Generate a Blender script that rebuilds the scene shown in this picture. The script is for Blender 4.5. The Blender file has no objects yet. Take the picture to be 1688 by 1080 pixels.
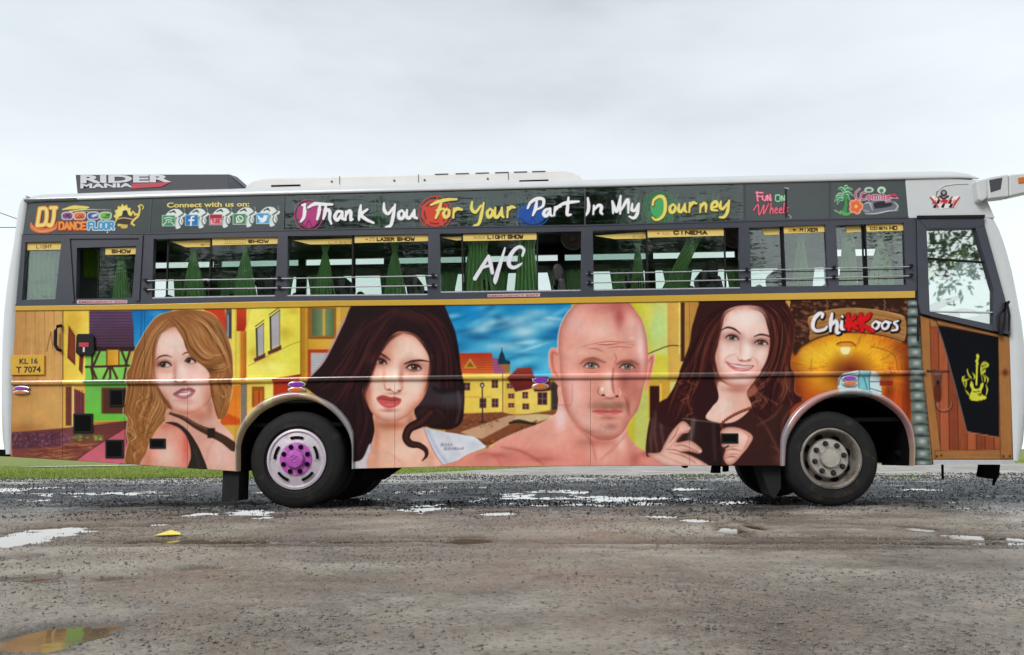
import bpy, bmesh, math, random
import numpy as np
from mathutils import Matrix, Vector
sc = bpy.context.scene
COL = sc.collection
R = math.radians
rng = np.random.default_rng(11); random.seed(4)

# ------------------------------------------------------------------ camera, sky, sun, exposure
FPX, YAW, PITCH, ROLL = 1320.0, 0.0504847, 0.16119789, -0.00666992
D, CH = 8.3317, 0.5066                       # camera: metres in front of the bus side (the plane y = 0), metres above ground
M3 = np.array(Matrix.Rotation(YAW, 3, 'Z') @ Matrix.Rotation(PITCH, 3, 'X') @ Matrix.Rotation(-ROLL, 3, 'Y'))
cam = bpy.data.cameras.new('camera'); cam.sensor_width = 36; cam.lens = 36 * FPX / 1688
cam.clip_start = 0.05; cam.clip_end = 3000
co = bpy.data.objects.new('camera', cam); COL.objects.link(co)
mw = Matrix.Identity(4)
for i in range(3):
    mw[i][0] = M3[i][0]; mw[i][1] = M3[i][2]; mw[i][2] = -M3[i][1]
mw[0][3], mw[1][3], mw[2][3] = 0, -D, CH
co.matrix_world = mw; sc.camera = co

def ray(px, py):
    return M3 @ np.array([(px - 844) / FPX, 1.0, -(py - 540) / FPX])
def P(px, py, Y=0.0):                        # the point of the upright plane y = Y that a measured photo position shows
    d = ray(px, py); k = (Y + D) / d[1]
    return np.array([d[0] * k, Y, CH + d[2] * k])
def G(px, py, z=0.0):                        # the same for the ground
    d = ray(px, py); k = (z - CH) / d[2]
    return np.array([d[0] * k, d[1] * k - D, z])

SUN_EL, SUN_AZ = 40, -32                     # degrees above the horizon; from behind the camera, to its left
wd = bpy.data.worlds.new('World'); sc.world = wd; wd.use_nodes = True
nt = wd.node_tree; N = nt.nodes; L = nt.links; N.clear()
out = N.new('ShaderNodeOutputWorld'); bgn = N.new('ShaderNodeBackground'); bgn.inputs['Strength'].default_value = 0.1
sky = N.new('ShaderNodeTexSky'); sky.sky_type = 'NISHITA'; sky.sun_disc = False
sky.sun_elevation = R(SUN_EL); sky.sun_rotation = R(180 + SUN_AZ); sky.air_density = 1.0; sky.dust_density = 4.0
tc = N.new('ShaderNodeTexCoord'); mp = N.new('ShaderNodeMapping'); mp.inputs['Scale'].default_value = (1.0, 1.0, 3.2)
L.new(tc.outputs['Generated'], mp.inputs['Vector'])
no = N.new('ShaderNodeTexNoise'); no.inputs['Scale'].default_value = 2.1; no.inputs['Detail'].default_value = 5; no.inputs['Roughness'].default_value = .5
L.new(mp.outputs['Vector'], no.inputs['Vector'])
sx = N.new('ShaderNodeSeparateXYZ'); L.new(tc.outputs['Generated'], sx.inputs['Vector'])
el = N.new('ShaderNodeMapRange'); el.inputs['From Min'].default_value = 0.0; el.inputs['From Max'].default_value = 0.95
L.new(sx.outputs['Z'], el.inputs['Value'])
ad = N.new('ShaderNodeMath'); ad.operation = 'MULTIPLY_ADD'; L.new(no.outputs['Fac'], ad.inputs[0]); ad.inputs[1].default_value = .74; L.new(el.outputs['Result'], ad.inputs[2])
cr = N.new('ShaderNodeValToRGB'); e = cr.color_ramp.elements
e[0].position = .36; e[0].color = (.845, .885, .90, 1); e[1].position = 1.0; e[1].color = (.475, .52, .55, 1)
q = cr.color_ramp.elements.new(.60); q.color = (.745, .80, .825, 1)
q = cr.color_ramp.elements.new(.84); q.color = (.61, .665, .695, 1)
L.new(ad.outputs['Value'], cr.inputs['Fac'])
sc_ = N.new('ShaderNodeVectorMath'); sc_.operation = 'SCALE'; sc_.inputs['Scale'].default_value = 8.6; L.new(cr.outputs['Color'], sc_.inputs[0])
mx = N.new('ShaderNodeMix'); mx.data_type = 'RGBA'; mx.inputs['Factor'].default_value = .94
L.new(sky.outputs['Color'], mx.inputs['A']); L.new(sc_.outputs['Vector'], mx.inputs['B'])
L.new(mx.outputs['Result'], bgn.inputs['Color']); L.new(bgn.outputs['Background'], out.inputs['Surface'])
sl = bpy.data.lights.new('sun', 'SUN'); sl.energy = 1.5; sl.angle = R(25); sl.color = (1, .97, .93)
so = bpy.data.objects.new('sun', sl); COL.objects.link(so)
so.rotation_euler = (R(90 - SUN_EL), 0, R(SUN_AZ)); so.location = (-6, -12, 14)
vs = sc.view_settings; vs.view_transform = 'Standard'; vs.look = 'None'; vs.exposure = 0.60; vs.gamma = 1.0; vs.use_curve_mapping = False
sc.cycles.max_bounces = 8; sc.cycles.transparent_max_bounces = 24; sc.cycles.glossy_bounces = 4; sc.cycles.diffuse_bounces = 3
sc.cycles.sample_clamp_indirect = 6.0; sc.cycles.caustics_reflective = False; sc.cycles.caustics_refractive = False

# ------------------------------------------------------------------ helpers
def lin(c):
    c = np.asarray(c, float) / 255.0
    return np.where(c <= .04045, c / 12.92, ((c + .055) / 1.055) ** 2.4)
MATS = {}
def mat(name, col, rough=.5, metal=0.0, spec=.5, var=.0, scale=8.0, bump=.0, coat=.0, stretch=None, bscale=None, dirt=None):
    if name in MATS: return MATS[name]
    m = bpy.data.materials.new(name); m.use_nodes = True; MATS[name] = m
    n, l = m.node_tree.nodes, m.node_tree.links; b = n['Principled BSDF']
    b.inputs['Roughness'].default_value = rough; b.inputs['Metallic'].default_value = metal
    b.inputs['Specular IOR Level'].default_value = spec; b.inputs['Coat Weight'].default_value = coat; b.inputs['Coat Roughness'].default_value = .08
    b.inputs['Base Color'].default_value = (*col, 1)
    if var or bump or dirt:
        t = n.new('ShaderNodeTexCoord'); mp = n.new('ShaderNodeMapping'); l.new(t.outputs['Object'], mp.inputs['Vector'])
        if stretch: mp.inputs['Scale'].default_value = stretch
        a = n.new('ShaderNodeTexNoise'); a.inputs['Scale'].default_value = scale; a.inputs['Detail'].default_value = 6; a.inputs['Roughness'].default_value = .65
        l.new(mp.outputs['Vector'], a.inputs['Vector'])
        if var:
            r = n.new('ShaderNodeMapRange'); r.inputs['From Min'].default_value = .25; r.inputs['From Max'].default_value = .75; r.inputs['To Min'].default_value = 1 - var; r.inputs['To Max'].default_value = 1 + var
            l.new(a.outputs['Fac'], r.inputs['Value'])
            s = n.new('ShaderNodeVectorMath'); s.operation = 'SCALE'; s.inputs[0].default_value = col; l.new(r.outputs['Result'], s.inputs['Scale']); l.new(s.outputs['Vector'], b.inputs['Base Color'])
            r2 = n.new('ShaderNodeMapRange'); r2.inputs['To Min'].default_value = max(.02, rough - var * .4); r2.inputs['To Max'].default_value = min(1, rough + var * .4)
            l.new(a.outputs['Fac'], r2.inputs['Value']); l.new(r2.outputs['Result'], b.inputs['Roughness'])
        if dirt:                                # splashed mud: colour, size, where it starts and ends
            dn = n.new('ShaderNodeTexNoise'); dn.inputs['Scale'].default_value = dirt[1]; dn.inputs['Detail'].default_value = 7; dn.inputs['Roughness'].default_value = .7; l.new(t.outputs['Object'], dn.inputs['Vector'])
            dr = n.new('ShaderNodeMapRange'); dr.inputs['From Min'].default_value = dirt[2]; dr.inputs['From Max'].default_value = dirt[3]; dr.inputs['To Max'].default_value = .8; l.new(dn.outputs['Fac'], dr.inputs['Value'])
            dm = n.new('ShaderNodeMix'); dm.data_type = 'RGBA'; l.new(dr.outputs['Result'], dm.inputs['Factor']); dm.inputs['B'].default_value = (*dirt[0], 1)
            if b.inputs['Base Color'].links: l.new(b.inputs['Base Color'].links[0].from_socket, dm.inputs['A'])
            else: dm.inputs['A'].default_value = (*col, 1)
            l.new(dm.outputs['Result'], b.inputs['Base Color'])
        if bump:
            bn = a
            if bscale:
                bn = n.new('ShaderNodeTexNoise'); bn.inputs['Scale'].default_value = bscale; bn.inputs['Detail'].default_value = 4; l.new(mp.outputs['Vector'], bn.inputs['Vector'])
            bp = n.new('ShaderNodeBump'); bp.inputs['Strength'].default_value = bump; bp.inputs['Distance'].default_value = .01
            l.new(bn.outputs['Fac'], bp.inputs['Height']); l.new(bp.outputs['Normal'], b.inputs['Normal'])
    return m
def mat_print(name, rough, spec, coat, alpha=False):
    m = bpy.data.materials.new(name); m.use_nodes = True
    n, l = m.node_tree.nodes, m.node_tree.links; b = n['Principled BSDF']
    a = n.new('ShaderNodeAttribute'); a.attribute_name = 'print'
    l.new(a.outputs['Color'], b.inputs['Base Color'])
    if alpha: l.new(a.outputs['Alpha'], b.inputs['Alpha'])
    b.inputs['Roughness'].default_value = rough; b.inputs['Specular IOR Level'].default_value = spec; b.inputs['Coat Weight'].default_value = coat; b.inputs['Coat Roughness'].default_value = .12
    t = n.new('ShaderNodeTexCoord'); q = n.new('ShaderNodeTexNoise'); q.inputs['Scale'].default_value = 2.2; q.inputs['Detail'].default_value = 2; l.new(t.outputs['Object'], q.inputs['Vector'])
    bp = n.new('ShaderNodeBump'); bp.inputs['Strength'].default_value = .12; bp.inputs['Distance'].default_value = .02; l.new(q.outputs['Fac'], bp.inputs['Height'])
    l.new(bp.outputs['Normal'], b.inputs['Normal']); l.new(bp.outputs['Normal'], b.inputs['Coat Normal'])
    return m
def mat_glass(name, tint, refl, rough=.02, bump=.14):
    m = bpy.data.materials.new(name); m.use_nodes = True; MATS[name] = m
    n, l = m.node_tree.nodes, m.node_tree.links; n.clear()
    o = n.new('ShaderNodeOutputMaterial'); t = n.new('ShaderNodeBsdfTransparent'); t.inputs['Color'].default_value = (*tint, 1)
    g = n.new('ShaderNodeBsdfGlossy'); g.inputs['Roughness'].default_value = rough; g.inputs['Color'].default_value = (.95, 1, .98, 1)
    f = n.new('ShaderNodeFresnel'); f.inputs['IOR'].default_value = 1.5
    a = n.new('ShaderNodeMath'); a.operation = 'MULTIPLY_ADD'; a.inputs[1].default_value = 1.0; a.inputs[2].default_value = refl; a.use_clamp = True
    q = n.new('ShaderNodeTexNoise'); q.inputs['Scale'].default_value = 1.6; q.inputs['Detail'].default_value = 3; tcx = n.new('ShaderNodeTexCoord'); mq = n.new('ShaderNodeMapping'); mq.inputs['Scale'].default_value = (.7, 1, 4.5); l.new(tcx.outputs['Object'], mq.inputs['Vector']); l.new(mq.outputs['Vector'], q.inputs['Vector'])
    bp = n.new('ShaderNodeBump'); bp.inputs['Strength'].default_value = bump; bp.inputs['Distance'].default_value = .02; l.new(q.outputs['Fac'], bp.inputs['Height']); l.new(bp.outputs['Normal'], g.inputs['Normal'])
    x = n.new('ShaderNodeMixShader'); l.new(f.outputs['Fac'], a.inputs[0]); l.new(a.outputs['Value'], x.inputs['Fac'])
    l.new(t.outputs['BSDF'], x.inputs[1]); l.new(g.outputs['BSDF'], x.inputs[2]); l.new(x.outputs['Shader'], o.inputs['Surface'])
    return m
def link(name, me, m, parent=None, smooth=False):
    o = bpy.data.objects.new(name, me); COL.objects.link(o)
    if m is not None: me.materials.append(m)
    if smooth: me.polygons.foreach_set('use_smooth', [True] * len(me.polygons))
    if parent is not None: put(o, parent)
    return o
ORG = {}
def put(o, parent):
    o.parent = parent; o.matrix_parent_inverse = Matrix.Translation(-Vector(ORG.get(parent.name, (0, 0, 0))))
    ORG.setdefault(o.name, (0, 0, 0))
def mesh(name, v, f, m, parent=None, smooth=False):
    me = bpy.data.meshes.new(name); me.from_pydata([tuple(map(float, p)) for p in v], [], [tuple(map(int, q)) for q in f]); me.update()
    return link(name, me, m, parent, smooth)
def empty(name, loc, label=None, cat=None, group=None):
    o = bpy.data.objects.new(name, None); COL.objects.link(o); o.location = loc; o.empty_display_size = .2
    ORG[o.name] = tuple(loc)
    if label: tag(o, label, cat, group)
    return o
def tag(o, label=None, cat=None, group=None, kind=None):
    for k, v in (('label', label), ('category', cat), ('group', group), ('kind', kind)):
        if v: o[k] = v
    return o
class MB:                                      # collects shapes for one mesh object
    def __init__(s): s.v, s.f = [], []
    def add(s, v, f):
        n = len(s.v); s.v += [tuple(map(float, p)) for p in v]; s.f += [tuple(int(i) + n for i in q) for q in f]; return s
    def box(s, a, b):
        (x0, y0, z0), (x1, y1, z1) = a, b
        return s.add([(x0, y0, z0), (x1, y0, z0), (x1, y1, z0), (x0, y1, z0), (x0, y0, z1), (x1, y0, z1), (x1, y1, z1), (x0, y1, z1)],
                     [(3, 2, 1, 0), (4, 5, 6, 7), (0, 1, 5, 4), (1, 2, 6, 5), (2, 3, 7, 6), (3, 0, 4, 7)])
    def prism(s, pts, y0, y1):                 # polygon in the xz plane, extruded in y
        n = len(pts); v = [(p[0], y0, p[-1]) for p in pts] + [(p[0], y1, p[-1]) for p in pts]
        return s.add(v, [tuple(range(n)), tuple(range(2 * n - 1, n - 1, -1))] + [(i, i + n, (i + 1) % n + n, (i + 1) % n) for i in range(n)])
    def tube(s, pts, r, n=8, cap=True):
        pts = [np.array(p, float) for p in pts]; rs = np.interp(np.linspace(0, 1, len(pts)), np.linspace(0, 1, np.size(r)), np.atleast_1d(r))
        v, f = [], []
        for i, p in enumerate(pts):
            t = pts[min(i + 1, len(pts) - 1)] - pts[max(i - 1, 0)]; t = t / max(np.linalg.norm(t), 1e-9)
            a = np.array((0, 0, 1.)) if abs(t[2]) < .9 else np.array((1., 0, 0)); u = np.cross(t, a); u /= np.linalg.norm(u); w = np.cross(t, u)
            for k in range(n): v.append(p + rs[i] * (u * math.cos(2 * math.pi * k / n) + w * math.sin(2 * math.pi * k / n)))
        for i in range(len(pts) - 1):
            for k in range(n): f.append((i * n + k, i * n + (k + 1) % n, (i + 1) * n + (k + 1) % n, (i + 1) * n + k))
        if cap: f += [tuple(range(n - 1, -1, -1)), tuple((len(pts) - 1) * n + k for k in range(n))]
        return s.add(v, f)
    def lathe(s, prof, c, n=48, cap=True):     # profile (radius, y) turned round a horizontal axis along y
        v, f = [], []
        for r, y in prof:
            for k in range(n): a = 2 * math.pi * k / n; v.append((c[0] + r * math.cos(a), c[1] + y, c[2] + r * math.sin(a)))
        for i in range(len(prof) - 1):
            for k in range(n): f.append((i * n + k, i * n + (k + 1) % n, (i + 1) * n + (k + 1) % n, (i + 1) * n + k))
        if cap: f += [tuple(range(n)), tuple((len(prof) - 1) * n + k for k in range(n - 1, -1, -1))]
        return s.add(v, f)
    def build(s, name, m, parent=None, smooth=False, bevel=0, seg=2):
        o = mesh(name, s.v, s.f, m, parent)
        bm = bmesh.new(); bm.from_mesh(o.data)
        bmesh.ops.recalc_face_normals(bm, faces=bm.faces[:])
        if bevel:
            es = [e_ for e_ in bm.edges if len(e_.link_faces) == 2 and e_.calc_face_angle(0) > .6]
            bmesh.ops.bevel(bm, geom=es, offset=bevel, segments=seg, affect='EDGES', profile=.5, clamp_overlap=True)
        bm.to_mesh(o.data); bm.free()
        if smooth:
            o.data.polygons.foreach_set('use_smooth', [True] * len(o.data.polygons))
            try: o.data.set_sharp_from_angle(angle=R(38))
            except Exception: pass
        return o
def slab(name, px, y0, y1, m, parent, bevel=0):
    return MB().prism([P(*p) for p in px], y0, y1).build(name, m, parent, bevel=bevel)
def curve(tab):
    a = np.array(tab, float); return lambda x: np.interp(x, a[:, 0], a[:, 1])
def text(name, s, size, m, parent, quad=None, offset=0.0, shear=0.0, depth=.002, Y=-.004):
    # block lettering: text laid into the four-cornered field quad (TL, TR, BR, BL in photo positions) on the plane y = Y
    cu = bpy.data.curves.new(name, 'FONT'); cu.body = s; cu.size = 1; cu.offset = offset; cu.shear = shear; cu.resolution_u = 3
    o = bpy.data.objects.new(name, cu); COL.objects.link(o)
    me = bpy.data.meshes.new_from_object(o.evaluated_get(bpy.context.evaluated_depsgraph_get()))
    bpy.data.objects.remove(o)
    n = len(me.vertices); c = np.empty(n * 3); me.vertices.foreach_get('co', c); c = c.reshape(-1, 3)
    lo, hi = c.min(0), c.max(0); u = (c[:, 0] - lo[0]) / (hi[0] - lo[0]); v = (c[:, 1] - lo[1]) / (hi[1] - lo[1])
    q = [P(*k, Y) for k in quad]; 
    w = (q[3][None] * ((1 - u) * (1 - v))[:, None] + q[2][None] * (u * (1 - v))[:, None] + q[1][None] * (u * v)[:, None] + q[0][None] * ((1 - u) * v)[:, None])
    me.vertices.foreach_set('co', w.ravel()); me.update()
    return link(name, me, m, parent)
def vnoise(x, y, seed=0):
    xi, yi = np.floor(x).astype(np.int64), np.floor(y).astype(np.int64); fx, fy = x - xi, y - yi
    fx, fy = fx * fx * (3 - 2 * fx), fy * fy * (3 - 2 * fy)
    def h(a, b):
        k = (a * 374761393 + b * 668265263 + seed * 974711) & 0xffffffff
        k = ((k ^ (k >> 13)) * 1274126177) & 0xffffffff; return ((k ^ (k >> 16)) & 0xffff) / 65535.0
    return (h(xi, yi) * (1 - fx) + h(xi + 1, yi) * fx) * (1 - fy) + (h(xi, yi + 1) * (1 - fx) + h(xi + 1, yi + 1) * fx) * fy
def fbm(x, y, o=4, seed=0):
    r = 0; a = .5
    for i in range(o): r = r + a * (vnoise(x * 2 ** i, y * 2 ** i, seed + i * 7) - .5); a *= .5
    return r
# ------------------------------------------------------------------ airbrush: flat print for the bus panels
def crom(pts, closed, n=10):
    p = np.asarray(pts, float)
    if len(p) < 3: 
        t = np.linspace(0, 1, n + 1)[:, None]
        return p[0] * (1 - t) + p[1] * t
    if closed: q = np.concatenate([p[-1:], p, p[:2]])
    else: q = np.concatenate([2 * p[:1] - p[1:2], p, 2 * p[-1:] - p[-2:-1]])
    t = (np.arange(n) / n)[None, :, None]
    a, b, c, d = q[:-3, None], q[1:-2, None], q[2:-1, None], q[3:, None]
    r = 0.5 * (2 * b + (c - a) * t + (2 * a - 5 * b + 4 * c - d) * t ** 2 + (3 * b - a - 3 * c + d) * t ** 3)
    r = r.reshape(-1, 2)
    return r if closed else np.concatenate([r, p[-1:]])

def gblur(m, s):
    if s < 0.3: return m
    r = int(s * 2.6) + 1
    k = np.exp(-0.5 * (np.arange(-r, r + 1) / s) ** 2); k /= k.sum()
    for ax in (0, 1):
        pad = [(0, 0), (0, 0)]; pad[ax] = (r, r)
        q = np.pad(m, pad, mode='edge'); o = np.zeros_like(m)
        for i, w in enumerate(k):
            o += w * (q[i:i + m.shape[0]] if ax == 0 else q[:, i:i + m.shape[1]])
        m = o
    return m

class Canvas:
    def __init__(s, x0, y0, x1, y1, S=1.0, bg=(128, 128, 128), alpha=False):
        s.x0, s.y0, s.S = x0, y0, S
        s.W, s.H = int((x1 - x0) * S), int((y1 - y0) * S)
        s.a = np.empty((s.H, s.W, 3), np.float32); s.a[:] = bg
        s.al = np.zeros((s.H, s.W), np.float32) if alpha else None
        s.frame = (0.0, 0.0, 1.0); s.clip = None
        s.rng = np.random.default_rng(5)
    def at(s, x0, y0, k): s.frame = (x0, y0, k)                  # coordinates of a detail: origin and magnification
    def T(s, pts):
        p = np.asarray(pts, float); f = s.frame
        return np.stack([(f[0] + p[:, 0] / f[2] - s.x0) * s.S, (f[1] + p[:, 1] / f[2] - s.y0) * s.S], 1)
    def k(s): return s.S / s.frame[2]
    def _box(s, x0, y0, x1, y1):
        x0, y0 = max(0, int(np.floor(x0))), max(0, int(np.floor(y0)))
        x1, y1 = min(s.W, int(np.ceil(x1)) + 1), min(s.H, int(np.ceil(y1)) + 1)
        return (x0, y0, x1, y1) if x1 > x0 and y1 > y0 else None
    def put(s, box, m, col, alpha=1.0):
        x0, y0, x1, y1 = box
        m = np.clip(m, 0, 1) * alpha
        if s.clip is not None: m = m * s.clip[y0:y1, x0:x1]
        sub = s.a[y0:y1, x0:x1]
        if callable(col):
            yy, xx = np.mgrid[y0:y1, x0:x1]; f = s.frame
            c = col((xx / s.S + s.x0 - f[0]) * f[2], (yy / s.S + s.y0 - f[1]) * f[2])
        else: c = np.asarray(col, np.float32)
        if s.al is not None:
            al = s.al[y0:y1, x0:x1]; na = m + al * (1 - m)
            sub[:] = np.where(na[..., None] > 1e-4, (c * m[..., None] + sub * (al * (1 - m))[..., None]) / np.maximum(na, 1e-4)[..., None], sub)
            s.al[y0:y1, x0:x1] = na
        else: sub[:] = sub * (1 - m[..., None]) + c * m[..., None]
    def mask(s, pts, soft=0.0, smooth=True):
        p = s.T(pts)
        if smooth: p = crom(p, True)
        b = soft * s.k(); pad = b * 3 + 2
        box = s._box(p[:, 0].min() - pad, p[:, 1].min() - pad, p[:, 0].max() + pad, p[:, 1].max() + pad)
        if box is None: return None, None
        x0, y0, x1, y1 = box; w, h = x1 - x0, y1 - y0
        q = np.roll(p, -1, 0); cov = np.zeros((h, w + 2)); ss = 3
        for r in range(h * ss):
            y = y0 + (r + .5) / ss - .5
            hit = (p[:, 1] <= y) != (q[:, 1] <= y)
            if not hit.any(): continue
            A, B = p[hit], q[hit]
            xs = np.sort(A[:, 0] + (y - A[:, 1]) / (B[:, 1] - A[:, 1]) * (B[:, 0] - A[:, 0])) - x0 + .5
            xs = np.clip(xs, 0, w)
            row = cov[r // ss]
            for sgn, xv in ((1, xs[0::2]), (-1, xs[1::2])):
                i = xv.astype(int); f = xv - i
                np.add.at(row, i, sgn * (1 - f)); np.add.at(row, i + 1, sgn * f)
        m = (np.cumsum(cov, 1)[:, :w] / ss).astype(np.float32)
        return box, gblur(m, b)
    def poly(s, pts, col, soft=0.0, alpha=1.0, smooth=True):
        box, m = s.mask(pts, soft, smooth)
        if box is not None: s.put(box, m, col, alpha)
    def rect(s, x0, y0, x1, y1, col, soft=0.0, alpha=1.0): s.poly([(x0, y0), (x1, y0), (x1, y1), (x0, y1)], col, soft, alpha, False)
    def full(s, pts, soft=0.0, smooth=True):
        o = np.zeros((s.H, s.W), np.float32); box, m = s.mask(pts, soft, smooth)
        if box is not None: o[box[1]:box[3], box[0]:box[2]] = m
        return o
    def stroke(s, pts, w, col, soft=0.0, alpha=1.0, smooth=True):
        p = s.T(pts); kk = s.k()
        if smooth and len(p) > 2: p = crom(p, False, 6)
        w = np.interp(np.linspace(0, 1, len(p)), np.linspace(0, 1, np.size(w)), np.atleast_1d(w)) * kk * .5
        b = max(soft * kk, 0.45); pad = w.max() + b * 2.5 + 1
        box = s._box(p[:, 0].min() - pad, p[:, 1].min() - pad, p[:, 0].max() + pad, p[:, 1].max() + pad)
        if box is None: return
        x0, y0, x1, y1 = box; m = np.zeros((y1 - y0, x1 - x0), np.float32)
        for i in range(len(p) - 1):
            a, c = p[i], p[i + 1]; r = max(w[i], w[i + 1]) + b * 2.5 + 1
            bb = s._box(min(a[0], c[0]) - r, min(a[1], c[1]) - r, max(a[0], c[0]) + r, max(a[1], c[1]) + r)
            if bb is None: continue
            yy, xx = np.mgrid[bb[1]:bb[3], bb[0]:bb[2]]
            d = c - a; L = max(d @ d, 1e-9)
            t = np.clip(((xx - a[0]) * d[0] + (yy - a[1]) * d[1]) / L, 0, 1)
            dist = np.hypot(xx - a[0] - t * d[0], yy - a[1] - t * d[1]); rad = w[i] + t * (w[i + 1] - w[i])
            if soft * kk > .9: v = 1 / (1 + np.exp(np.clip((dist - rad) / b * 1.7, -30, 30)))
            else: v = np.clip((rad - dist) + .5, 0, 1) if rad.max() > .5 else np.clip(1 - dist, 0, 1) * np.clip(rad * 2, 0, 1)
            tgt = m[bb[1] - y0:bb[3] - y0, bb[0] - x0:bb[2] - x0]; np.maximum(tgt, v, out=tgt)
        s.put(box, m, col, alpha)
    def blob(s, cx, cy, rx, ry, col, alpha=1.0, rot=0.0):
        c = s.T([(cx, cy)])[0]; rx *= s.k(); ry *= s.k(); R = max(rx, ry) * 2.4
        box = s._box(c[0] - R, c[1] - R, c[0] + R, c[1] + R)
        if box is None: return
        yy, xx = np.mgrid[box[1]:box[3], box[0]:box[2]]; ca, sa = np.cos(rot), np.sin(rot)
        u = ((xx - c[0]) * ca + (yy - c[1]) * sa) / rx; v = (-(xx - c[0]) * sa + (yy - c[1]) * ca) / ry
        s.put(box, np.exp(-(u * u + v * v) * 1.2), col, alpha)
    def inner(s, pts, col, soft, alpha=1.0, smooth=True):       # airbrushed turning of a form towards its outline
        m = s.full(pts, 0, smooth); e = np.clip(m * gblur(1 - m, soft * s.k()) * 1.9, 0, 1)
        s.put((0, 0, s.W, s.H), e, col, alpha)
    def disc(s, cx, cy, rx, ry, col, soft=0.0, alpha=1.0):
        t = np.linspace(0, 2 * np.pi, 24, endpoint=False)
        s.poly(np.stack([cx + rx * np.cos(t), cy + ry * np.sin(t)], 1), col, soft, alpha)
    def hair(s, guides, n, cols, w=(1, 4), alpha=.5, jit=6, soft=0):
        g = [crom(np.asarray(q, float), False, 8) for q in guides]
        N = 24; g = np.stack([np.stack([np.interp(np.linspace(0, 1, N), np.linspace(0, 1, len(q)), q[:, j]) for j in (0, 1)], 1) for q in g])
        for _ in range(n):
            t = s.rng.random() * (len(g) - 1); i = min(int(t), len(g) - 2); f = t - i
            q = g[i] * (1 - f) + g[i + 1] * f
            a0 = int(s.rng.integers(0, N // 2)); a1 = int(s.rng.integers(a0 + 6, N + 1)); q = q[a0:a1].copy()
            q += s.rng.normal(0, jit, 2); q[:, 0] += jit * .6 * np.sin(np.linspace(0, s.rng.random() * 6, len(q)) + s.rng.random() * 6)
            ww = s.rng.uniform(*w)
            s.stroke(q, [ww * .2, ww, ww, ww * .2], cols[int(s.rng.integers(len(cols)))], soft=soft, alpha=alpha * s.rng.uniform(.4, 1), smooth=False)
def vgrad(y0, c0, y1, c1):
    c0, c1 = np.array(c0, float), np.array(c1, float)
    def f(x, y):
        t = np.clip((y - y0) / (y1 - y0), 0, 1)[..., None]
        return c0 * (1 - t) + c1 * t
    return f
def hgrad(x0, c0, x1, c1):
    g = vgrad(x0, c0, x1, c1)
    return lambda x, y: g(y, x)

def eye(c, x, y, w, h, iris, look=0.0, tilt=0.0, lash=(38, 20, 18), skin=(214, 160, 148), iw=.4):
    # almond eye: socket tint, white, iris, pupil, lids
    def r(px, py):
        ca, sa = np.cos(tilt), np.sin(tilt); return (x + px * ca - py * sa, y + px * sa + py * ca)
    h = h * .86
    c.blob(x, y - h * .1, w * .8, h * 1.25, skin, .6)
    al = [r(-w / 2, h * .2), r(-w * .25, -h * .34), r(w * .08, -h * .44), r(w * .34, -h * .18), r(w / 2, h * .22), r(w * .2, h * .42), r(-w * .2, h * .42)]
    c.poly(al, (222, 204, 196), soft=1.5)
    old = c.clip; m = c.full(al, 1); c.clip = m if old is None else old * m
    ix, iy = r(look * w, -h * .04); R_ = w * iw * .56
    c.disc(ix, iy, R_, R_, tuple(v * .45 for v in iris), 1.5); c.disc(ix, iy + R_ * .12, R_ * .78, R_ * .74, iris, 2); c.disc(ix, iy, R_ * .42, R_ * .42, (14, 10, 10), 1)
    c.stroke([al[0], al[1], al[2], al[3], al[4]], h * .42, (120, 84, 76), 5, .6)
    c.clip = old
    c.disc(ix - w * .06, iy - h * .12, w * .04, w * .04, (246, 246, 246), .8, .85)
    c.stroke([al[0], al[1], al[2], al[3], al[4]], [h * .16, h * .3, h * .34, h * .3, h * .18], lash, 1.2, .92)
    c.stroke([al[0], al[6], al[5], al[4]], [h * .08, h * .14, h * .14, h * .1], lash, 2.2, .4)
    c.stroke([r(-w * .46, -h * .2), r(-w * .1, -h * .78), r(w * .3, -h * .6), r(w * .5, -h * .1)], [h * .08, h * .16, h * .16, h * .06], tuple(v * .62 for v in skin), 2.5, .6)

def lips(c, pts_up, pts_lo, mid, col, dark, hi, open_=None):
    c.poly(pts_up + pts_lo, col, 2)
    c.poly(pts_up + mid[::-1], dark, 2.5, .35)
    if open_: c.poly(open_, (240, 226, 224), 1.5)
    c.stroke(mid, [2, 4, 4, 2], dark, 1, .9)
    xs = [p[0] for p in pts_lo]; ys = [p[1] for p in pts_lo]
    c.blob(sum(xs) / len(xs), max(ys) - (max(ys) - mid[len(mid) // 2][1]) * .45, (max(xs) - min(xs)) * .22 + 6, 6, hi, .7)

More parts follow.
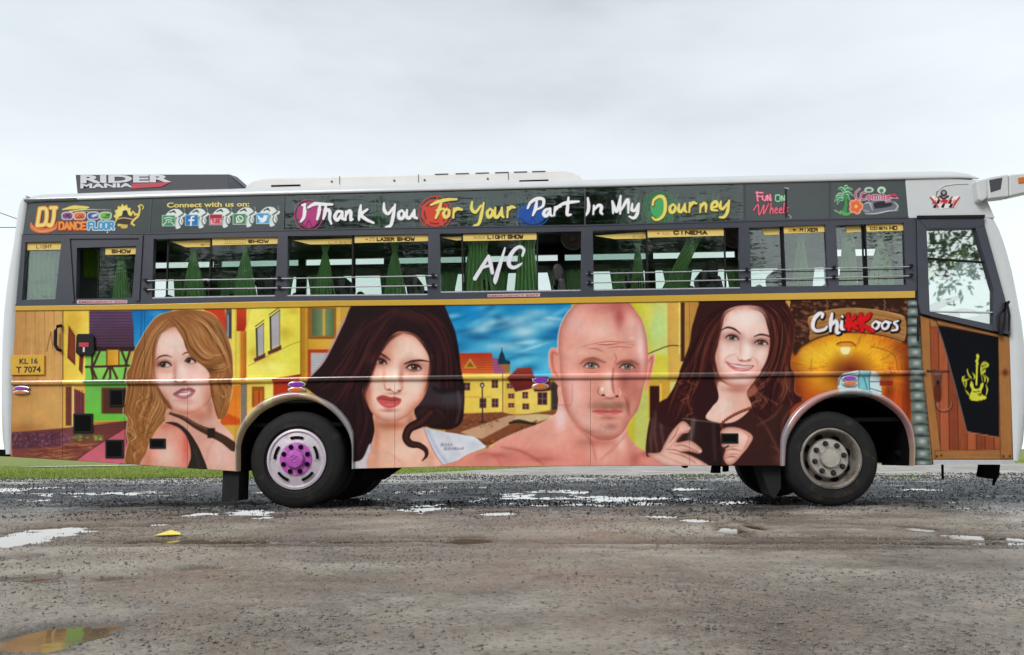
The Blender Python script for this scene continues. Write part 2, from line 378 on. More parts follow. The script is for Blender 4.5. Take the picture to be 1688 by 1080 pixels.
def paint_mural():
    c = Canvas(0, 470, 1690, 800, 1.0, bg=(200, 160, 70))
    # ---- left: timber wall, half timbered house, alley
    c.at(0, 490, 3.6)
    c.rect(60, 40, 380, 1010, hgrad(70, (186, 138, 84), 370, (216, 172, 108)))
    for i in range(90):
        x = c.rng.uniform(75, 370); y = c.rng.uniform(60, 500)
        c.stroke([(x, y), (x + c.rng.normal(0, 3), y + c.rng.uniform(80, 330))], [1, c.rng.uniform(3, 10), 1], [(112, 66, 34), (240, 206, 144), (150, 100, 56)][i % 3], 2.5, .5)
    for x in (150, 205, 262, 318): c.stroke([(x, 70), (x + 3, 340)], [4, 6, 2], (112, 66, 34), 2, .5)
    c.stroke([(300, 205), (275, 320)], 5, (96, 56, 30), 1.5, .7); c.stroke([(300, 205), (312, 300)], 5, (96, 56, 30), 1.5, .6)
    c.rect(60, 500, 375, 800, (206, 158, 94), 6, .45)
    c.blob(150, 780, 120, 40, (150, 96, 50), .6)
    c.rect(372, 60, 540, 520, hgrad(380, (228, 196, 84), 530, (240, 214, 96)))
    c.stroke([(372, 60), (372, 800)], 5, (96, 56, 34), 1, .8)
    c.blob(440, 130, 60, 60, (196, 146, 44), .5); c.stroke([(400, 160), (480, 250), (500, 330)], 6, (170, 116, 40), 4, .5)
    c.poly([(405, 165), (445, 225), (445, 405), (398, 358)], (104, 44, 30), 1, 1, False); c.poly([(412, 190), (438, 232), (438, 380), (408, 345)], (134, 62, 40), 2, 1, False)
    c.poly([(470, 330), (495, 345), (488, 460), (466, 430)], (110, 52, 36), 1, 1, False)
    c.rect(372, 510, 500, 790, (222, 176, 90)); c.rect(388, 530, 425, 760, (112, 62, 48), 1); c.rect(424, 520, 438, 770, (232, 200, 130), 1)
    c.poly([(438, 540), (500, 570), (500, 690), (438, 700)], (120, 62, 66), 1, 1, False)
    for x in (455, 470, 486): c.stroke([(x, 550), (x, 695)], 4, (60, 30, 40), 1, .8)
    # roof of house
    c.rect(528, 78, 800, 310, vgrad(80, (98, 70, 104), 310, (74, 50, 66)))
    for j in range(13):
        y = 92 + j * 17; c.stroke([(528, y), (800, y)], 5, (52, 36, 54), 1, .75); 
        for x in range(532, 800, 17): c.stroke([(x + (j % 2) * 8, y), (x + (j % 2) * 8, y + 15)], 2.5, (138, 108, 140), .8, .5)
    c.at(190, 490, 3.6)
    c.poly([(95, 75), (340, 72), (250, 200), (110, 300), (108, 180)], vgrad(80, (16, 110, 178), 300, (48, 150, 204)), 0, 1, False)
    c.blob(250, 95, 60, 30, (120, 200, 230), .4); c.stroke([(155, 75), (150, 250)], 6, (40, 70, 110), 1.5, .6)
    c.at(0, 490, 3.6)
    c.rect(505, 300, 770, 500, (130, 196, 92))
    c.blob(640, 440, 90, 40, (150, 216, 110), .7)
    c.rect(528, 292, 800, 318, (50, 30, 34), 2)
    c.rect(628, 310, 708, 405, hgrad(628, (206, 146, 50), 708, (226, 176, 66))); c.rect(628, 310, 636, 405, (120, 66, 30)); c.rect(700, 310, 708, 405, (120, 66, 30))
    for a in ([(545, 318), (545, 400)], [(590, 318), (555, 400)], [(720, 318), (752, 400)], [(770, 315), (745, 400)], [(508, 412), (770, 405)], [(540, 420), (552, 485)], [(570, 480), (545, 420)], [(640, 418), (612, 480)], [(652, 418), (652, 485)], [(664, 418), (694, 482)], [(745, 420), (735, 485)]):
        c.stroke(a, 13, (70, 40, 36), 1)
    c.rect(505, 498, 800, 730, vgrad(500, (116, 186, 92), 730, (106, 190, 70)))
    c.rect(500, 494, 760, 510, (44, 70, 40), 2, .8)
    c.rect(600, 535, 756, 690, (104, 62, 44), 2); c.rect(612, 548, 750, 690, (84, 50, 38), 2); 
    # alley paving
    c.poly([(70, 800), (440, 770), (760, 730), (760, 1010), (70, 1010)], vgrad(760, (106, 58, 56), 1000, (132, 76, 66)), 2, 1, False)
    c.poly([(68, 800), (360, 800), (360, 880), (68, 900)], (92, 54, 68), 3, 1, False)
    c.poly([(360, 800), (432, 765), (432, 860), (360, 885)], (120, 72, 80), 2, 1, False)
    for i in range(150):
        x = c.rng.uniform(75, 430); y = c.rng.uniform(805, 885); c.blob(x, y, 5, 5, [(150, 110, 122), (62, 36, 50), (130, 84, 84)][i % 3], .8)
    for i in range(60):
        x = c.rng.uniform(100, 560); y = 900 + c.rng.uniform(-10, 70) - max(0, x - 300) * .25
        c.stroke([(x, y), (x + 40, y + 6), (x + c.rng.uniform(60, 130), y - 6)], 4, [(176, 112, 58), (90, 46, 40), (198, 140, 80)][i % 3], 1.2, .6)
    c.poly([(440, 975), (540, 900), (740, 775), (760, 1010)], vgrad(800, (190, 96, 110), 1000, (206, 110, 128)), 2, 1, False)
    c.stroke([(435, 978), (545, 898), (745, 772)], 6, (92, 36, 50), 2, .8)
    for j in range(5): c.stroke([(560, 745 + j * 16), (750 - j * 10, 738 + j * 16)], 4, (86, 36, 44), 1.5, .6)
    for i in range(26): c.blob(c.rng.uniform(440, 600), 830 + c.rng.normal(0, 9) - 0 * i, 12, 7, [(96, 130, 60), (160, 176, 84), (70, 96, 48)][i % 3], .8)
    # ---- behind first portrait, right: street houses
    c.at(370, 490, 5.142)
    c.rect(-330, 80, 240, 1080, (228, 202, 90))
    c.poly([(-180, 95), (0, 95), (30, 300), (-60, 240)], (196, 66, 36), 2, 1, False)
    c.rect(10, 95, 60, 350, (96, 86, 92), 2); c.rect(20, 150, 34, 330, (150, 150, 160), 1); c.rect(40, 120, 50, 340, (50, 44, 46), 1)
    c.rect(60, 85, 130, 1080, hgrad(60, (236, 220, 104), 130, (226, 196, 80)))
    c.poly([(100, 95), (220, 95), (170, 285), (100, 285)], vgrad(95, (198, 66, 38), 285, (160, 46, 26)), 1, 1, False)
    c.rect(130, 285, 185, 720, hgrad(130, (212, 140, 50), 185, (168, 96, 36)), 1)
    c.rect(185, 85, 640, 700, hgrad(185, (240, 230, 110), 640, (228, 218, 84)), 0)
    c.poly([(185, 300), (225, 95), (185, 95)], (226, 206, 96), 2, 1, False)
    for (x, y, r, q, a) in ((520, 300, 70, 60, .55), (240, 470, 50, 60, .5), (350, 520, 120, 50, .3), (590, 120, 60, 40, .4)): c.blob(x, y, r, q, (186, 150, 44), a)
    c.blob(420, 600, 140, 60, (244, 240, 140), .7)
    for (x0, x1, y0, y1, sk) in ((265, 330, 265, 500, 40), (382, 466, 165, 440, 50)):
        c.poly([(x0, y0), (x1, y0 - sk), (x1, y1 - sk * .7), (x0 + 8, y1)], (178, 174, 178), 1, 1, False)
        c.stroke([(x0 + 4, y0), (x0 + 10, y1)], 14, (44, 44, 36), 1.5); c.stroke([(x1, y0 - sk), (x1, y1 - 20)], 5, (90, 84, 60), 1)
        c.stroke([(x0 - 5, y0 - 20), (x1, y0 - sk - 32)], 7, (60, 54, 40), 1); c.stroke([(x0 - 2, y0 + 6), (x1, y0 - sk - 8)], 7, (50, 46, 40), 1)
        c.poly([(x0 - 18, y1 + 18), (x1 + 14, y1 - sk * .75), (x1 + 14, y1 - sk * .75 + 40), (x0 - 14, y1 + 46)], (96, 50, 44), 1.5, 1, False)
        for q in range(12): c.stroke([(x0 + 14, y0 + 10 + q * (y1 - y0 - 20) / 12), (x1 - 4, y0 - sk * .6 + 8 + q * (y1 - y0 - 20) / 12)], 3, (140, 136, 142), .8, .6)
    c.stroke([(200, 580), (420, 470), (640, 375), (940, 368)], 4, (120, 100, 40), 1, .9)
    c.rect(640, 85, 980, 690, hgrad(640, (196, 146, 44), 980, (222, 178, 80)))
    c.rect(640, 85, 680, 690, (176, 126, 40), 3, .9); c.stroke([(645, 85), (645, 690)], 6, (120, 80, 30), 1); c.stroke([(705, 85), (705, 690)], 4, (150, 104, 44), 1)
    c.rect(705, 85, 945, 350, (150, 100, 40)); c.rect(740, 95, 830, 325, hgrad(740, (78, 100, 74), 830, (120, 140, 100)), 1); c.rect(855, 95, 925, 320, hgrad(855, (110, 140, 104), 925, (90, 110, 74)), 1)
    c.rect(830, 95, 852, 325, (206, 164, 80), 1); c.stroke([(712, 345), (930, 345)], 8, (116, 76, 30), 1)
    c.rect(705, 440, 900, 690, (176, 66, 30), 1); c.rect(730, 468, 900, 690, (188, 186, 190), 1)
    for q in range(9): c.stroke([(730, 485 + q * 22), (900, 485 + q * 22)], 3, (146, 142, 150), 1, .7)
    c.poly([(410, 690), (640, 650), (640, 840), (410, 840)], (176, 60, 30), 2, 1, False); c.stroke([(410, 700), (640, 655)], 10, (110, 44, 24), 2)
    c.rect(-20, 700, 410, 1080, hgrad(0, (224, 170, 80), 410, (234, 214, 100)))
    c.poly([(40, 760), (140, 740), (130, 1080), (-40, 1080)], (218, 128, 44), 4, 1, False)
    c.rect(136, 735, 188, 1080, (120, 110, 100), 1)
    for q in range(17): c.stroke([(136, 748 + q * 20), (188, 748 + q * 20)], 4, (176, 166, 150), 1, .8)
    c.rect(230, 755, 335, 930, (150, 90, 30), 1); c.rect(250, 790, 320, 930, (196, 96, 36), 1); c.stroke([(290, 790), (290, 930)], 6, (90, 40, 20)); c.rect(345, 730, 410, 930, (236, 226, 116), 2)
    c.poly([(20, 980), (130, 1030), (130, 1080), (-40, 1080), (-30, 1000)], (200, 84, 30), 2, 1, False)
    # ---- first portrait
    c.at(190, 490, 3.6)
    H = [(122, 80, 44), (166, 112, 66), (190, 138, 88), (92, 56, 30), (150, 98, 56), (206, 158, 108)]
    hp = [(340, 82), (450, 74), (560, 92), (620, 150), (665, 240), (690, 330), (695, 430), (690, 540), (678, 610), (650, 655), (658, 690), (618, 722), (580, 700), (400, 560), (320, 700), (240, 790), (190, 900), (172, 1000), (64, 992), (62, 920), (76, 860), (66, 800), (72, 720), (46, 680), (62, 600), (70, 520), (66, 450), (92, 400), (112, 320), (150, 250), (190, 180), (250, 112)]
    c.stroke(hp + hp[:1], 10, (238, 206, 160), 2, .7)
    c.poly(hp, (140, 92, 52), 1.5); hm = c.full(hp, 1.5); c.clip = hm
    c.blob(470, 130, 150, 60, (178, 126, 78), .8); c.blob(200, 260, 60, 120, (160, 108, 64), .7)
    c.hair([[(330, 90), (230, 170), (160, 290), (110, 420), (90, 560), (70, 690), (90, 800), (80, 990)], [(350, 110), (250, 220), (195, 350), (165, 480), (150, 600), (110, 720), (130, 820), (110, 990)], [(340, 150), (250, 230), (215, 360), (220, 500), (220, 600), (170, 720), (170, 830), (150, 990)], [(320, 180), (235, 260), (222, 420), (240, 540), (300, 650), (250, 740), (190, 830), (180, 960)]], 260, H, (3, 13), .6, 7, 1.0)
    c.hair([[(330, 95), (420, 110), (500, 170), (560, 260), (610, 340), (650, 430)], [(360, 85), (470, 95), (570, 150), (640, 260), (680, 360), (685, 470)], [(420, 80), (530, 100), (620, 190), (675, 320), (690, 430), (670, 600)]], 120, H, (3, 12), .6, 6, 1.0)
    c.clip = None
    F = (232, 196, 184)
    # chest, shoulder
    c.poly([(310, 660), (420, 690), (480, 680), (545, 630), (572, 590), (592, 680), (622, 742), (682, 802), (702, 850), (700, 1040), (520, 1030), (440, 850), (350, 750), (296, 742)], hgrad(300, (206, 150, 132), 700, (226, 182, 168)), 1)
    c.blob(620, 930, 60, 110, (236, 198, 188), .8); c.blob(500, 700, 80, 40, (186, 120, 96), .7); c.blob(560, 650, 24, 50, (160, 96, 72), .6); c.blob(520, 830, 50, 30, (212, 160, 146), .6); c.stroke([(600, 830), (560, 880), (540, 960)], 14, (206, 150, 140), 8, .5)
    sh = [(296, 742), (350, 752), (402, 790), (432, 850), (444, 930), (430, 1040), (160, 1010), (182, 920), (204, 850), (250, 782)]
    c.poly(sh, hgrad(170, (214, 150, 132), 440, (222, 140, 124)), 1); c.clip = c.full(sh, 1)
    c.blob(300, 930, 80, 120, (238, 202, 188), .9); c.blob(420, 860, 24, 120, (206, 100, 88), .8); c.blob(310, 760, 90, 22, (206, 110, 96), .7); c.blob(190, 960, 24, 80, (200, 126, 104), .7); c.clip = None
    c.poly([(296, 742), (360, 742), (424, 785), (472, 850), (512, 930), (542, 1040), (428, 1040), (446, 950), (440, 880), (418, 820), (378, 776), (330, 754)], (46, 38, 34), 1)
    c.stroke([(470, 900), (500, 1020)], 14, (70, 58, 50), 5, .6)
    c.stroke([(325, 688), (400, 714), (480, 764), (560, 802), (640, 842), (700, 886)], [16, 26, 34, 44, 48, 56], (70, 46, 34), 1); c.stroke([(330, 684), (400, 706), (480, 754), (560, 790)], 7, (150, 108, 84), 2, .7); c.rect(545, 775, 590, 835, (44, 28, 22), 2)
    # face
    f = [(226, 490), (216, 400), (220, 320), (232, 250), (262, 202), (320, 180), (380, 184), (470, 280), (560, 400), (570, 530), (562, 590), (532, 640), (482, 680), (424, 694), (370, 680), (320, 642), (286, 592), (260, 545), (236, 515)]
    c.poly(f, F, 1); c.clip = c.full(f, 1)
    c.blob(320, 270, 90, 70, (240, 216, 206), .8); c.blob(230, 440, 24, 160, (206, 146, 124), .7); c.blob(300, 470, 60, 40, (238, 206, 198), .8); c.blob(500, 500, 60, 50, (242, 210, 202), .7)
    c.blob(545, 560, 40, 90, (214, 136, 116), .7); c.blob(300, 600, 40, 60, (222, 160, 142), .6); c.blob(430, 690, 110, 26, (196, 122, 100), .8); c.blob(470, 640, 60, 30, (234, 186, 172), .6)
    c.blob(400, 515, 70, 16, (206, 150, 138), .6); c.blob(400, 425, 34, 60, (244, 220, 212), .8); c.blob(352, 430, 14, 50, (210, 158, 144), .7); c.blob(420, 625, 50, 12, (204, 140, 126), .5)
    c.clip = None
    c.inner(f, (196, 122, 98), 22, .75); c.blob(520, 470, 50, 90, (238, 202, 192), .5)
    c.blob(352, 440, 12, 60, (196, 138, 122), .6); c.blob(395, 508, 44, 10, (176, 108, 94), .6); c.blob(400, 610, 60, 10, (190, 120, 106), .5); c.blob(300, 440, 50, 12, (214, 164, 150), .7)
    c.stroke([(352, 470), (360, 498), (385, 508)], [3, 7, 4], (146, 84, 72), 2, .7); c.stroke([(400, 505), (425, 500), (438, 484)], [4, 7, 3], (146, 84, 72), 2, .7)
    c.blob(366, 497, 8, 6, (110, 52, 48), .8); c.blob(418, 495, 8, 6, (110, 52, 48), .8)
    c.stroke([(240, 372), (262, 352), (300, 344), (334, 354)], [4, 11, 10, 3], (84, 46, 34), 1.5, .9); c.stroke([(396, 340), (416, 328), (440, 326)], [4, 9, 5], (84, 46, 34), 1.5, .9)
    c.blob(258, 392, 34, 22, (120, 70, 56), .75)
    eye(c, 292, 398, 80, 40, (70, 44, 32), -.14, -.04, (44, 22, 18), (178, 118, 100)); eye(c, 444, 376, 66, 38, (70, 44, 32), -.18, .1, (44, 22, 18), (178, 118, 100))
    c.hair([[(330, 175), (262, 205), (232, 260), (220, 340), (222, 440), (244, 530)], [(320, 190), (272, 215), (240, 280), (228, 350), (230, 440), (262, 550)]], 40, [(120, 76, 44), (90, 52, 30), (160, 104, 62)], (1.5, 5), .6, 3, 1.0)
    c.hair([[(236, 500), (262, 550), (300, 620), (340, 670)], [(250, 520), (280, 590), (320, 640), (360, 690)]], 26, [(120, 76, 44), (90, 52, 30)], (2, 6), .6, 4, 1.2)
    lips(c, [(340, 574), (376, 548), (402, 538), (420, 540), (440, 534), (474, 552)], [(455, 582), (420, 602), (384, 600), (358, 590)], [(345, 574), (385, 566), (425, 562), (470, 554)], (182, 112, 118), (110, 46, 56), (226, 168, 172), [(372, 570), (410, 556), (448, 556), (430, 576), (392, 582)])
    for _ in range(36):
        x, y = c.rng.uniform(80, 230), c.rng.uniform(560, 900); L = c.rng.uniform(50, 110); d = c.rng.choice([-1, 1]) * c.rng.uniform(12, 24)
        c.clip = hm; c.stroke([(x, y), (x + d, y + L * .33), (x - d * .6, y + L * .66), (x + d * .4, y + L)], [2, c.rng.uniform(5, 9), 7, 2], H[int(c.rng.integers(len(H)))], 1.6, .6); c.clip = None
    # fringe over the face
    fr = [(300, 120), (360, 175), (398, 240), (418, 300), (462, 362), (510, 400), (545, 432), (566, 480), (564, 530), (572, 600), (596, 660), (618, 722), (660, 690), (690, 540), (696, 420), (676, 270), (610, 130), (480, 78), (360, 80)]
    c.poly(fr, (146, 96, 56), 1.2); c.clip = c.full(fr, 1.2)
    c.blob(520, 200, 80, 110, (186, 136, 88), .7); c.blob(450, 320, 60, 40, (92, 54, 30), .8); c.blob(560, 430, 70, 20, (84, 48, 26), .8)
    c.hair([[(320, 120), (390, 200), (430, 310), (520, 385), (620, 350)], [(350, 100), (450, 190), (510, 300), (580, 350), (660, 330)], [(420, 85), (530, 160), (600, 260), (640, 330), (670, 420)], [(500, 85), (600, 150), (655, 260), (690, 400), (690, 470)]], 150, H, (3, 12), .65, 6, 1.0)
    c.hair([[(560, 450), (570, 520), (590, 620), (620, 700)], [(620, 430), (610, 520), (640, 590), (630, 690)], [(680, 420), (670, 500), (690, 560), (650, 660)]], 90, H, (3, 11), .65, 6, 1.0)
    c.hair([[(560, 400), (620, 400), (660, 370)], [(560, 440), (630, 430), (675, 400)]], 24, [(92, 56, 30), (196, 146, 96)], (3, 8), .7, 5, 1)
    c.clip = None
    for q in ([(350, 160), (405, 250), (440, 340), (530, 402), (600, 396)], [(560, 450), (568, 560), (600, 680), (616, 716)], [(580, 250), (630, 330), (655, 400)]): c.stroke(q, [2, 6, 4, 2], (70, 38, 22), 1.5, .7)
    for q in ([(420, 100), (540, 170), (600, 280)], [(440, 190), (500, 290), (570, 345), (640, 335)], [(610, 560), (640, 590), (660, 575)], [(80, 860), (120, 830), (110, 780)], [(70, 690), (100, 740), (90, 800)], [(150, 900), (110, 930), (120, 975)]): c.stroke(q, [2, 7, 2], (222, 176, 126), 2, .7)
    # ---- painted sky and market square between second portrait and man
    c.at(730, 490, 3.6)
    c.rect(-40, 30, 760, 480, vgrad(40, (20, 128, 186), 470, (96, 190, 222)))
    for i in range(46):
        x, y = c.rng.uniform(20, 700), c.rng.uniform(50, 440)
        c.blob(x, y, c.rng.uniform(40, 120), c.rng.uniform(10, 30), [(206, 230, 236), (6, 84, 140), (130, 206, 230), (24, 110, 160)][i % 4], .6, c.rng.uniform(-.5, .1))
    for (x, y, rx, ry, col) in ((220, 240, 90, 16, (30, 96, 140)), (360, 165, 70, 26, (40, 110, 150)), (480, 200, 90, 50, (206, 228, 234)), (340, 290, 120, 30, (176, 216, 230)), (640, 240, 90, 20, (24, 100, 150)), (470, 340, 110, 16, (40, 120, 160)), (150, 90, 100, 40, (16, 130, 190)), (560, 90, 100, 30, (150, 206, 226))): c.blob(x, y, rx, ry, col, .7)
    c.poly([(90, 450), (370, 450), (370, 690), (90, 690)], hgrad(90, (226, 196, 84), 370, (236, 210, 110)), 1, 1, False)
    c.poly([(85, 330), (290, 328), (300, 452), (85, 452)], vgrad(330, (178, 60, 34), 450, (214, 110, 60)), 1, 1, False)
    for q in range(8): c.stroke([(90, 345 + q * 14), (296, 345 + q * 14)], 3, (130, 40, 26), 1, .7)
    c.poly([(120, 420), (160, 360), (200, 420)], (190, 150, 60), 1, 1, False); c.poly([(138, 412), (160, 378), (182, 412)], (140, 90, 40), 1, 1, False)
    c.poly([(292, 362), (340, 362), (366, 450), (300, 452)], (146, 78, 120), 1, 1, False)
    for q in range(5): c.stroke([(296, 376 + q * 16), (345 + q * 5, 376 + q * 16)], 3, (196, 130, 150), 1, .7)
    c.poly([(328, 380), (398, 380), (396, 450), (366, 450)], (150, 110, 66), 1, 1, False); c.poly([(325, 375), (335, 340), (349, 312), (362, 340), (372, 372), (396, 376), (398, 396), (326, 396)], (26, 56, 70), 1, 1, False); c.stroke([(348, 300), (348, 340)], 4, (20, 40, 50))
    c.poly([(370, 450), (425, 450), (440, 690), (360, 690)], (222, 186, 90), 1, 1, False)
    c.poly([(380, 480), (440, 420), (520, 415), (545, 480), (520, 545), (430, 560)], vgrad(420, (150, 56, 40), 560, (96, 34, 40)), 2, 1, False)
    c.poly([(430, 560), (640, 520), (652, 660), (520, 690), (430, 690)], (232, 206, 106), 1, 1, False); c.poly([(540, 470), (620, 470), (660, 550), (540, 560)], (120, 60, 66), 2, 1, False)
    c.rect(640, 500, 690, 670, (50, 40, 44), 4, .9)
    for (x, y, w, h) in ((118, 505, 42, 46), (288, 490, 38, 48), (288, 600, 40, 52), (216, 598, 40, 58), (378, 510, 34, 30), (386, 570, 36, 30), (386, 626, 36, 28), (470, 560, 34, 40), (470, 628, 40, 36), (560, 562, 58, 76)):
        c.rect(x, y, x + w, y + h, (110, 60, 46), 1); c.rect(x + 6, y + 6, x + w - 6, y + h - 6, (60, 40, 56), 1); c.stroke([(x + w / 2, y + 4), (x + w / 2, y + h - 4)], 3, (200, 160, 120)); c.stroke([(x + 4, y + h / 2), (x + w - 4, y + h / 2)], 3, (180, 140, 110))
    c.stroke([(354, 455), (354, 690)], 5, (120, 80, 40), 1); c.stroke([(130, 590), (285, 590)], 3, (170, 130, 60), 1)
    c.poly([(60, 690), (350, 680), (430, 700), (660, 670), (700, 690), (640, 760), (200, 900), (0, 820)], (128, 76, 50), 2, 1, False)
    c.poly([(100, 800), (390, 700), (460, 700), (420, 740), (230, 840), (180, 830)], (196, 156, 126), 2, 1, False); c.poly([(430, 700), (560, 690), (680, 700), (560, 740), (420, 735)], (206, 182, 140), 2, 1, False)
    for i in range(90):
        x, y = c.rng.uniform(60, 330), c.rng.uniform(690, 770); c.blob(x, y, 7, 4, [(90, 50, 36), (170, 110, 76)][i % 2], .6)
    for i in range(80):
        x = c.rng.uniform(240, 560); y = 880 - (x - 240) * .42 + c.rng.uniform(-20, 20); c.blob(x, y, 8, 5, [(86, 44, 28), (160, 96, 56), (120, 70, 44)][i % 3], .7)
    c.stroke([(395, 745), (450, 735), (545, 752)], [14, 24, 12], (40, 36, 26), 3, .9)
    c.stroke([(232, 510), (234, 735)], 7, (50, 34, 40), 1); c.disc(232, 520, 13, 16, (60, 40, 44), 1); c.disc(232, 522, 7, 9, (200, 190, 170), 1); c.stroke([(215, 740), (255, 740)], 8, (60, 40, 36), 1)
    # right of man: yellow green facade
    c.at(890, 490, 3.6)
    c.rect(520, 30, 1040, 960, hgrad(560, (200, 190, 60), 760, (210, 214, 130)))
    c.blob(690, 170, 60, 140, (190, 222, 150), .9); c.blob(640, 90, 30, 90, (228, 214, 90), .7)
    c.poly([(755, 30), (860, 30), (860, 500), (755, 500)], hgrad(755, (206, 166, 84), 860, (222, 186, 96)), 1, 1, False)
    c.stroke([(640, 335), (700, 310), (770, 286), (850, 288)], 7, (84, 70, 40), 1.5, .9); c.rect(640, 340, 760, 480, (212, 200, 70), 4, .8)
    c.rect(640, 490, 770, 720, (206, 164, 66), 2); c.rect(650, 525, 708, 720, (58, 24, 24), 2); c.rect(708, 510, 722, 720, (226, 190, 90), 1); c.rect(560, 560, 640, 900, (196, 200, 110), 6)
    c.at(1070, 490, 3.6); c.rect(186, 30, 210, 380, (70, 42, 26), 2); c.stroke([(178, 30), (178, 330)], 8, (240, 214, 130), 2); c.rect(210, 30, 330, 400, hgrad(210, (196, 150, 76), 330, (170, 120, 60)), 1)
    # ---- second portrait (dark hair)
    c.at(560, 490, 3.6)
    D = [(40, 16, 20), (26, 12, 16), (62, 28, 32), (84, 40, 40), (18, 8, 12), (50, 24, 28)]
    hp = [(100, 15), (300, 5), (595, 10), (625, 60), (650, 120), (682, 200), (702, 300), (716, 420), (736, 520), (737, 640), (722, 740), (660, 782), (580, 782), (510, 762), (440, 690), (300, 720), (205, 700), (205, 800), (182, 870), (130, 960), (80, 985), (60, 900), (40, 800), (-30, 690), (-90, 620), (-170, 560), (-205, 525), (-170, 470), (-95, 385), (-30, 265), (20, 160)]
    c.stroke([(80, 55), (20, 155), (-30, 262), (-97, 382), (-172, 470)], [20, 26, 26, 22, 12], (178, 150, 160), 4, .8)
    c.poly(hp, (38, 18, 22), 1.5); c.clip = c.full(hp, 1.5)
    c.hair([[(330, 60), (150, 180), (40, 350), (-60, 480), (-150, 540)], [(330, 70), (200, 210), (120, 380), (20, 540), (-60, 640)], [(340, 90), (230, 260), (150, 440), (90, 600), (60, 800)], [(340, 130), (260, 260), (180, 400), (140, 560), (180, 760), (110, 950)]], 220, D, (5, 20), .6, 10, 1.5)
    c.hair([[(350, 60), (450, 120), (560, 280), (570, 450), (560, 640)], [(420, 60), (560, 140), (640, 300), (650, 480), (660, 760)], [(520, 60), (650, 160), (690, 330), (720, 520), (710, 740)]], 150, D, (5, 18), .55, 9, 1.5)
    c.blob(420, 110, 120, 30, (96, 44, 44), .45, .3); c.stroke([(340, 80), (270, 150), (200, 260), (150, 380)], [6, 22, 10], (98, 50, 46), 8, .5); c.stroke([(150, 130), (80, 240), (10, 340)], [6, 18, 8], (84, 50, 52), 8, .5)
    c.poly([(470, 500), (590, 500), (600, 560), (720, 545), (735, 650), (640, 660), (560, 645), (470, 650), (440, 620)], (70, 64, 68), 14, .6); c.rect(600, 575, 725, 630, (64, 60, 66), 4, .6); c.stroke([(560, 540), (600, 555), (720, 540)], 26, (24, 18, 24), 6, .8)  # greyish sheen over the hair, painted into the print
    c.stroke([(700, 560), (712, 660), (690, 740)], 10, (110, 96, 100), 6, .5)
    c.clip = None
    c.poly([(80, 1020), (60, 980), (130, 960), (175, 870), (195, 900), (195, 1020)], (206, 202, 212), 2); c.stroke([(185, 870), (188, 1010)], 10, (150, 132, 150), 3, .7)
    ch = [(200, 690), (310, 736), (390, 712), (436, 660), (450, 700), (490, 740), (510, 800), (540, 870), (590, 960), (640, 1030), (190, 1030), (188, 880), (206, 780)]
    c.poly(ch, hgrad(190, (222, 168, 144), 600, (236, 190, 170)), 1); c.clip = c.full(ch, 1)
    c.blob(300, 760, 120, 30, (176, 104, 76), .85); c.blob(420, 720, 30, 60, (170, 100, 76), .6); c.blob(215, 830, 20, 160, (196, 128, 100), .7); c.blob(370, 920, 110, 80, (244, 208, 192), .8); c.blob(540, 960, 30, 80, (214, 150, 130), .6); c.stroke([(210, 900), (300, 930), (380, 990)], 12, (214, 156, 134), 7, .5); c.clip = None
    f = [(345, 203), (430, 213), (490, 258), (530, 310), (548, 360), (538, 450), (522, 530), (492, 600), (442, 662), (390, 712), (310, 738), (240, 726), (195, 690), (160, 630), (133, 560), (158, 500), (178, 430), (200, 380), (235, 310), (280, 250)]
    c.poly(f, (240, 204, 188), 1); c.clip = c.full(f, 1)
    c.blob(280, 300, 60, 100, (206, 132, 108), .6, .5); c.blob(420, 290, 70, 60, (244, 212, 198), .8); c.blob(150, 570, 34, 80, (204, 122, 98), .8); c.blob(520, 520, 30, 120, (206, 132, 108), .7); c.blob(440, 660, 60, 40, (212, 144, 122), .6)
    c.blob(230, 460, 40, 40, (240, 196, 176), .7); c.blob(450, 520, 50, 60, (246, 216, 204), .8); c.blob(330, 450, 24, 100, (250, 226, 216), .8); c.blob(290, 690, 50, 24, (244, 210, 198), .7); c.blob(360, 480, 16, 60, (206, 146, 130), .6); c.blob(290, 665, 60, 10, (196, 120, 104), .5)
    c.blob(240, 370, 60, 40, (170, 102, 86), .6); c.blob(430, 402, 76, 34, (180, 112, 96), .6)
    c.clip = None
    c.inner(f, (186, 108, 84), 26, .85)
    c.blob(262, 470, 14, 70, (206, 146, 128), .5); c.blob(366, 470, 14, 70, (190, 126, 110), .6); c.blob(318, 570, 50, 10, (180, 108, 94), .7); c.blob(290, 672, 50, 10, (176, 104, 92), .7); c.blob(318, 540, 18, 20, (252, 228, 218), .7); c.blob(170, 560, 20, 60, (186, 106, 84), .5)
    c.stroke([(262, 510), (272, 545), (305, 552), (330, 568), (358, 556), (372, 530)], [3, 7, 6, 6, 7, 3], (160, 90, 76), 2, .7); c.blob(292, 547, 11, 6, (112, 50, 44), .85); c.blob(350, 554, 11, 6, (112, 50, 44), .85)
    c.stroke([(204, 348), (232, 334), (262, 346), (298, 372)], [5, 13, 14, 5], (52, 22, 20), 1.2, .95); c.stroke([(382, 394), (430, 378), (486, 374), (532, 382)], [7, 15, 12, 4], (52, 22, 20), 1.2, .95)
    eye(c, 240, 380, 78, 38, (82, 50, 38), .06, .18, (30, 12, 14), (150, 86, 72)); eye(c, 438, 414, 92, 40, (104, 68, 50), .04, .06, (30, 12, 14), (156, 92, 78))
    c.hair([[(400, 195), (300, 230), (232, 310), (196, 390), (160, 490), (136, 570), (170, 660)], [(380, 208), (300, 250), (244, 320), (206, 400), (176, 490), (146, 580), (180, 660)]], 70, [(52, 24, 26), (30, 12, 16), (84, 42, 38)], (2, 7), .65, 5, 1.2)
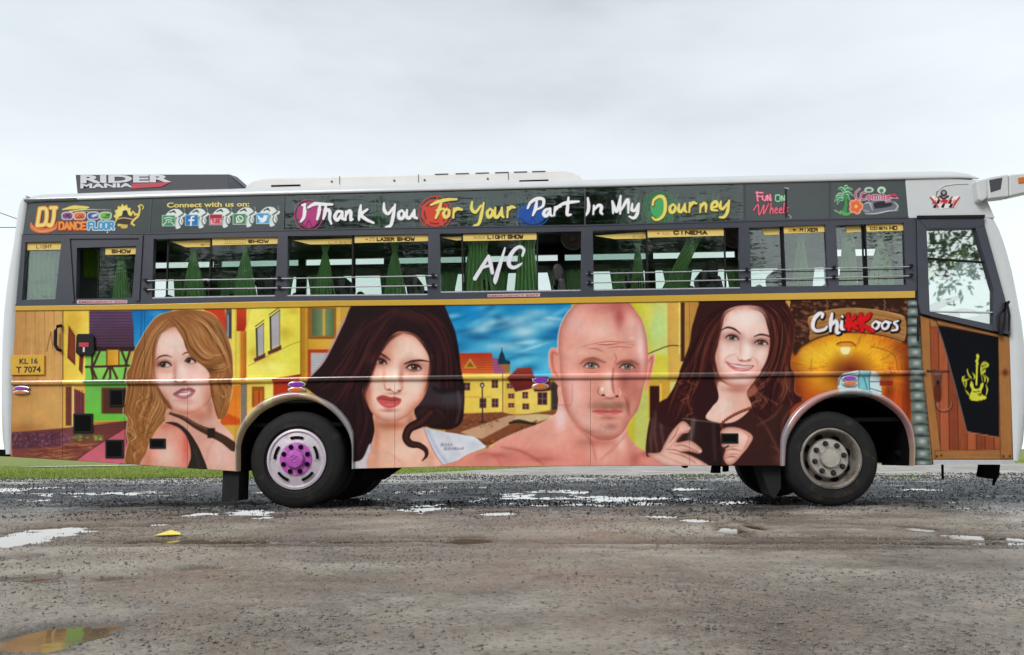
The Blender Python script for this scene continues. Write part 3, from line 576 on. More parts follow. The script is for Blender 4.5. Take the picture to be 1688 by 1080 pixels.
    c.hair([[(360, 196), (450, 215), (520, 290), (548, 370), (540, 470), (510, 580)], [(370, 208), (446, 228), (506, 300), (536, 370), (530, 470), (500, 580)]], 50, [(52, 24, 26), (30, 12, 16), (84, 42, 38)], (2, 6), .65, 4, 1.2)
    c.stroke([(398, 420), (432, 438), (478, 432)], [3, 7, 3], (90, 46, 40), 2, .6)
    lips(c, [(216, 598), (250, 580), (282, 586), (300, 592), (320, 590), (342, 594), (364, 606)], [(352, 634), (316, 654), (276, 656), (240, 636)], [(224, 602), (268, 606), (304, 612), (360, 608)], (196, 92, 92), (116, 40, 42), (226, 142, 138))
    # loose curl, shirt
    c.poly([(440, 680), (470, 650), (530, 640), (590, 655), (620, 690), (600, 740), (520, 764), (480, 760)], (44, 26, 26), 3)
    c.hair([[(440, 690), (500, 650), (580, 660), (620, 720)], [(460, 740), (520, 700), (590, 690), (640, 740)]], 40, [(70, 46, 44), (30, 14, 18), (54, 32, 32)], (3, 9), .6, 6, 1)
    for k_, (w0, col) in enumerate(((1., (40, 20, 20)), (.45, (90, 52, 46)))):
        c.stroke([(540, 680), (480, 740), (415, 775), (392, 830), (418, 868), (470, 878), (508, 905), (512, 940), (488, 968)], [52 * w0, 60 * w0, 50 * w0, 46 * w0, 44 * w0, 36 * w0, 28 * w0, 18 * w0, 4], col, 2 + 3 * k_, 1 - .4 * k_)
    sp = [(498, 772), (560, 786), (640, 800), (740, 816), (800, 830), (850, 870), (862, 890), (760, 930), (690, 975), (650, 1020), (620, 1005), (570, 940), (530, 860), (500, 800)]
    c.poly(sp, hgrad(500, (206, 208, 222), 860, (226, 230, 238)), 1.2); c.clip = c.full(sp, 1); c.stroke([(520, 790), (570, 890), (640, 990)], 16, (168, 168, 190), 6, .6); c.stroke([(640, 830), (700, 930)], 20, (190, 194, 210), 8, .6); c.blob(800, 870, 50, 30, (190, 192, 208), .6); c.clip = None
    c.stroke([(496, 772), (530, 858), (575, 945), (622, 1006)], 5, (150, 110, 110), 1.5, .8)
    for j, (x, y, n) in enumerate(((598, 882, 9), (618, 906, 15))):          # illegible tiny lettering on the collar
        for i in range(n): c.stroke([(x + i * 8, y - i * .3), (x + i * 8 + c.rng.uniform(-3, 5), y - 12 - c.rng.uniform(0, 5))], 3, (84, 88, 100), .6, .9)
    # ---- the bald man
    c.at(890, 490, 3.6)
    S0 = (228, 166, 150)
    body = [(118, 520), (106, 620), (90, 690), (0, 750), (-130, 800), (-240, 850), (-300, 892), (-400, 920), (-480, 962), (-540, 1030), (800, 1030), (900, 1000), (760, 950), (680, 922), (600, 900), (540, 845), (518, 770), (560, 640), (300, 600)]
    c.stroke([(96, 690), (0, 748), (-130, 798), (-240, 848), (-300, 890)], 7, (250, 214, 190), 2, .7)
    c.poly(body, vgrad(640, (232, 176, 160), 1000, (222, 144, 130)), 1); bm = c.full(body, 1); c.clip = bm
    for (x, y, rx, ry, col, a) in ((120, 720, 40, 80, (240, 212, 212), .9), (60, 860, 120, 50, (234, 172, 156), .7), (-60, 930, 140, 30, (212, 130, 116), .6), (20, 960, 120, 20, (176, 84, 76), .5), (-200, 960, 80, 40, (206, 118, 108), .6), (-330, 950, 80, 30, (214, 130, 118), .8), (-250, 935, 60, 18, (170, 84, 84), .6), (180, 960, 90, 26, (226, 150, 138), .7), (330, 860, 120, 30, (186, 106, 92), .7), (380, 940, 90, 60, (236, 178, 164), .8), (480, 860, 30, 80, (240, 196, 186), .8), (560, 960, 40, 50, (150, 70, 64), .5), (620, 930, 40, 20, (170, 86, 76), .6), (680, 980, 90, 30, (226, 152, 140), .7), (540, 880, 24, 70, (206, 136, 122), .6)): c.blob(x, y, rx, ry, col, a)
    c.stroke([(-230, 888), (-120, 910), (-40, 950), (20, 990)], [6, 16, 12, 4], (150, 74, 68), 6, .55); c.stroke([(140, 640), (220, 760), (300, 850), (330, 960)], [6, 18, 14, 4], (176, 98, 84), 7, .6); c.stroke([(520, 800), (440, 890), (360, 960)], [4, 14, 6], (190, 116, 102), 6, .5)
    c.stroke([(-380, 940), (-320, 924), (-260, 950), (-230, 1000)], [6, 16, 4], (190, 96, 92), 7, .55); c.clip = None
    # ears
    for e, inn in (([(112, 322), (82, 300), (62, 305), (50, 340), (54, 410), (70, 470), (92, 508), (124, 520)], [(100, 340), (76, 325), (70, 360), (80, 430), (104, 470)]), ([(634, 370), (655, 340), (676, 336), (680, 360), (668, 430), (648, 500), (622, 556)], [(645, 380), (664, 356), (662, 400), (642, 470)])):
        c.poly(e, (226, 156, 140), 1); c.stroke(inn, [8, 14, 12, 8], (176, 92, 78), 4, .7); c.stroke(e[:5], 5, (246, 200, 186), 2, .7)
    f = [(300, 2), (226, 30), (170, 82), (130, 150), (112, 220), (108, 300), (114, 360), (118, 440), (124, 520), (136, 600), (162, 680), (222, 762), (300, 822), (360, 848), (430, 842), (490, 802), (532, 732), (582, 660), (606, 560), (632, 450), (640, 350), (632, 240), (606, 140), (562, 72), (524, 28), (450, 2)]
    c.stroke([(230, 36), (170, 80), (128, 150), (108, 225), (106, 300)], 10, (250, 214, 206), 3, .7)
    c.poly(f, S0, 1); c.clip = c.full(f, 1)
    for (x, y, rx, ry, col, a) in ((210, 150, 90, 80, (232, 182, 176), .8), (360, 200, 130, 60, (240, 198, 188), .7), (600, 300, 30, 180, (246, 222, 224), .8), (150, 350, 40, 160, (226, 166, 154), .8), (470, 110, 34, 80, (166, 70, 72), .7), (440, 50, 110, 50, (190, 96, 96), .7), (330, 60, 60, 30, (206, 130, 128), .6), (540, 160, 30, 60, (230, 186, 184), .7), (545, 240, 26, 14, (246, 206, 196), .8), (240, 330, 80, 24, (236, 186, 170), .6),
                               (210, 560, 60, 140, (238, 192, 186), .9), (150, 640, 30, 120, (206, 136, 122), .6), (330, 540, 40, 80, (214, 146, 130), .5), (400, 520, 26, 80, (244, 206, 194), .8), (500, 510, 44, 80, (150, 66, 62), .55), (560, 560, 40, 70, (196, 120, 108), .7), (590, 500, 20, 80, (226, 166, 154), .7), (520, 640, 16, 60, (140, 66, 58), .6), (560, 660, 20, 50, (226, 170, 154), .7), (400, 640, 110, 26, (150, 104, 84), .7), (320, 640, 26, 24, (166, 112, 94), .5), (470, 640, 40, 24, (140, 92, 74), .6),
                               (400, 780, 90, 40, (224, 172, 160), .9), (425, 765, 40, 20, (160, 104, 94), .7), (270, 740, 60, 50, (232, 186, 174), .7), (360, 835, 130, 24, (176, 110, 96), .8), (500, 760, 36, 60, (200, 136, 122), .6), (250, 800, 50, 20, (170, 100, 88), .6), (410, 720, 60, 14, (186, 116, 104), .6)): c.blob(x, y, rx, ry, col, a)
    c.inner(f, (176, 98, 88), 26, .7); c.blob(560, 520, 60, 150, (186, 110, 100), .5); c.blob(575, 420, 24, 60, (176, 100, 92), .5); c.blob(250, 660, 60, 60, (226, 170, 158), .5)
    c.blob(420, 500, 20, 70, (246, 208, 196), .6); c.blob(372, 540, 18, 26, (240, 196, 184), .6); c.blob(412, 600, 50, 10, (170, 96, 86), .7); c.blob(400, 655, 90, 12, (150, 98, 80), .5); c.blob(300, 800, 90, 16, (170, 112, 96), .5)
    for _ in range(260):
        x, y = c.rng.normal(400, 70), c.rng.choice([640, 770]) + c.rng.normal(0, 22); c.stroke([(x, y), (x + 2, y + 5)], 2.2, (120, 84, 70), .6, .22)
    for q, w in (([(250, 292), (320, 276), (400, 280), (480, 272), (560, 282)], 9), ([(285, 304), (330, 304), (378, 324)], 7), ([(330, 268), (420, 262), (540, 268)], 6), ([(400, 300), (470, 292), (548, 300)], 6), ([(440, 330), (452, 362), (438, 392)], 6)): c.stroke(q, [2, w, w, 2], (176, 90, 80), 3, .75)
    c.stroke([(280, 285), (400, 270), (540, 276)], 5, (250, 214, 200), 2, .5)
    c.clip = None
    for q in ([(238, 394), (270, 372), (320, 364), (384, 386)], [(452, 396), (490, 382), (540, 380), (582, 398)]): c.stroke(q, [6, 18, 20, 6], (116, 76, 60), 4, .9)
    c.blob(305, 400, 66, 34, (190, 116, 102), .6); c.blob(515, 408, 66, 32, (176, 102, 90), .65)
    eye(c, 304, 404, 92, 42, (128, 138, 126), 0, .02, (84, 50, 42), (186, 112, 98), .42); eye(c, 516, 410, 90, 39, (122, 130, 118), .02, .02, (84, 50, 42), (170, 96, 86), .42)
    c.stroke([(260, 436), (300, 446), (350, 434)], [2, 6, 2], (176, 96, 84), 3, .6)
    c.stroke([(436, 420), (428, 480), (432, 540), (440, 570)], [6, 14, 14, 6], (150, 72, 64), 4, .65); c.stroke([(350, 530), (342, 562), (360, 584)], [4, 8, 5], (160, 88, 76), 2, .7); c.stroke([(385, 588), (415, 598), (445, 588)], [4, 8, 4], (170, 98, 84), 2, .7)
    c.stroke([(468, 540), (478, 566), (466, 586)], [4, 7, 4], (240, 200, 190), 3, .8); c.disc(374, 580, 11, 7, (96, 40, 36), 1.5); c.disc(456, 586, 11, 7, (96, 40, 36), 1.5); c.disc(368, 545, 9, 12, (252, 236, 228), 2, .8)
    c.stroke([(498, 588), (522, 640), (528, 700)], [4, 12, 4], (150, 80, 68), 4, .6); c.stroke([(300, 600), (284, 650)], [3, 8], (196, 122, 108), 4, .5)
    lips(c, [(308, 674), (350, 664), (390, 666), (410, 670), (440, 664), (492, 674)], [(460, 692), (400, 702), (345, 692)], [(312, 676), (360, 678), (410, 680), (490, 676)], (212, 118, 112), (150, 54, 52), (236, 170, 160))
    c.blob(400, 712, 46, 8, (150, 92, 80), .5)
    # fuel flap outline on cheek
    c.stroke([(190, 508), (190, 620), (182, 636), (70, 640)], 3, (150, 100, 96), .6, .7, False)
    # ---- fourth portrait (smiling, holding a case)
    c.at(1070, 490, 3.6)
    B = [(52, 20, 22), (34, 14, 16), (92, 44, 38), (116, 62, 50), (26, 10, 12), (72, 32, 30)]
    bodyp = [(100, 600), (30, 660), (-6, 760), (-20, 930), (40, 950), (250, 1030), (830, 1030), (830, 780), (920, 640), (880, 560), (700, 520), (300, 560)]
    c.poly(bodyp, (60, 34, 32), 1.5); c.clip = c.full(bodyp, 1)
    for q in ([(40, 680), (30, 800), (50, 930)], [(90, 640), (70, 760), (90, 900)], [(20, 720), (8, 840), (10, 920)]): c.stroke(q, [6, 18, 8], (120, 86, 86), 6, .6)
    for q in ([(640, 700), (700, 780), (760, 900), (800, 990)], [(800, 620), (740, 700), (640, 760)], [(880, 620), (800, 720), (780, 860)], [(720, 880), (790, 920), (830, 980)], [(850, 700), (830, 800)]): c.stroke(q, [4, 14, 6], [(110, 70, 58), (24, 12, 14)][int(q[0][0]) % 2], 5, .7)
    c.blob(790, 960, 50, 40, (140, 84, 66), .6); c.clip = None
    hp = [(320, -10), (294, 40), (272, 110), (250, 190), (240, 270), (212, 350), (182, 430), (152, 520), (102, 600), (46, 660), (60, 740), (140, 770), (250, 740), (340, 722), (400, 600), (390, 480), (560, 300), (690, 420), (580, 560), (620, 680), (700, 720), (760, 640), (840, 640), (905, 604), (862, 560), (862, 480), (836, 400), (850, 300), (864, 200), (850, 100), (810, 30), (770, -10)]
    c.stroke([(806, 26), (852, 100), (866, 200), (852, 300), (838, 400), (864, 480), (866, 560), (905, 604)], 12, (206, 150, 110), 3, .75)
    c.poly(hp, (56, 26, 26), 1.5); c.clip = c.full(hp, 1.5)
    c.hair([[(460, 40), (330, 130), (270, 280), (200, 440), (130, 580), (80, 720)], [(480, 60), (380, 160), (300, 320), (270, 460), (210, 600), (160, 740)], [(480, 70), (410, 180), (370, 320), (350, 460), (300, 600), (280, 740)], [(470, 80), (420, 180), (370, 330), (400, 480), (380, 600), (330, 720)]], 220, B, (5, 16), .6, 9, 1.4)
    c.hair([[(640, 40), (730, 120), (745, 280), (690, 430), (590, 560), (620, 680)], [(680, 30), (790, 130), (790, 300), (740, 460), (640, 560), (700, 690)], [(740, 28), (835, 140), (830, 300), (790, 440), (800, 560), (740, 680)], [(800, 30), (858, 160), (850, 300), (830, 400), (855, 500), (860, 620)]], 220, B + [(150, 88, 66)], (5, 15), .6, 9, 1.4)
    for _ in range(40):
        x, y = c.rng.choice([c.rng.uniform(120, 330), c.rng.uniform(600, 840)]), c.rng.uniform(430, 690); L = c.rng.uniform(50, 110); d = c.rng.choice([-1, 1]) * c.rng.uniform(18, 34)
        c.stroke([(x, y), (x + d, y + L * .33), (x - d * .6, y + L * .66), (x + d * .5, y + L)], [2, c.rng.uniform(6, 12), 8, 2], [(126, 72, 58), (30, 12, 14), (150, 92, 72), (84, 42, 36)][int(c.rng.integers(4))], 2.5, .55)
    for q in ([(310, 560), (280, 640), (320, 700)], [(250, 520), (230, 620), (260, 700)], [(760, 480), (800, 540), (770, 600)], [(640, 560), (690, 600), (660, 660)], [(820, 420), (800, 500), (840, 560)], [(800, 150), (830, 280)], [(700, 600), (760, 640), (740, 690)]): c.stroke(q, [3, 12, 3], (146, 88, 72), 4, .6)
    c.clip = None
    c.poly([(360, 380), (400, 470), (470, 530), (420, 600), (340, 720), (260, 740), (280, 560)], (52, 24, 26), 3)
    c.poly([(380, 400), (420, 470), (500, 520), (600, 500), (640, 560), (560, 600), (440, 580), (400, 540)], (150, 88, 74), 3)
    nk = [(410, 500), (520, 536), (620, 480), (578, 570), (604, 650), (520, 730), (430, 745), (336, 716), (372, 650), (410, 600)]
    c.poly(nk, hgrad(340, (236, 204, 190), 600, (222, 172, 156)), 1.5); c.clip = c.full(nk, 1); c.blob(520, 545, 90, 24, (176, 110, 96), .7); c.blob(440, 640, 50, 60, (244, 220, 208), .8); c.clip = None
    f = [(440, 92), (520, 52), (640, 52), (702, 92), (726, 180), (738, 262), (722, 340), (692, 420), (642, 490), (572, 532), (510, 534), (450, 502), (410, 452), (386, 392), (368, 342), (396, 262), (416, 180)]
    c.poly(f, (238, 206, 196), 1); c.clip = c.full(f, 1)
    for (x, y, rx, ry, col, a) in ((570, 120, 110, 60, (250, 226, 220), .9), (400, 330, 26, 140, (206, 146, 132), .7), (720, 300, 24, 130, (206, 142, 130), .7), (460, 330, 44, 34, (248, 222, 214), .8), (670, 340, 36, 34, (246, 216, 208), .8), (580, 300, 22, 70, (252, 232, 226), .9), (540, 300, 10, 60, (216, 166, 152), .6), (540, 480, 70, 26, (246, 214, 206), .8), (530, 530, 90, 20, (200, 136, 122), .7), (440, 460, 40, 40, (222, 168, 154), .6), (640, 450, 40, 50, (214, 154, 140), .6), (430, 110, 30, 40, (200, 140, 126), .6), (705, 120, 30, 60, (200, 140, 130), .6), (490, 236, 70, 26, (170, 110, 104), .6), (660, 264, 66, 26, (170, 110, 104), .6)): c.blob(x, y, rx, ry, col, a)
    c.inner(f, (190, 118, 104), 24, .75); c.blob(575, 355, 26, 18, (250, 226, 218), .8); c.blob(570, 378, 44, 8, (186, 116, 104), .6); c.blob(540, 458, 60, 9, (196, 126, 116), .6)
    c.stroke([(510, 335), (462, 352), (442, 385)], [3, 9, 3], (206, 140, 126), 5, .6); c.stroke([(612, 352), (638, 376), (642, 404)], [3, 9, 3], (206, 140, 126), 5, .6)
    c.clip = None
    c.stroke([(424, 196), (462, 178), (504, 188), (542, 216)], [4, 11, 13, 5], (62, 26, 24), 1.4, .95); c.stroke([(622, 232), (660, 220), (704, 228), (734, 248)], [5, 12, 10, 4], (62, 26, 24), 1.4, .95)
    eye(c, 492, 238, 80, 34, (104, 92, 70), -.02, .14, (44, 20, 20), (158, 98, 92)); eye(c, 664, 268, 82, 34, (104, 92, 70), -.04, .1, (44, 20, 20), (158, 98, 92))
    c.hair([[(520, 48), (440, 90), (410, 180), (380, 280), (366, 350), (388, 430), (400, 520)], [(530, 60), (452, 100), (424, 190), (400, 280), (384, 350), (400, 430), (410, 520)]], 70, B, (2, 7), .65, 5, 1.2)
    c.hair([[(600, 46), (690, 74), (724, 160), (738, 260), (716, 370), (660, 470), (590, 560)], [(600, 58), (680, 90), (712, 170), (726, 260), (704, 370), (646, 470), (580, 560)]], 70, B, (2, 7), .65, 5, 1.2)
    c.stroke([(520, 350), (534, 374), (566, 378), (596, 372), (610, 354)], [3, 6, 6, 6, 3], (176, 104, 92), 2, .75); c.blob(546, 372, 9, 5, (130, 64, 58), .8); c.blob(592, 370, 9, 5, (130, 64, 58), .8)
    lips(c, [(450, 380), (490, 392), (530, 396), (560, 402), (590, 401), (622, 404)], [(600, 428), (560, 440), (515, 434), (478, 414)], [(456, 380), (500, 410), (560, 420), (618, 408)], (198, 116, 118), (140, 56, 60), (232, 176, 174), [(468, 390), (505, 400), (560, 408), (610, 407), (588, 422), (540, 425), (498, 412)])
    # necklace
    t = np.linspace(0, 1, 13)
    for u in t: 
        x, y = 424 + 180 * u, 752 - 96 * u ** .8 - 6 * np.sin(u * 3)
        c.disc(x, y, 10, 9, (96, 40, 34), 1); c.disc(x - 2, y - 2, 4, 4, (206, 130, 96), 1)
    c.stroke([(424, 752), (440, 800), (420, 830)], 10, (110, 50, 40), 1.5)
    # case and hands
    c.poly([(196, 716), (416, 744), (432, 1010), (340, 1000), (210, 900)], hgrad(200, (52, 36, 34), 420, (40, 22, 24)), 1.5, 1, False); c.stroke([(262, 728), (240, 860)], 26, (130, 110, 108), 8, .7); c.stroke([(380, 760), (390, 960)], 16, (84, 58, 56), 8, .6); c.stroke([(198, 718), (415, 746)], 5, (160, 130, 126), 1.5, .7)
    hd = (234, 190, 176)
    c.poly([(195, 735), (240, 768), (232, 800), (190, 812), (160, 860), (240, 850), (300, 890), (312, 915), (290, 926), (230, 912), (180, 918), (250, 940), (350, 998), (340, 1030), (100, 1000), (-10, 930), (60, 920), (90, 870), (130, 800)], hd, 1.5)
    c.stroke([(180, 918), (240, 912), (300, 924)], 6, (176, 110, 98), 2, .8); c.stroke([(190, 812), (150, 860), (110, 900)], 8, (206, 146, 130), 4, .7); c.stroke([(240, 766), (196, 790)], 6, (250, 220, 210), 3, .7); c.stroke([(180, 930), (260, 960), (330, 1000)], 8, (250, 216, 204), 4, .6); c.stroke([(60, 930), (150, 970), (230, 1000)], 8, (206, 140, 124), 4, .6)
    c.poly([(426, 790), (470, 770), (540, 778), (612, 822), (590, 880), (550, 930), (500, 985), (462, 990), (440, 950), (452, 900), (430, 880), (424, 830)], hd, 1.5)
    for q in ([(440, 900), (480, 886), (530, 880)], [(444, 940), (490, 930), (530, 930)], [(560, 800), (590, 830), (560, 900)], [(430, 880), (460, 870)]): c.stroke(q, [3, 7, 3], (180, 116, 102), 2.5, .75)
    hl = [(195, 735), (240, 768), (232, 800), (190, 812), (160, 860), (240, 850), (300, 890), (312, 915), (290, 926), (230, 912), (180, 918), (250, 940), (350, 998), (340, 1030), (100, 1000), (-10, 930), (60, 920), (90, 870), (130, 800)]
    c.inner(hl, (176, 106, 92), 14, .7)
    for q in ([(150, 880), (210, 880), (290, 918)], [(120, 920), (200, 940), (280, 985)], [(100, 900), (150, 905), (240, 935)], [(175, 770), (150, 820), (120, 860)]): c.stroke(q, [3, 7, 3], (150, 84, 74), 2.5, .75)
    for x, y in ((236, 776), (300, 912), (338, 1000)): c.disc(x, y, 9, 6, (250, 224, 214), 1.5, .8)
    hr = [(426, 790), (470, 770), (540, 778), (612, 822), (590, 880), (550, 930), (500, 985), (462, 990), (440, 950), (452, 900), (430, 880), (424, 830)]
    c.inner(hr, (176, 106, 92), 14, .7)
    for q in ([(430, 850), (470, 842), (520, 850)], [(450, 905), (500, 900), (545, 912)], [(446, 952), (490, 944), (520, 950)]): c.stroke(q, [3, 8, 3], (150, 84, 74), 2.5, .8)
    c.stroke([(396, 918), (470, 880)], 8, (60, 30, 28), 1.5)
    c.blob(540, 830, 40, 30, (246, 214, 204), .7)
    # ---- right: tavern arch, sign, stone column
    c.at(1290, 490, 3.6)
    E = [(20, 18), (820, 12), (830, 1010), (300, 1010), (70, 600), (70, 400), (60, 100)]
    c.clip = 1 - np.clip(c.full([(x - 792, y) for x, y in hp] if False else [(-400, 0), (0, 0), (44, 70), (72, 200), (60, 300), (46, 400), (72, 480), (74, 560), (120, 606), (40, 700), (10, 1100), (-400, 1100)], 1), 0, 1)
    def glow(x, y):
        r = np.hypot((x - 400) / 1.25, (y - 430)); t = np.clip(r / 330, 0, 1)[..., None]
        core = np.array((120, 44, 24.)); mid = np.array((236, 176, 46.)); out = np.array((176, 70, 26.))
        a = np.clip(t / .42, 0, 1); b = np.clip((t - .5) / .5, 0, 1)
        low = np.clip((y - 430) / 250, 0, 1)[..., None]
        v = (core * (1 - a) + mid * a) * (1 - b) + out * b
        return v * (1 - low) + (np.array((206, 88, 34.)) * (.5 + .5 * t)) * low
    c.rect(0, 10, 760, 1010, glow)
    for i in range(230):
        a = c.rng.uniform(-np.pi, 0.35); r0 = c.rng.uniform(110, 260); L = c.rng.uniform(20, 60)
        x, y = 400 + 1.25 * r0 * np.cos(a), 430 + r0 * np.sin(a)
        c.stroke([(x, y), (x + L * np.cos(a), y + L * np.sin(a))], c.rng.uniform(2, 6), [(246, 190, 70), (130, 48, 16), (206, 120, 40)][i % 3], 1.5, .42)
    for i in range(70):
        x = c.rng.uniform(590, 755); y = c.rng.uniform(300, 760); c.stroke([(x, y), (x + c.rng.normal(0, 6), y + c.rng.uniform(40, 120))], 4, [(226, 140, 60), (160, 60, 24), (236, 110, 40)][i % 3], 2, .4)
    c.blob(745, 520, 46, 420, (92, 36, 18), .75); c.blob(70, 560, 70, 190, (110, 44, 22), .7); c.blob(690, 300, 60, 60, (130, 60, 26), .5); c.blob(400, 470, 130, 60, (96, 34, 22), .5)
    c.blob(240, 330, 140, 60, (246, 206, 66), .7, -.5); c.blob(480, 300, 140, 40, (238, 178, 50), .6, .3); c.blob(150, 330, 60, 60, (246, 210, 70), .5)
    top = [(20, 14), (760, 10), (760, 270), (620, 220), (440, 200), (250, 225), (120, 290), (60, 330)]
    c.poly(top, (58, 34, 24), 6)
    for i in range(120):
        x, y = c.rng.uniform(30, 740), c.rng.uniform(15, 120)
        if c.rng.random() < .25: x, y = c.rng.uniform(60, 150), c.rng.uniform(100, 270)
        c.disc(x, y, c.rng.uniform(9, 19), c.rng.uniform(7, 14), [(112, 72, 54), (84, 52, 40), (134, 92, 70), (70, 44, 34)][i % 4], 2, .85); c.stroke([(x - 12, y + 10), (x + 12, y + 11)], 4, (30, 16, 12), 2, .7)
    c.stroke([(170, 366), (165, 440)], 3, (110, 60, 20), 1, .8); c.stroke([(520, 290), (600, 310), (665, 350), (680, 440)], 4, (120, 66, 20), 1, .8)
    c.poly([(318, 276), (340, 266), (400, 264), (430, 282), (425, 292), (330, 290)], (214, 130, 40), 1.5); c.stroke([(320, 276), (345, 266), (405, 265), (432, 286)], 6, (110, 50, 16), 1.5)
    c.poly([(345, 298), (396, 298), (392, 330), (372, 338), (350, 330)], (248, 240, 206), 2); c.blob(370, 315, 40, 40, (255, 236, 150), .5)
    # sign board
    c.poly([(152, 120), (260, 82), (420, 66), (600, 84), (722, 118), (716, 262), (600, 226), (440, 206), (280, 218), (164, 256), (160, 190)], (168, 122, 74), 1.5, 1, True)
    for k_ in range(5): c.stroke([(160, 140 + k_ * 26), (300, 110 + k_ * 26), (440, 94 + k_ * 26), (600, 108 + k_ * 27), (718, 140 + k_ * 27)], 4, (104, 66, 36), 1.5, .7)
    c.stroke([(156, 120), (260, 80), (420, 64), (600, 82), (722, 116)], 6, (214, 170, 112), 2, .8); c.stroke([(164, 256), (280, 220), (440, 208), (600, 228), (716, 262)], 7, (60, 30, 16), 2, .8)
    for x in (262, 604):
        for k_ in range(5): c.disc(x + (k_ % 2) * 5 - 2, 18 + k_ * 13, 5, 7, (120, 104, 84), 1, .9)
    # lettering
    def script(strokes, col, w, dx=0, dy=0, soft=.6):
        for q in strokes: c.stroke([(x + dx, y + dy) for x, y in q], w, col, soft)
    Ch = [[(232, 118), (236, 98), (215, 96), (186, 130), (178, 175), (200, 198), (246, 190), (262, 172)], [(292, 96), (284, 150), (282, 200)], [(284, 170), (312, 140), (322, 160), (320, 208), (336, 208)], [(350, 142), (348, 180), (366, 188)], [(352, 112), (354, 116)]]
    kk = [[(388, 100), (386, 150), (392, 190)], [(428, 112), (392, 150), (440, 184)], [(372, 170), (400, 160), (450, 150)], [(462, 100), (462, 150), (470, 196)], [(508, 118), (468, 152), (520, 190), (534, 198)], [(450, 130), (490, 120), (516, 100)]]
    oos = [[(552, 140), (530, 162), (540, 186), (562, 180), (570, 156), (554, 142), (580, 150)], [(610, 140), (588, 162), (598, 186), (620, 180), (628, 156), (612, 142), (640, 150)], [(684, 138), (660, 150), (676, 168), (676, 190), (646, 196)]]
    script(Ch + oos, (20, 14, 20), 30, 5, 5); script(Ch, (236, 234, 240), [16, 24, 22, 14]); script(oos, (232, 230, 236), [12, 16, 16, 12])
    script(kk, (96, 14, 14), 32, 2, 3); script(kk, (206, 30, 34), [20, 27, 22])
    # sticker over the front wheel
    c.poly([(322, 580), (330, 480), (350, 452), (440, 434), (540, 440), (580, 470), (588, 585)], (206, 222, 226), 1, 1, False); c.poly([(446, 436), (512, 436), (520, 585), (452, 560)], (130, 190, 200), 1, 1, False)
    for q in ([(330, 520), (350, 470), (440, 446)], [(446, 436), (452, 560)], [(512, 440), (516, 590)], [(516, 500), (580, 500)], [(520, 540), (585, 560)], [(480, 470), (500, 540)]): c.stroke(q, 5, (40, 90, 104), 1, .9)
    c.poly([(575, 486), (654, 486), (652, 522), (575, 524)], (150, 56, 36), 1, 1, False); c.stroke([(578, 490), (650, 490)], 7, (226, 140, 110), 2, .8)
    c.blob(610, 470, 60, 30, (90, 30, 20), .5); c.blob(630, 560, 30, 60, (110, 36, 20), .7)
    c.clip = None
    # ---- stone column
    c.poly([(738, 0), (806, 0), (830, 300), (880, 980), (880, 1020), (780, 1020), (768, 700), (745, 300)], (40, 50, 48), 1, 1, False)
    ys = [15, 60, 118, 172, 226, 298, 362, 430, 500, 556, 618, 686, 756, 822, 900, 965, 1010]
    for a, b in zip(ys[:-1], ys[1:]):
        def ex(y): return 738 + 42 * max(0, y - 250) / 760, 808 + 76 * (y / 1000) ** 1.1
        l0, r0 = ex(a); l1, r1 = ex(b); j = c.rng.uniform(-4, 4)
        c.poly([(l0 + 6, a + 5), ((l0 + r0) / 2, a + 2 + j), (r0 - 4, a + 6), (r0 - 1, (a + b) / 2), (r1 - 4, b - 6), ((l1 + r1) / 2, b - 3), (l1 + 6, b - 6), (l0 + 3, (a + b) / 2)], (106, 116, 112), 2)
        c.blob((l0 + r0) / 2 + j * 2, a + (b - a) * .4, 24, (b - a) * .24, (186, 200, 196), .85); c.blob((l0 + r0) / 2 - j * 3, b - 8, 36, 6, (32, 42, 40), .75); c.blob(r0 - 6, (a + b) / 2, 6, (b - a) * .3, (58, 70, 64), .6)
    # ---- driver door planks
    c.at(1490, 500, 3.375)
    c.poly([(88, 50), (640, 50), (640, 900), (160, 900), (100, 350)], (120, 62, 36), 0, 1, False)
    wood = lambda pts, col, n, ang: None
    def plank(pts, col, hi, dk, n=14, vert=True):
        c.poly(pts, col, .8, 1, False); old = c.clip; c.clip = c.full(pts, .8, False)
        xs = [p[0] for p in pts]; ysx = [p[1] for p in pts]
        for i in range(n):
            x, y = c.rng.uniform(min(xs), max(xs)), c.rng.uniform(min(ysx), max(ysx)); L = c.rng.uniform(60, 260)
            q = [(x, y), (x + (c.rng.normal(0, 3) if vert else L), y + (L if vert else c.rng.normal(0, 3)))]
            c.stroke(q, [1, c.rng.uniform(3, 8), 1], [hi, dk][i % 2], 1.5, .5)
        c.clip = old
        c.stroke(pts + pts[:1], 3, (60, 28, 16), .8, .8, False)
    o, oh, od = (166, 84, 52), (206, 128, 88), (84, 38, 24)
    for i in range(8):
        x0, x1 = 140 + i * 50, 190 + i * 50
        plank([(x0, 100), (x1, 100), (x1 + 12, 840), (x0 + 12, 840)], [(148, 78, 50), (166, 92, 62), (132, 68, 46)][i % 3], oh, od, 16)
    w, wh, wd = (160, 112, 68), (208, 164, 112), (84, 52, 30)
    plank([(88, 62), (142, 84), (150, 380), (206, 830), (210, 890), (160, 890), (100, 350)], w, wh, wd, 24)
    plank([(140, 82), (180, 100), (186, 130), (146, 130)], w, wh, wd, 4)
    plank([(180, 92), (590, 180), (590, 200), (186, 116)], w, wh, wd, 6, False)
    plank([(170, 818), (600, 812), (604, 868), (172, 874)], w, wh, wd, 14, False)
    plank([(522, 176), (592, 186), (604, 866), (536, 862)], w, wh, wd, 20)
    c.blob(562, 385, 14, 20, (70, 34, 16), .9); c.blob(562, 385, 34, 12, (110, 60, 30), .5)
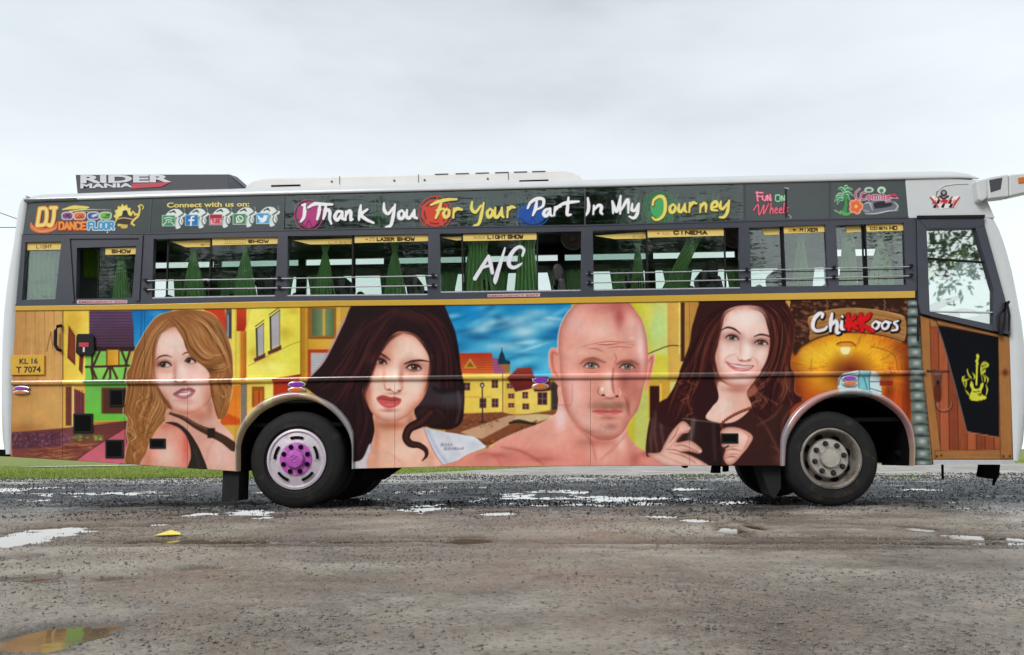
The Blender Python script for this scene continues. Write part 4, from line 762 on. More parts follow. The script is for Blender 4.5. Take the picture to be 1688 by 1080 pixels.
    for x, y in ((182, 850), (206, 846), (552, 850), (588, 850)): c.disc(x, y, 7, 7, (80, 40, 22), 1)
    c.stroke([(130, 376), (250, 380)], [14, 12], (70, 46, 44), 2); c.poly([(165, 384), (208, 384), (204, 460), (170, 462)], (96, 66, 56), 2); c.disc(188, 440, 9, 14, (40, 24, 22), 1); c.stroke([(172, 392), (200, 392)], 6, (170, 140, 120), 1.5, .8)
    c.poly([(168, 460), (205, 460), (204, 540), (170, 540)], (84, 40, 26), 2, .8)
    t = np.linspace(-.5, np.pi + .3, 10); c.stroke([(222 + 44 * np.cos(a), 562 + 40 * np.sin(a)) for a in t], 9, (70, 36, 30), 1.5); c.stroke([(222 + 42 * np.cos(a), 558 + 38 * np.sin(a)) for a in t], 4, (206, 150, 120), 1.5, .8); c.disc(190, 560, 9, 9, (150, 100, 80), 1)
    bk = [(184, 120), (352, 152), (524, 186), (528, 744), (350, 712), (290, 480), (240, 290)]
    c.poly(bk, (11, 13, 20), .8, 1, False); c.stroke([(184, 120), (215, 210), (290, 480), (348, 712)], 7, (110, 100, 104), 1.2, .8, False); c.stroke([(348, 714), (528, 746)], 6, (170, 120, 90), 1, .8, False)
    c.stroke([(88, 62), (184, 92), (360, 134), (590, 182)], 8, (30, 26, 28), 1, 1, False)
    # guitar emblem
    g = (206, 206, 70)
    c.poly([(400, 285), (412, 282), (418, 296), (412, 320), (414, 335), (408, 350), (398, 348), (400, 330), (394, 322), (402, 305)], g, .6)
    c.stroke([(405, 345), (402, 450)], 11, g, .5)
    c.poly([(372, 432), (384, 445), (390, 470), (418, 470), (425, 448), (440, 440), (440, 462), (430, 485), (432, 505), (456, 518), (454, 530), (420, 540), (380, 540), (362, 525), (368, 500), (376, 480), (366, 455)], g, .6)
    for q in ([(384, 492), (420, 488)], [(395, 470), (412, 470)], [(412, 505), (424, 500)], [(420, 512), (430, 506)]): c.stroke(q, 5, (14, 16, 20), .4)
    c.poly([(425, 345), (445, 322), (470, 335), (470, 350), (452, 362), (455, 378), (440, 392), (426, 396)], g, .6, .9)
    for q in ([(330, 410), (345, 440), (340, 470)], [(322, 430), (345, 425), (360, 420)], [(350, 370), (358, 395), (372, 410)], [(340, 480), (355, 500), (362, 510)], [(335, 460), (330, 440), (325, 412), (338, 404)], [(450, 400), (466, 420), (462, 440)], [(455, 450), (462, 480), (456, 510)], [(440, 395), (450, 420), (446, 436)], [(380, 385), (392, 405), (388, 420)], [(360, 405), (376, 420)], [(352, 362), (352, 380)], [(430, 400), (435, 430)]): c.stroke(q, [4, 10, 5], g, .5, .95)
    for q in ([(432, 350), (456, 340)], [(436, 370), (448, 360)]): c.stroke(q, 4, (20, 20, 20), .4)
    c.at(0, 0, 1); g = np.zeros((c.H, c.W)); r2 = np.random.default_rng(8)
    for s_, w_ in ((0.6, .5), (2.5, .9), (9, 1.2)):
        q = gblur(r2.normal(0, 1, (c.H, c.W)), s_); g += w_ * q / q.std()
    c.a *= (1 + .011 * g)[..., None]; c.a[..., 0] *= 1 + .012 * gblur(r2.normal(0, 1, (c.H, c.W)), 6) * 15
    # a touch more contrast and colour, as sprayed enamel has
    l = c.a.mean(-1, keepdims=True); c.a = np.clip(l + (c.a - l) * 1.04, 0, 255); c.a = np.clip(128 + (c.a - 128) * 1.06, 2, 252)
    return c
GLY = {  # stroke lettering on a 4 x 6 field
 'A': ['0,6 2,0 4,6', '1,4 3,4'], 'B': ['0,0 0,6 3,6 4,5 3,3 0,3', '0,0 3,0 3.6,1.5 3,3'], 'C': ['4,1 3,0 1,0 0,1 0,5 1,6 3,6 4,5'], 'D': ['0,0 0,6 3,6 4,5 4,1 3,0 0,0'],
 'E': ['4,0 0,0 0,6 4,6', '0,3 3,3'], 'F': ['4,0 0,0 0,6', '0,3 3,3'], 'G': ['4,1 3,0 1,0 0,1 0,5 1,6 4,6 4,3 2.5,3'], 'H': ['0,0 0,6', '4,0 4,6', '0,3 4,3'], 'I': ['2,0 2,6'],
 'L': ['0,0 0,6 4,6'], 'M': ['0,6 0,0 2,3 4,0 4,6'], 'N': ['0,6 0,0 4,6 4,0'], 'O': ['1,0 3,0 4,1 4,5 3,6 1,6 0,5 0,1 1,0'], 'P': ['0,6 0,0 3,0 4,1.5 3,3 0,3'], 'R': ['0,6 0,0 3,0 4,1.5 3,3 0,3', '2,3 4,6'],
 'S': ['4,1 3,0 1,0 0,1 1,3 3,3 4,5 3,6 1,6 0,5'], 'T': ['0,0 4,0', '2,0 2,6'], 'U': ['0,0 0,5 1,6 3,6 4,5 4,0'], 'V': ['0,0 2,6 4,0'], 'W': ['0,0 1,6 2,2 3,6 4,0'], 'X': ['0,0 4,6', '4,0 0,6'], 'Y': ['0,0 2,3 4,0', '2,3 2,6'], 'Z': ['0,0 4,0 0,6 4,6'],
 '+': ['2,1.5 2,4.5', '.5,3 3.5,3'], '2': ['0,1 1,0 3,0 4,1 0,6 4,6'], '5': ['4,0 0,0 0,3 3,2.6 4,4.3 3,6 0,6'], '.': ['1,6 1.4,6'], '1': ['1,1 2,0 2,6'], '-': ['1,3 3,3']}
def write(c, s, x0, y0, x1, y1, w, col, soft=.35):
    n = len(s); cw = (x1 - x0) / n
    for i, ch in enumerate(s):
        for q in GLY.get(ch, []):
            pts = [(x0 + (i + .08 + .74 * float(a.split(',')[0]) / 4) * cw, y0 + (y1 - y0) * float(a.split(',')[1]) / 6) for a in q.split()]
            c.stroke(pts, w, col, soft, 1, False)

def paint_stickers():
    c = Canvas(30, 285, 1600, 395, 1.5, (128, 128, 128), True)
    W_, Y_, K_ = (244, 244, 248), (238, 222, 112), (20, 20, 24)
    def br(strokes, col, w, soft=.5):
        for q in strokes: c.stroke(q, w, col, soft)
    # 1: DJ DANCE FLOOR
    c.at(0, 300, 4.908)
    c.stroke([(250, 330), (270, 375), (350, 395), (440, 370), (465, 320)], [10, 40, 44, 36, 8], (226, 112, 62), 1.5); c.stroke([(245, 350), (330, 400), (450, 375)], [6, 14, 6], (236, 160, 90), 1.5)
    for col, w in (((150, 70, 20), 44), ((244, 196, 92), 34), ((250, 226, 150), 12)):
        br([[(322, 215), (300, 352)], [(322, 215), (368, 215), (378, 265), (362, 340), (302, 352)], [(440, 208), (432, 300), (412, 352), (386, 345)], [(410, 208), (456, 208)]], col, w)
    c.stroke([(505, 222), (600, 205), (720, 205), (640, 225), (560, 240)], [10, 34, 6, 10, 12], (236, 214, 110), 2); c.stroke([(640, 226), (760, 222), (900, 226)], [10, 6, 3], (206, 220, 150), 1.5); c.stroke([(660, 240), (800, 236)], [6, 2], (150, 190, 130), 1.5)
    for (x0, x1, col, dk) in ((500, 590, (150, 80, 150), (60, 20, 80)), (596, 690, (228, 120, 70), (140, 40, 20)), (706, 800, (60, 90, 160), (230, 230, 240)), (806, 900, (110, 190, 90), (30, 90, 40))):
        c.poly([(x0, 255), (x0 + 40, 240), (x1, 250), (x1 - 4, 298), (x0 + 50, 305), (x0 + 4, 300)], (236, 220, 210), 1.5); c.poly([(x0 + 6, 260), (x0 + 42, 247), (x1 - 6, 256), (x1 - 10, 294), (x0 + 50, 299), (x0 + 10, 294)], col, 1.5)
        for _ in range(4):
            x, y = c.rng.uniform(x0 + 15, x1 - 30), c.rng.uniform(262, 285); c.stroke([(x, y), (x + 14, y + 10), (x + 26, y - 6)], 7, dk, 1, .9)
    for s, x0, x1, y0, y1, a, b in (('DANCE', 476, 700, 326, 382, (120, 30, 20), (244, 150, 60)), ('FLOOR', 712, 925, 326, 380, (230, 240, 250), (70, 150, 200))):
        write(c, s, x0, y0, x1, y1, 30, a, 1); write(c, s, x0, y0, x1, y1, 17, b, 1)
    for i in range(7): x = 490 + i * 30; c.stroke([(x, 380), (x + 4, 396 + (i % 3) * 6)], [8, 2], (196, 70, 40), 1)
    a = np.linspace(0, 2 * np.pi, 26, endpoint=False); r = np.where(np.arange(26) % 2, 1.0, .82)
    c.poly(np.stack([998 + 78 * r * np.cos(a), 276 + 100 * r * np.sin(a)], 1), (236, 214, 90), 1.5); c.disc(1000, 270, 56, 72, (240, 226, 130), 3)
    c.poly([(940, 330), (960, 285), (985, 270), (995, 235), (1025, 230), (1040, 265), (1075, 290), (1070, 330), (1030, 345), (980, 340)], (58, 48, 44), 1.5)
    c.stroke([(950, 300), (1000, 290), (1070, 300)], 9, (200, 180, 130), 1.5); c.disc(1010, 250, 14, 18, (30, 24, 26), 1.5); c.poly([(975, 350), (1030, 345), (1025, 372), (985, 374)], (210, 180, 90), 1.5)
    br([[(1085, 350), (1065, 330), (1090, 300), (1120, 270), (1130, 210), (1120, 195), (1145, 185), (1160, 205), (1150, 222)], [(1090, 265), (1125, 255)], [(1075, 240), (1110, 270)]], (236, 210, 100), [16, 18, 14, 10, 8])
    for x, y in ((360, 420), (868, 408)): c.disc(x, y, 5, 9, (226, 228, 230), 1)
    # 2: contact icons
    c.at(240, 310, 5.4)
    for i, (x, col) in enumerate(((145, (62, 142, 92)), (350, (24, 120, 190)), (565, (176, 26, 54)), (775, (70, 136, 84)), (982, (70, 158, 214)))):
        y = 240 - i * 5
        c.poly([(x + 40, y + 5), (x + 60, y - 30), (x + 100, y - 52), (x + 150, y - 50), (x + 180, y - 25), (x + 185, y + 5), (x + 150, y + 20)], (226, 236, 232), 1.5); c.stroke([(x + 70, y - 22), (x + 105, y - 34), (x + 120, y - 20)], 10, (30, 34, 36), 1.5); c.disc(x + 104, y - 34, 11, 9, (20, 20, 24), 1)
        c.stroke([(x + 196, y - 60), (x + 200, y - 30)], 5, (176, 200, 190), 1); c.stroke([(x + 200, y - 5), (x + 150, y + 30), (x + 135, y + 110)], [30, 40, 30], (214, 226, 224), 2); c.stroke([(x + 190, y - 10), (x + 150, y + 18)], 10, (40, 48, 48), 1.5); c.disc(x + 168, y + 55, 22, 34, (230, 238, 236), 1.5); c.stroke([(x + 160, y + 30), (x + 150, y + 60), (x + 165, y + 90)], 8, (70, 84, 82), 1.5); c.stroke([(x + 176, y + 42), (x + 180, y + 70)], 7, (60, 74, 72), 1.5)
        c.disc(x + 145, y + 105, 22, 14, (226, 232, 232), 1.5)
        c.rect(x, y, x + 120, y + 100, (210, 226, 220), 1); c.rect(x + 5, y + 5, x + 115, y + 95, col, 1)
        if i == 0: br([[(x + 20, y + 30), (x + 60, y + 20), (x + 100, y + 30)], [(x + 35, y + 48), (x + 60, y + 40), (x + 85, y + 48)], [(x + 10, y + 90), (x + 40, y + 60)], [(x + 110, y + 90), (x + 80, y + 60)]], W_, 7); c.disc(x + 60, y + 62, 7, 7, W_, .5)
        if i == 1: br([[(x + 78, y + 18), (x + 60, y + 22), (x + 56, y + 40), (x + 52, y + 96)], [(x + 36, y + 52), (x + 78, y + 50)]], W_, [13, 15, 15])
        if i == 2: c.rect(x + 12, y + 40, x + 110, y + 90, (236, 214, 214), 1); write(c, 'TUBE', x + 18, y + 48, x + 108, y + 82, 9, (190, 40, 60))
        if i == 3: c.disc(x + 62, y + 50, 34, 32, W_, 1); c.disc(x + 62, y + 50, 25, 23, col, 1); c.poly([(x + 30, y + 90), (x + 34, y + 62), (x + 52, y + 78)], W_, 1, 1, False); c.stroke([(x + 50, y + 38), (x + 56, y + 56), (x + 74, y + 62)], 10, W_, .7)
        if i == 4: c.poly([(x + 15, y + 20), (x + 40, y + 42), (x + 60, y + 44), (x + 70, y + 22), (x + 92, y + 22), (x + 108, y + 26), (x + 98, y + 40), (x + 92, y + 66), (x + 64, y + 86), (x + 22, y + 82), (x + 42, y + 72), (x + 24, y + 58)], W_, .8)
    # 3: discs behind the big lettering
    def wheel(cx, cy, rx, ry, col, dk, star):
        t = np.linspace(0, 2 * np.pi, 40); 
        c.stroke(np.stack([cx + rx * np.cos(t), cy + ry * np.sin(t)], 1), 9, col, 1, .85, False)
        c.disc(cx, cy, rx * .84, ry * .84, col, 1, .92)
        if star:
            k = np.arange(10) * np.pi / 5 - np.pi / 2 + .1; r = np.where(np.arange(10) % 2, .42, 1.02)
            t2 = np.linspace(0, 2 * np.pi, 40); c.stroke(np.stack([cx + rx * .66 * np.cos(t2), cy + ry * .66 * np.sin(t2)], 1), 10, dk, 1, .8, False)
            c.poly(np.stack([cx + rx * r * np.cos(k), cy + ry * r * np.sin(k)], 1), col, 1, 1, False)
        else:
            for q in ([(cx - rx * .7, cy + ry * .3), (cx - rx * .2, cy + ry * .75), (cx, cy + ry * .35), (cx + rx * .3, cy + ry * .8), (cx + rx * .7, cy + ry * .4)], [(cx - rx * .3, cy + ry * .9), (cx + rx * .4, cy + ry * .85)]): c.stroke(q, 9, dk, 1.5, .8)
    c.at(460, 300, 5.142); wheel(250, 280, 122, 130, (188, 58, 130), (96, 20, 70), False)
    wheel(1325, 262, 142, 140, (214, 70, 52), (70, 24, 28), True)
    c.at(710, 300, 5.142); wheel(860, 275, 140, 100, (28, 84, 176), (16, 50, 120), False)
    c.at(960, 290, 5.144)
    t = np.linspace(0, 2 * np.pi, 50)
    for k in (1.0, .88, .76): c.stroke(np.stack([650 + 135 * k * np.cos(t), 270 + 135 * k * np.sin(t)], 1), 6, (70, 160, 96), 1, .8, False)
    c.disc(645, 270, 72, 90, (76, 170, 100), 2)
    for i in range(14): a = i * .45; c.stroke([(650 + 100 * math.cos(a), 270 + 100 * math.sin(a)), (650 + 140 * math.cos(a + .3), 270 + 140 * math.sin(a + .3))], 6, (60, 140, 90), 1, .7)
    # big brush lettering
    c.at(460, 300, 5.142)
    th = [[(196, 196), (222, 190)], [(215, 188), (216, 250), (208, 300), (184, 335)], [(246, 216), (300, 186), (370, 188), (450, 190)], [(345, 190), (338, 255), (322, 316)], [(396, 192), (388, 260), (374, 312)], [(380, 272), (408, 236), (430, 256), (428, 310), (442, 352)],
          [(532, 250), (494, 252), (472, 295), (492, 322), (526, 280), (536, 252)], [(536, 252), (532, 300), (552, 318)], [(566, 250), (562, 320)], [(564, 285), (592, 246), (608, 262), (606, 318), (622, 314)], [(692, 198), (684, 260), (676, 320)], [(748, 232), (696, 276), (740, 318), (800, 346)],
          [(888, 182), (892, 240), (925, 268), (968, 215)], [(982, 192), (966, 290), (946, 366), (905, 382)], [(1040, 240), (1014, 262), (1018, 304), (1046, 306), (1060, 268), (1042, 240)], [(1084, 238), (1080, 292), (1106, 304), (1140, 250)], [(1146, 236), (1144, 290), (1168, 308)]]
    br([[(x + 3, y + 5) for x, y in q] for q in th], (24, 26, 32), 26); br(th, W_, [20, 32, 29, 20])
    c.at(710, 300, 5.142)
    fr = [[(0, 194), (60, 168), (140, 150), (218, 146)], [(90, 168), (66, 245), (42, 306)], [(48, 240), (112, 226)], [(134, 226), (108, 262), (122, 298), (150, 282), (154, 244), (134, 228)], [(196, 224), (190, 302)], [(194, 255), (222, 226), (264, 234)],
          [(350, 168), (346, 226), (378, 256), (424, 200)], [(448, 178), (430, 268), (408, 350), (364, 372)], [(502, 226), (478, 256), (488, 296), (514, 284), (522, 244), (502, 228)], [(546, 218), (542, 286), (566, 296), (596, 240)], [(602, 216), (600, 274), (616, 298)], [(652, 214), (648, 298)], [(652, 244), (680, 212), (712, 216)]]
    br([[(x + 3, y + 5) for x, y in q] for q in fr], (24, 26, 32), 25); br(fr, Y_, [19, 31, 28, 19])
    pt = [[(898, 156), (886, 226), (864, 282)], [(820, 222), (846, 172), (906, 140), (954, 150), (948, 204), (900, 232)], [(1012, 224), (972, 238), (956, 272), (978, 288), (1004, 250), (1012, 226)], [(1012, 226), (1008, 270), (1026, 286)], [(1052, 212), (1044, 284)], [(1050, 246), (1074, 212), (1102, 206)], [(1166, 132), (1158, 220), (1156, 276), (1186, 276)], [(1090, 196), (1160, 174), (1254, 164)]]
    br([[(x + 3, y + 5) for x, y in q] for q in pt], (24, 26, 32), 25); br(pt, W_, [19, 31, 28, 18])
    c.at(960, 290, 5.144)
    im = [[(44, 188), (52, 250), (46, 300), (26, 334)], [(96, 252), (90, 324)], [(94, 290), (134, 250), (160, 262), (154, 306), (168, 322)], [(252, 214), (258, 314)], [(256, 222), (290, 300), (322, 172)], [(322, 170), (318, 320)], [(326, 290), (384, 202), (388, 312)], [(422, 236), (418, 286), (446, 290), (474, 236)], [(478, 234), (464, 318), (436, 356), (396, 344)]]
    br([[(x + 3, y + 5) for x, y in q] for q in im], (24, 26, 32), 25); br(im, W_, [19, 31, 28, 18])
    jo = [[(596, 246), (604, 204), (656, 172), (696, 200), (700, 290), (672, 350), (622, 372), (592, 352)], [(768, 238), (740, 268), (748, 306), (776, 300), (788, 262), (768, 240)], [(818, 238), (814, 290), (836, 302), (862, 250)], [(868, 236), (864, 286), (882, 306)], [(908, 228), (904, 306)], [(908, 264), (934, 228), (966, 232)], [(1000, 240), (996, 308)], [(1000, 268), (1028, 232), (1046, 250), (1044, 304)], [(1094, 272), (1142, 252), (1130, 218), (1100, 236), (1094, 284), (1142, 292)], [(1172, 216), (1168, 266), (1192, 276), (1236, 222)], [(1242, 208), (1228, 300), (1200, 346), (1162, 350)]]
    br([[(x + 4, y + 5) for x, y in q] for q in jo], (96, 66, 20), 25); br(jo, Y_, [17, 30, 26, 16])
    # 4: Fun On Wheels
    c.at(1220, 290, 5.141)
    fu = [[(140, 135), (146, 200), (150, 212)], [(134, 140), (190, 142)], [(140, 170), (180, 174)], [(190, 168), (188, 196), (214, 206), (218, 172)], [(232, 208), (228, 164), (258, 210), (252, 158)]]
    br(fu, (196, 40, 84), 24, 1); br(fu, (240, 190, 204), 9, .6)
    on = [[(298, 165), (300, 210), (334, 210), (332, 164), (298, 164)], [(352, 212), (350, 168), (372, 208), (374, 166)]]
    br(on, (40, 140, 84), 18, 1); br(on, (206, 240, 214), 7, .6)
    wh = [[(110, 292), (150, 242), (160, 330), (200, 246), (196, 322), (240, 236)], [(262, 232), (250, 320)], [(254, 290), (274, 272), (276, 316)], [(292, 296), (314, 284), (304, 270), (292, 290), (298, 314), (320, 308)], [(330, 296), (350, 284), (342, 270), (330, 288), (336, 314), (356, 308)], [(372, 228), (364, 314)], [(406, 268), (386, 280), (400, 298), (380, 314)]]
    br(wh, (150, 34, 56), 19, 1); br(wh, (236, 130, 150), 9, .6)
    c.stroke([(386, 105), (388, 345)], 18, (30, 34, 40), 1, .9); c.stroke([(378, 100), (410, 106)], 7, (206, 214, 220), 1)
    c.stroke([(408, 330), (430, 345), (420, 360)], 5, (206, 220, 220), 1)
    # 5: palm, flower, car
    for a, b in (((880, 130), (910, 95)), ((880, 130), (950, 115)), ((880, 130), (830, 110)), ((870, 160), (810, 170)), ((880, 150), (955, 165)), ((860, 180), (800, 215)), ((870, 170), (930, 205)), ((860, 200), (820, 240))):
        c.stroke([a, ((a[0] + b[0]) / 2, min(a[1], b[1]) - 4), b], [26, 30, 10], (206, 232, 214), 2); c.stroke([a, ((a[0] + b[0]) / 2, min(a[1], b[1]) - 2), b], [16, 20, 6], (50, 140, 84), 2)
    c.stroke([(885, 150), (895, 230), (880, 320)], [18, 26, 40], (70, 150, 84), 2); c.stroke([(850, 300), (900, 325), (950, 300)], 22, (96, 176, 100), 3); c.stroke([(800, 290), (850, 320)], 10, (150, 200, 150), 2)
    for k in range(5):
        a = k * 1.2566; c.disc(980 + 32 * math.cos(a), 258 + 36 * math.sin(a), 32, 34, (244, 180, 140), 2)
    for k in range(5):
        a = k * 1.2566; c.disc(980 + 30 * math.cos(a), 258 + 34 * math.sin(a), 22, 24, (232, 110, 70), 2)
    c.disc(980, 258, 14, 14, (250, 200, 120), 2)
    c.poly([(1040, 260), (1100, 215), (1200, 198), (1290, 210), (1335, 260), (1330, 300), (1240, 305), (1120, 330), (1050, 320)], (120, 126, 134), 2, .9); c.poly([(1120, 250), (1150, 222), (1240, 214), (1290, 240), (1250, 262), (1140, 275)], (44, 46, 56), 2)
    for q in ([(1045, 240), (1090, 225), (1120, 290)], [(1060, 320), (1150, 318), (1250, 298), (1330, 290)], [(1300, 215), (1335, 255), (1310, 290)], [(1110, 225), (1130, 270)], [(1040, 290), (1090, 300)]): c.stroke(q, [5, 11, 5], (206, 212, 220), 1.5)
    cm = [[(1010, 110), (980, 140), (978, 180), (1005, 205)], [(1062, 140), (1026, 150), (1024, 196), (1064, 196)], [(1090, 164), (1072, 180), (1090, 200), (1106, 180), (1090, 164)], [(1120, 200), (1122, 166), (1140, 168), (1140, 200), (1142, 168), (1160, 166), (1162, 200)], [(1182, 166), (1182, 198)], [(1200, 200), (1202, 168), (1222, 168), (1224, 200)], [(1264, 168), (1240, 176), (1250, 196), (1266, 170), (1264, 210), (1236, 218)]]
    br(cm, (232, 226, 232), 19, 1); br(cm, (196, 40, 96), 10, .6)
    c.disc(1090, 118, 40, 24, (196, 220, 204), 2); c.disc(1090, 120, 24, 12, (70, 110, 84), 2); c.disc(1196, 120, 36, 30, (206, 226, 212), 2); c.disc(1196, 124, 18, 16, (70, 130, 90), 2); c.stroke([(1196, 140), (1198, 165)], 8, (120, 90, 70), 1); c.stroke([(1264, 180), (1300, 158), (1336, 186)], [8, 24, 8], (206, 60, 96), 2); c.stroke([(1264, 186), (1336, 190)], 6, (240, 220, 226), 1)
    # 6: crown emblem on the white quarter
    c.at(1480, 270, 3.724)
    c.poly([(195, 205), (230, 200), (250, 225), (262, 195), (282, 190), (300, 195), (312, 225), (340, 200), (378, 205), (350, 262), (300, 274), (240, 272)], (246, 240, 240), 1.5); 
    for k in range(6):
        x = 222 + k * 24; c.poly([(x - 10, 268), (x + 4, 244), (x + 18, 246), (x + 8, 272)], [(20, 18, 22), (230, 226, 228)][k % 2], .8, 1, False); c.poly([(x - 16, 244), (x - 2, 218), (x + 12, 222), (x + 4, 246)], [(196, 60, 66), (36, 26, 32), (236, 150, 150)][k % 3], .8, 1, False)
    for q in ([(198, 208), (225, 240), (245, 268)], [(374, 208), (350, 242), (335, 268)], [(240, 205), (262, 232)], [(330, 205), (308, 235)]): c.stroke(q, [10, 14, 8], (186, 60, 66), 1)
    c.disc(279, 182, 20, 22, (60, 56, 64), 1.5); c.disc(279, 178, 10, 10, (176, 170, 176), 1.5); c.stroke([(255, 200), (279, 215), (305, 200)], 12, (30, 26, 32), 1); c.disc(279, 228, 12, 12, (206, 40, 50), 1)
    return c

def paint_headers():                            # the yellow strips at the top of the panes
    K_ = (52, 34, 20); Yl = (228, 200, 118)
    c = Canvas(30, 360, 1510, 430, 2.0, Yl)
    c.rng = np.random.default_rng(3)
    c.at(0, 300, 4.908); write(c, 'LIGHT', 285, 508, 415, 532, 5, (96, 76, 40)); write(c, 'SHOW', 895, 546, 1055, 570, 9, K_)
    c.at(240, 310, 5.4); [c.stroke([(705 + 17 * i, 480), (708 + 17 * i, 466 + (i % 2) * 4)], 4, (130, 104, 60), .4) for i in range(10)]; write(c, 'SHOW', 905, 460, 1095, 482, 9, K_); c.stroke([(690, 456), (880, 456), (880, 490), (690, 490)], 3, (120, 96, 50), .4, 1, False); write(c, 'SH', 470, 490, 560, 502, 4, (150, 120, 50))
    c.at(460, 300, 5.142); write(c, '+', 725, 472, 755, 494, 5, (110, 84, 44)); write(c, '25', 760, 466, 812, 494, 4, (150, 120, 66)); write(c, 'LAZER', 825, 470, 975, 494, 9, K_); write(c, 'SHOW', 995, 468, 1150, 493, 10, K_); write(c, 'LAZER', 410, 498, 620, 512, 4, (150, 116, 50))
    c.at(710, 300, 5.142); [c.stroke([(365 + 14 * i, 476), (368 + 14 * i, 455 + (i % 3) * 5)], 5, (130, 104, 60), .4) for i in range(7)]; write(c, 'LIGHT', 480, 448, 640, 476, 8, K_); write(c, 'SHOW', 650, 446, 785, 474, 10, K_)
    c.at(960, 290, 5.144); write(c, '+', 630, 472, 660, 496, 5, (110, 84, 44)); [c.stroke([(685 + 16 * i, 496), (688 + 16 * i, 474 + (i % 2) * 8)], 4, (150, 120, 66), .4) for i in range(4)]; write(c, 'CINEMA', 775, 464, 1065, 490, 11, K_); write(c, 'CINE', 430, 500, 530, 514, 4, (150, 116, 50))
    c.at(1220, 290, 5.141); c.rect(412, 440, 500, 472, (196, 160, 66)); c.poly([(445, 446), (480, 446), (462, 466)], K_, .5, 1, False); write(c, 'MIXER', 508, 440, 665, 466, 9, K_); write(c, 'CD', 1105, 430, 1170, 450, 7, K_); write(c, 'BETA', 1180, 430, 1255, 450, 6, K_); write(c, 'HD', 1270, 424, 1340, 450, 9, K_)
    return c
# ------------------------------------------------------------------ materials
ALB = 0.93                                     # photograph colour to paint colour
m_print = mat_print('painted_print', .5, .12, .0)
m_decal = mat_print('sticker_print', .45, .25, .0, True)
m_trim = mat_print('painted_trim', .22, .6, 1.0)
m_white = mat('white_body_paint', (.60, .625, .645), .28, 0, .5, .05, 3, coat=.4)
m_dark = mat('dark_grey_frame_paint', (.042, .046, .066), .38, 0, .5, .10, 5, coat=.2)
m_black = mat('black_rubber_trim', (.007, .007, .008), .6, 0, .25, .2, 20)
m_hole = mat('unlit_recess_black', (.003, .003, .004), .85, 0, .1, .1, 20)
m_yel = mat('golden_yellow_stripe', (.60, .36, .03), .35, 0, .5, .06, 6, coat=.4)
m_ac = mat('cream_white_fibreglass', (.72, .71, .70), .45, 0, .4, .06, 4)
m_sign = mat('charcoal_sign_board', (.058, .060, .072), .5, 0, .4, .12, 7)
m_silver = mat('brushed_aluminium', (.62, .63, .66), .32, .9, .5, .1, 30)
m_bar = mat('dull_steel_bar', (.42, .42, .46), .5, .3, .5, .2, 20)
m_steel = mat('bare_steel_wheel', (.26, .235, .21), .5, .4, .5, .3, 14, dirt=((.10, .07, .05), 6, .48, .66))
m_hub = mat('cast_hub_grey', (.44, .41, .37), .42, .4, .5, .2, 22, dirt=((.20, .155, .12), 9, .54, .74))
m_tyre = mat('tyre_rubber', (.0105, .0105, .0115), .75, 0, .3, .35, 9, .25, bscale=60, dirt=((.060, .046, .035), 4.5, .56, .76))
m_wcov = mat('silver_wheel_cover', (.56, .50, .57), .4, .15, .5, .14, 16, dirt=((.22, .18, .15), 7, .56, .74))
m_purp = mat('magenta_wheel_paint', (.46, .08, .46), .4, .1, .5, .15, 14, dirt=((.55, .30, .55), 9, .5, .7))
m_glass = mat_glass('green_tinted_glass', (.92, .97, .935), .008)
m_glassR = mat_glass('reflective_tinted_glass', (.93, .97, .945), .07)
m_farg = mat_glass('far_side_glass', (.94, .98, .96), .02)
m_cabgl = mat_glass('cab_glass', (.72, .80, .78), .52, bump=.010)
m_upgl = mat_glass('banner_glass', (.66, .76, .72), .04)
m_panel = mat('dark_banner_panel', (.048, .062, .064), .25, 0, .5, .12, 3, coat=.4)
def cloth(m):
    n, l = m.node_tree.nodes, m.node_tree.links; b = n['Principled BSDF']; t = n.new('ShaderNodeBsdfTranslucent'); x = n.new('ShaderNodeMixShader'); x.inputs['Fac'].default_value = .18; o = n['Material Output']
    if b.inputs['Base Color'].links: l.new(b.inputs['Base Color'].links[0].from_socket, t.inputs['Color'])
    l.new(b.outputs[0], x.inputs[1]); l.new(t.outputs[0], x.inputs[2]); l.new(x.outputs[0], o.inputs['Surface']); return m
m_curt = mat('green_curtain_cloth', (.56, .90, .46), .8, 0, .2, .3, 30, stretch=(1, 1, .15))
m_curtL = mat('lime_curtain_cloth', (.34, .62, .08), .8, 0, .2, .3, 30, stretch=(1, 1, .15))
cloth(m_curt); cloth(m_curtL)
m_seat = mat('dark_seat_vinyl', (.030, .024, .030), .5, 0, .4, .3, 12)
m_seatc = mat('white_headrest_cloth', (.62, .60, .60), .8, 0, .2, .1, 12)
m_inner = mat('dark_interior_lining', (.028, .040, .038), .6, 0, .3, .3, 6)
m_innerL = mat('grey_interior_lining', (.16, .17, .18), .6, 0, .3, .15, 6)
m_plate = mat('yellow_number_plate', (.66, .38, .03), .45, 0, .4, .1, 12)
m_ink = mat('black_lettering', (.012, .012, .014), .5)
m_lwhite = mat('silver_white_lettering', (.62, .62, .68), .45)
m_lred = mat('red_lettering', (.46, .035, .06), .45)
m_lyel = mat('yellow_lettering', (.72, .60, .14), .45)
m_purl = mat('purple_lens', (.24, .03, .42), .18, 0, .6)
m_oral = mat('orange_lens', (.62, .16, .02), .18, 0, .6)
m_under = mat('greasy_chassis', (.0035, .0035, .004), .85, 0, .1, .4, 9)
m_label = mat('pink_exit_label', (.55, .42, .46), .5, 0, .4, .15, 60)

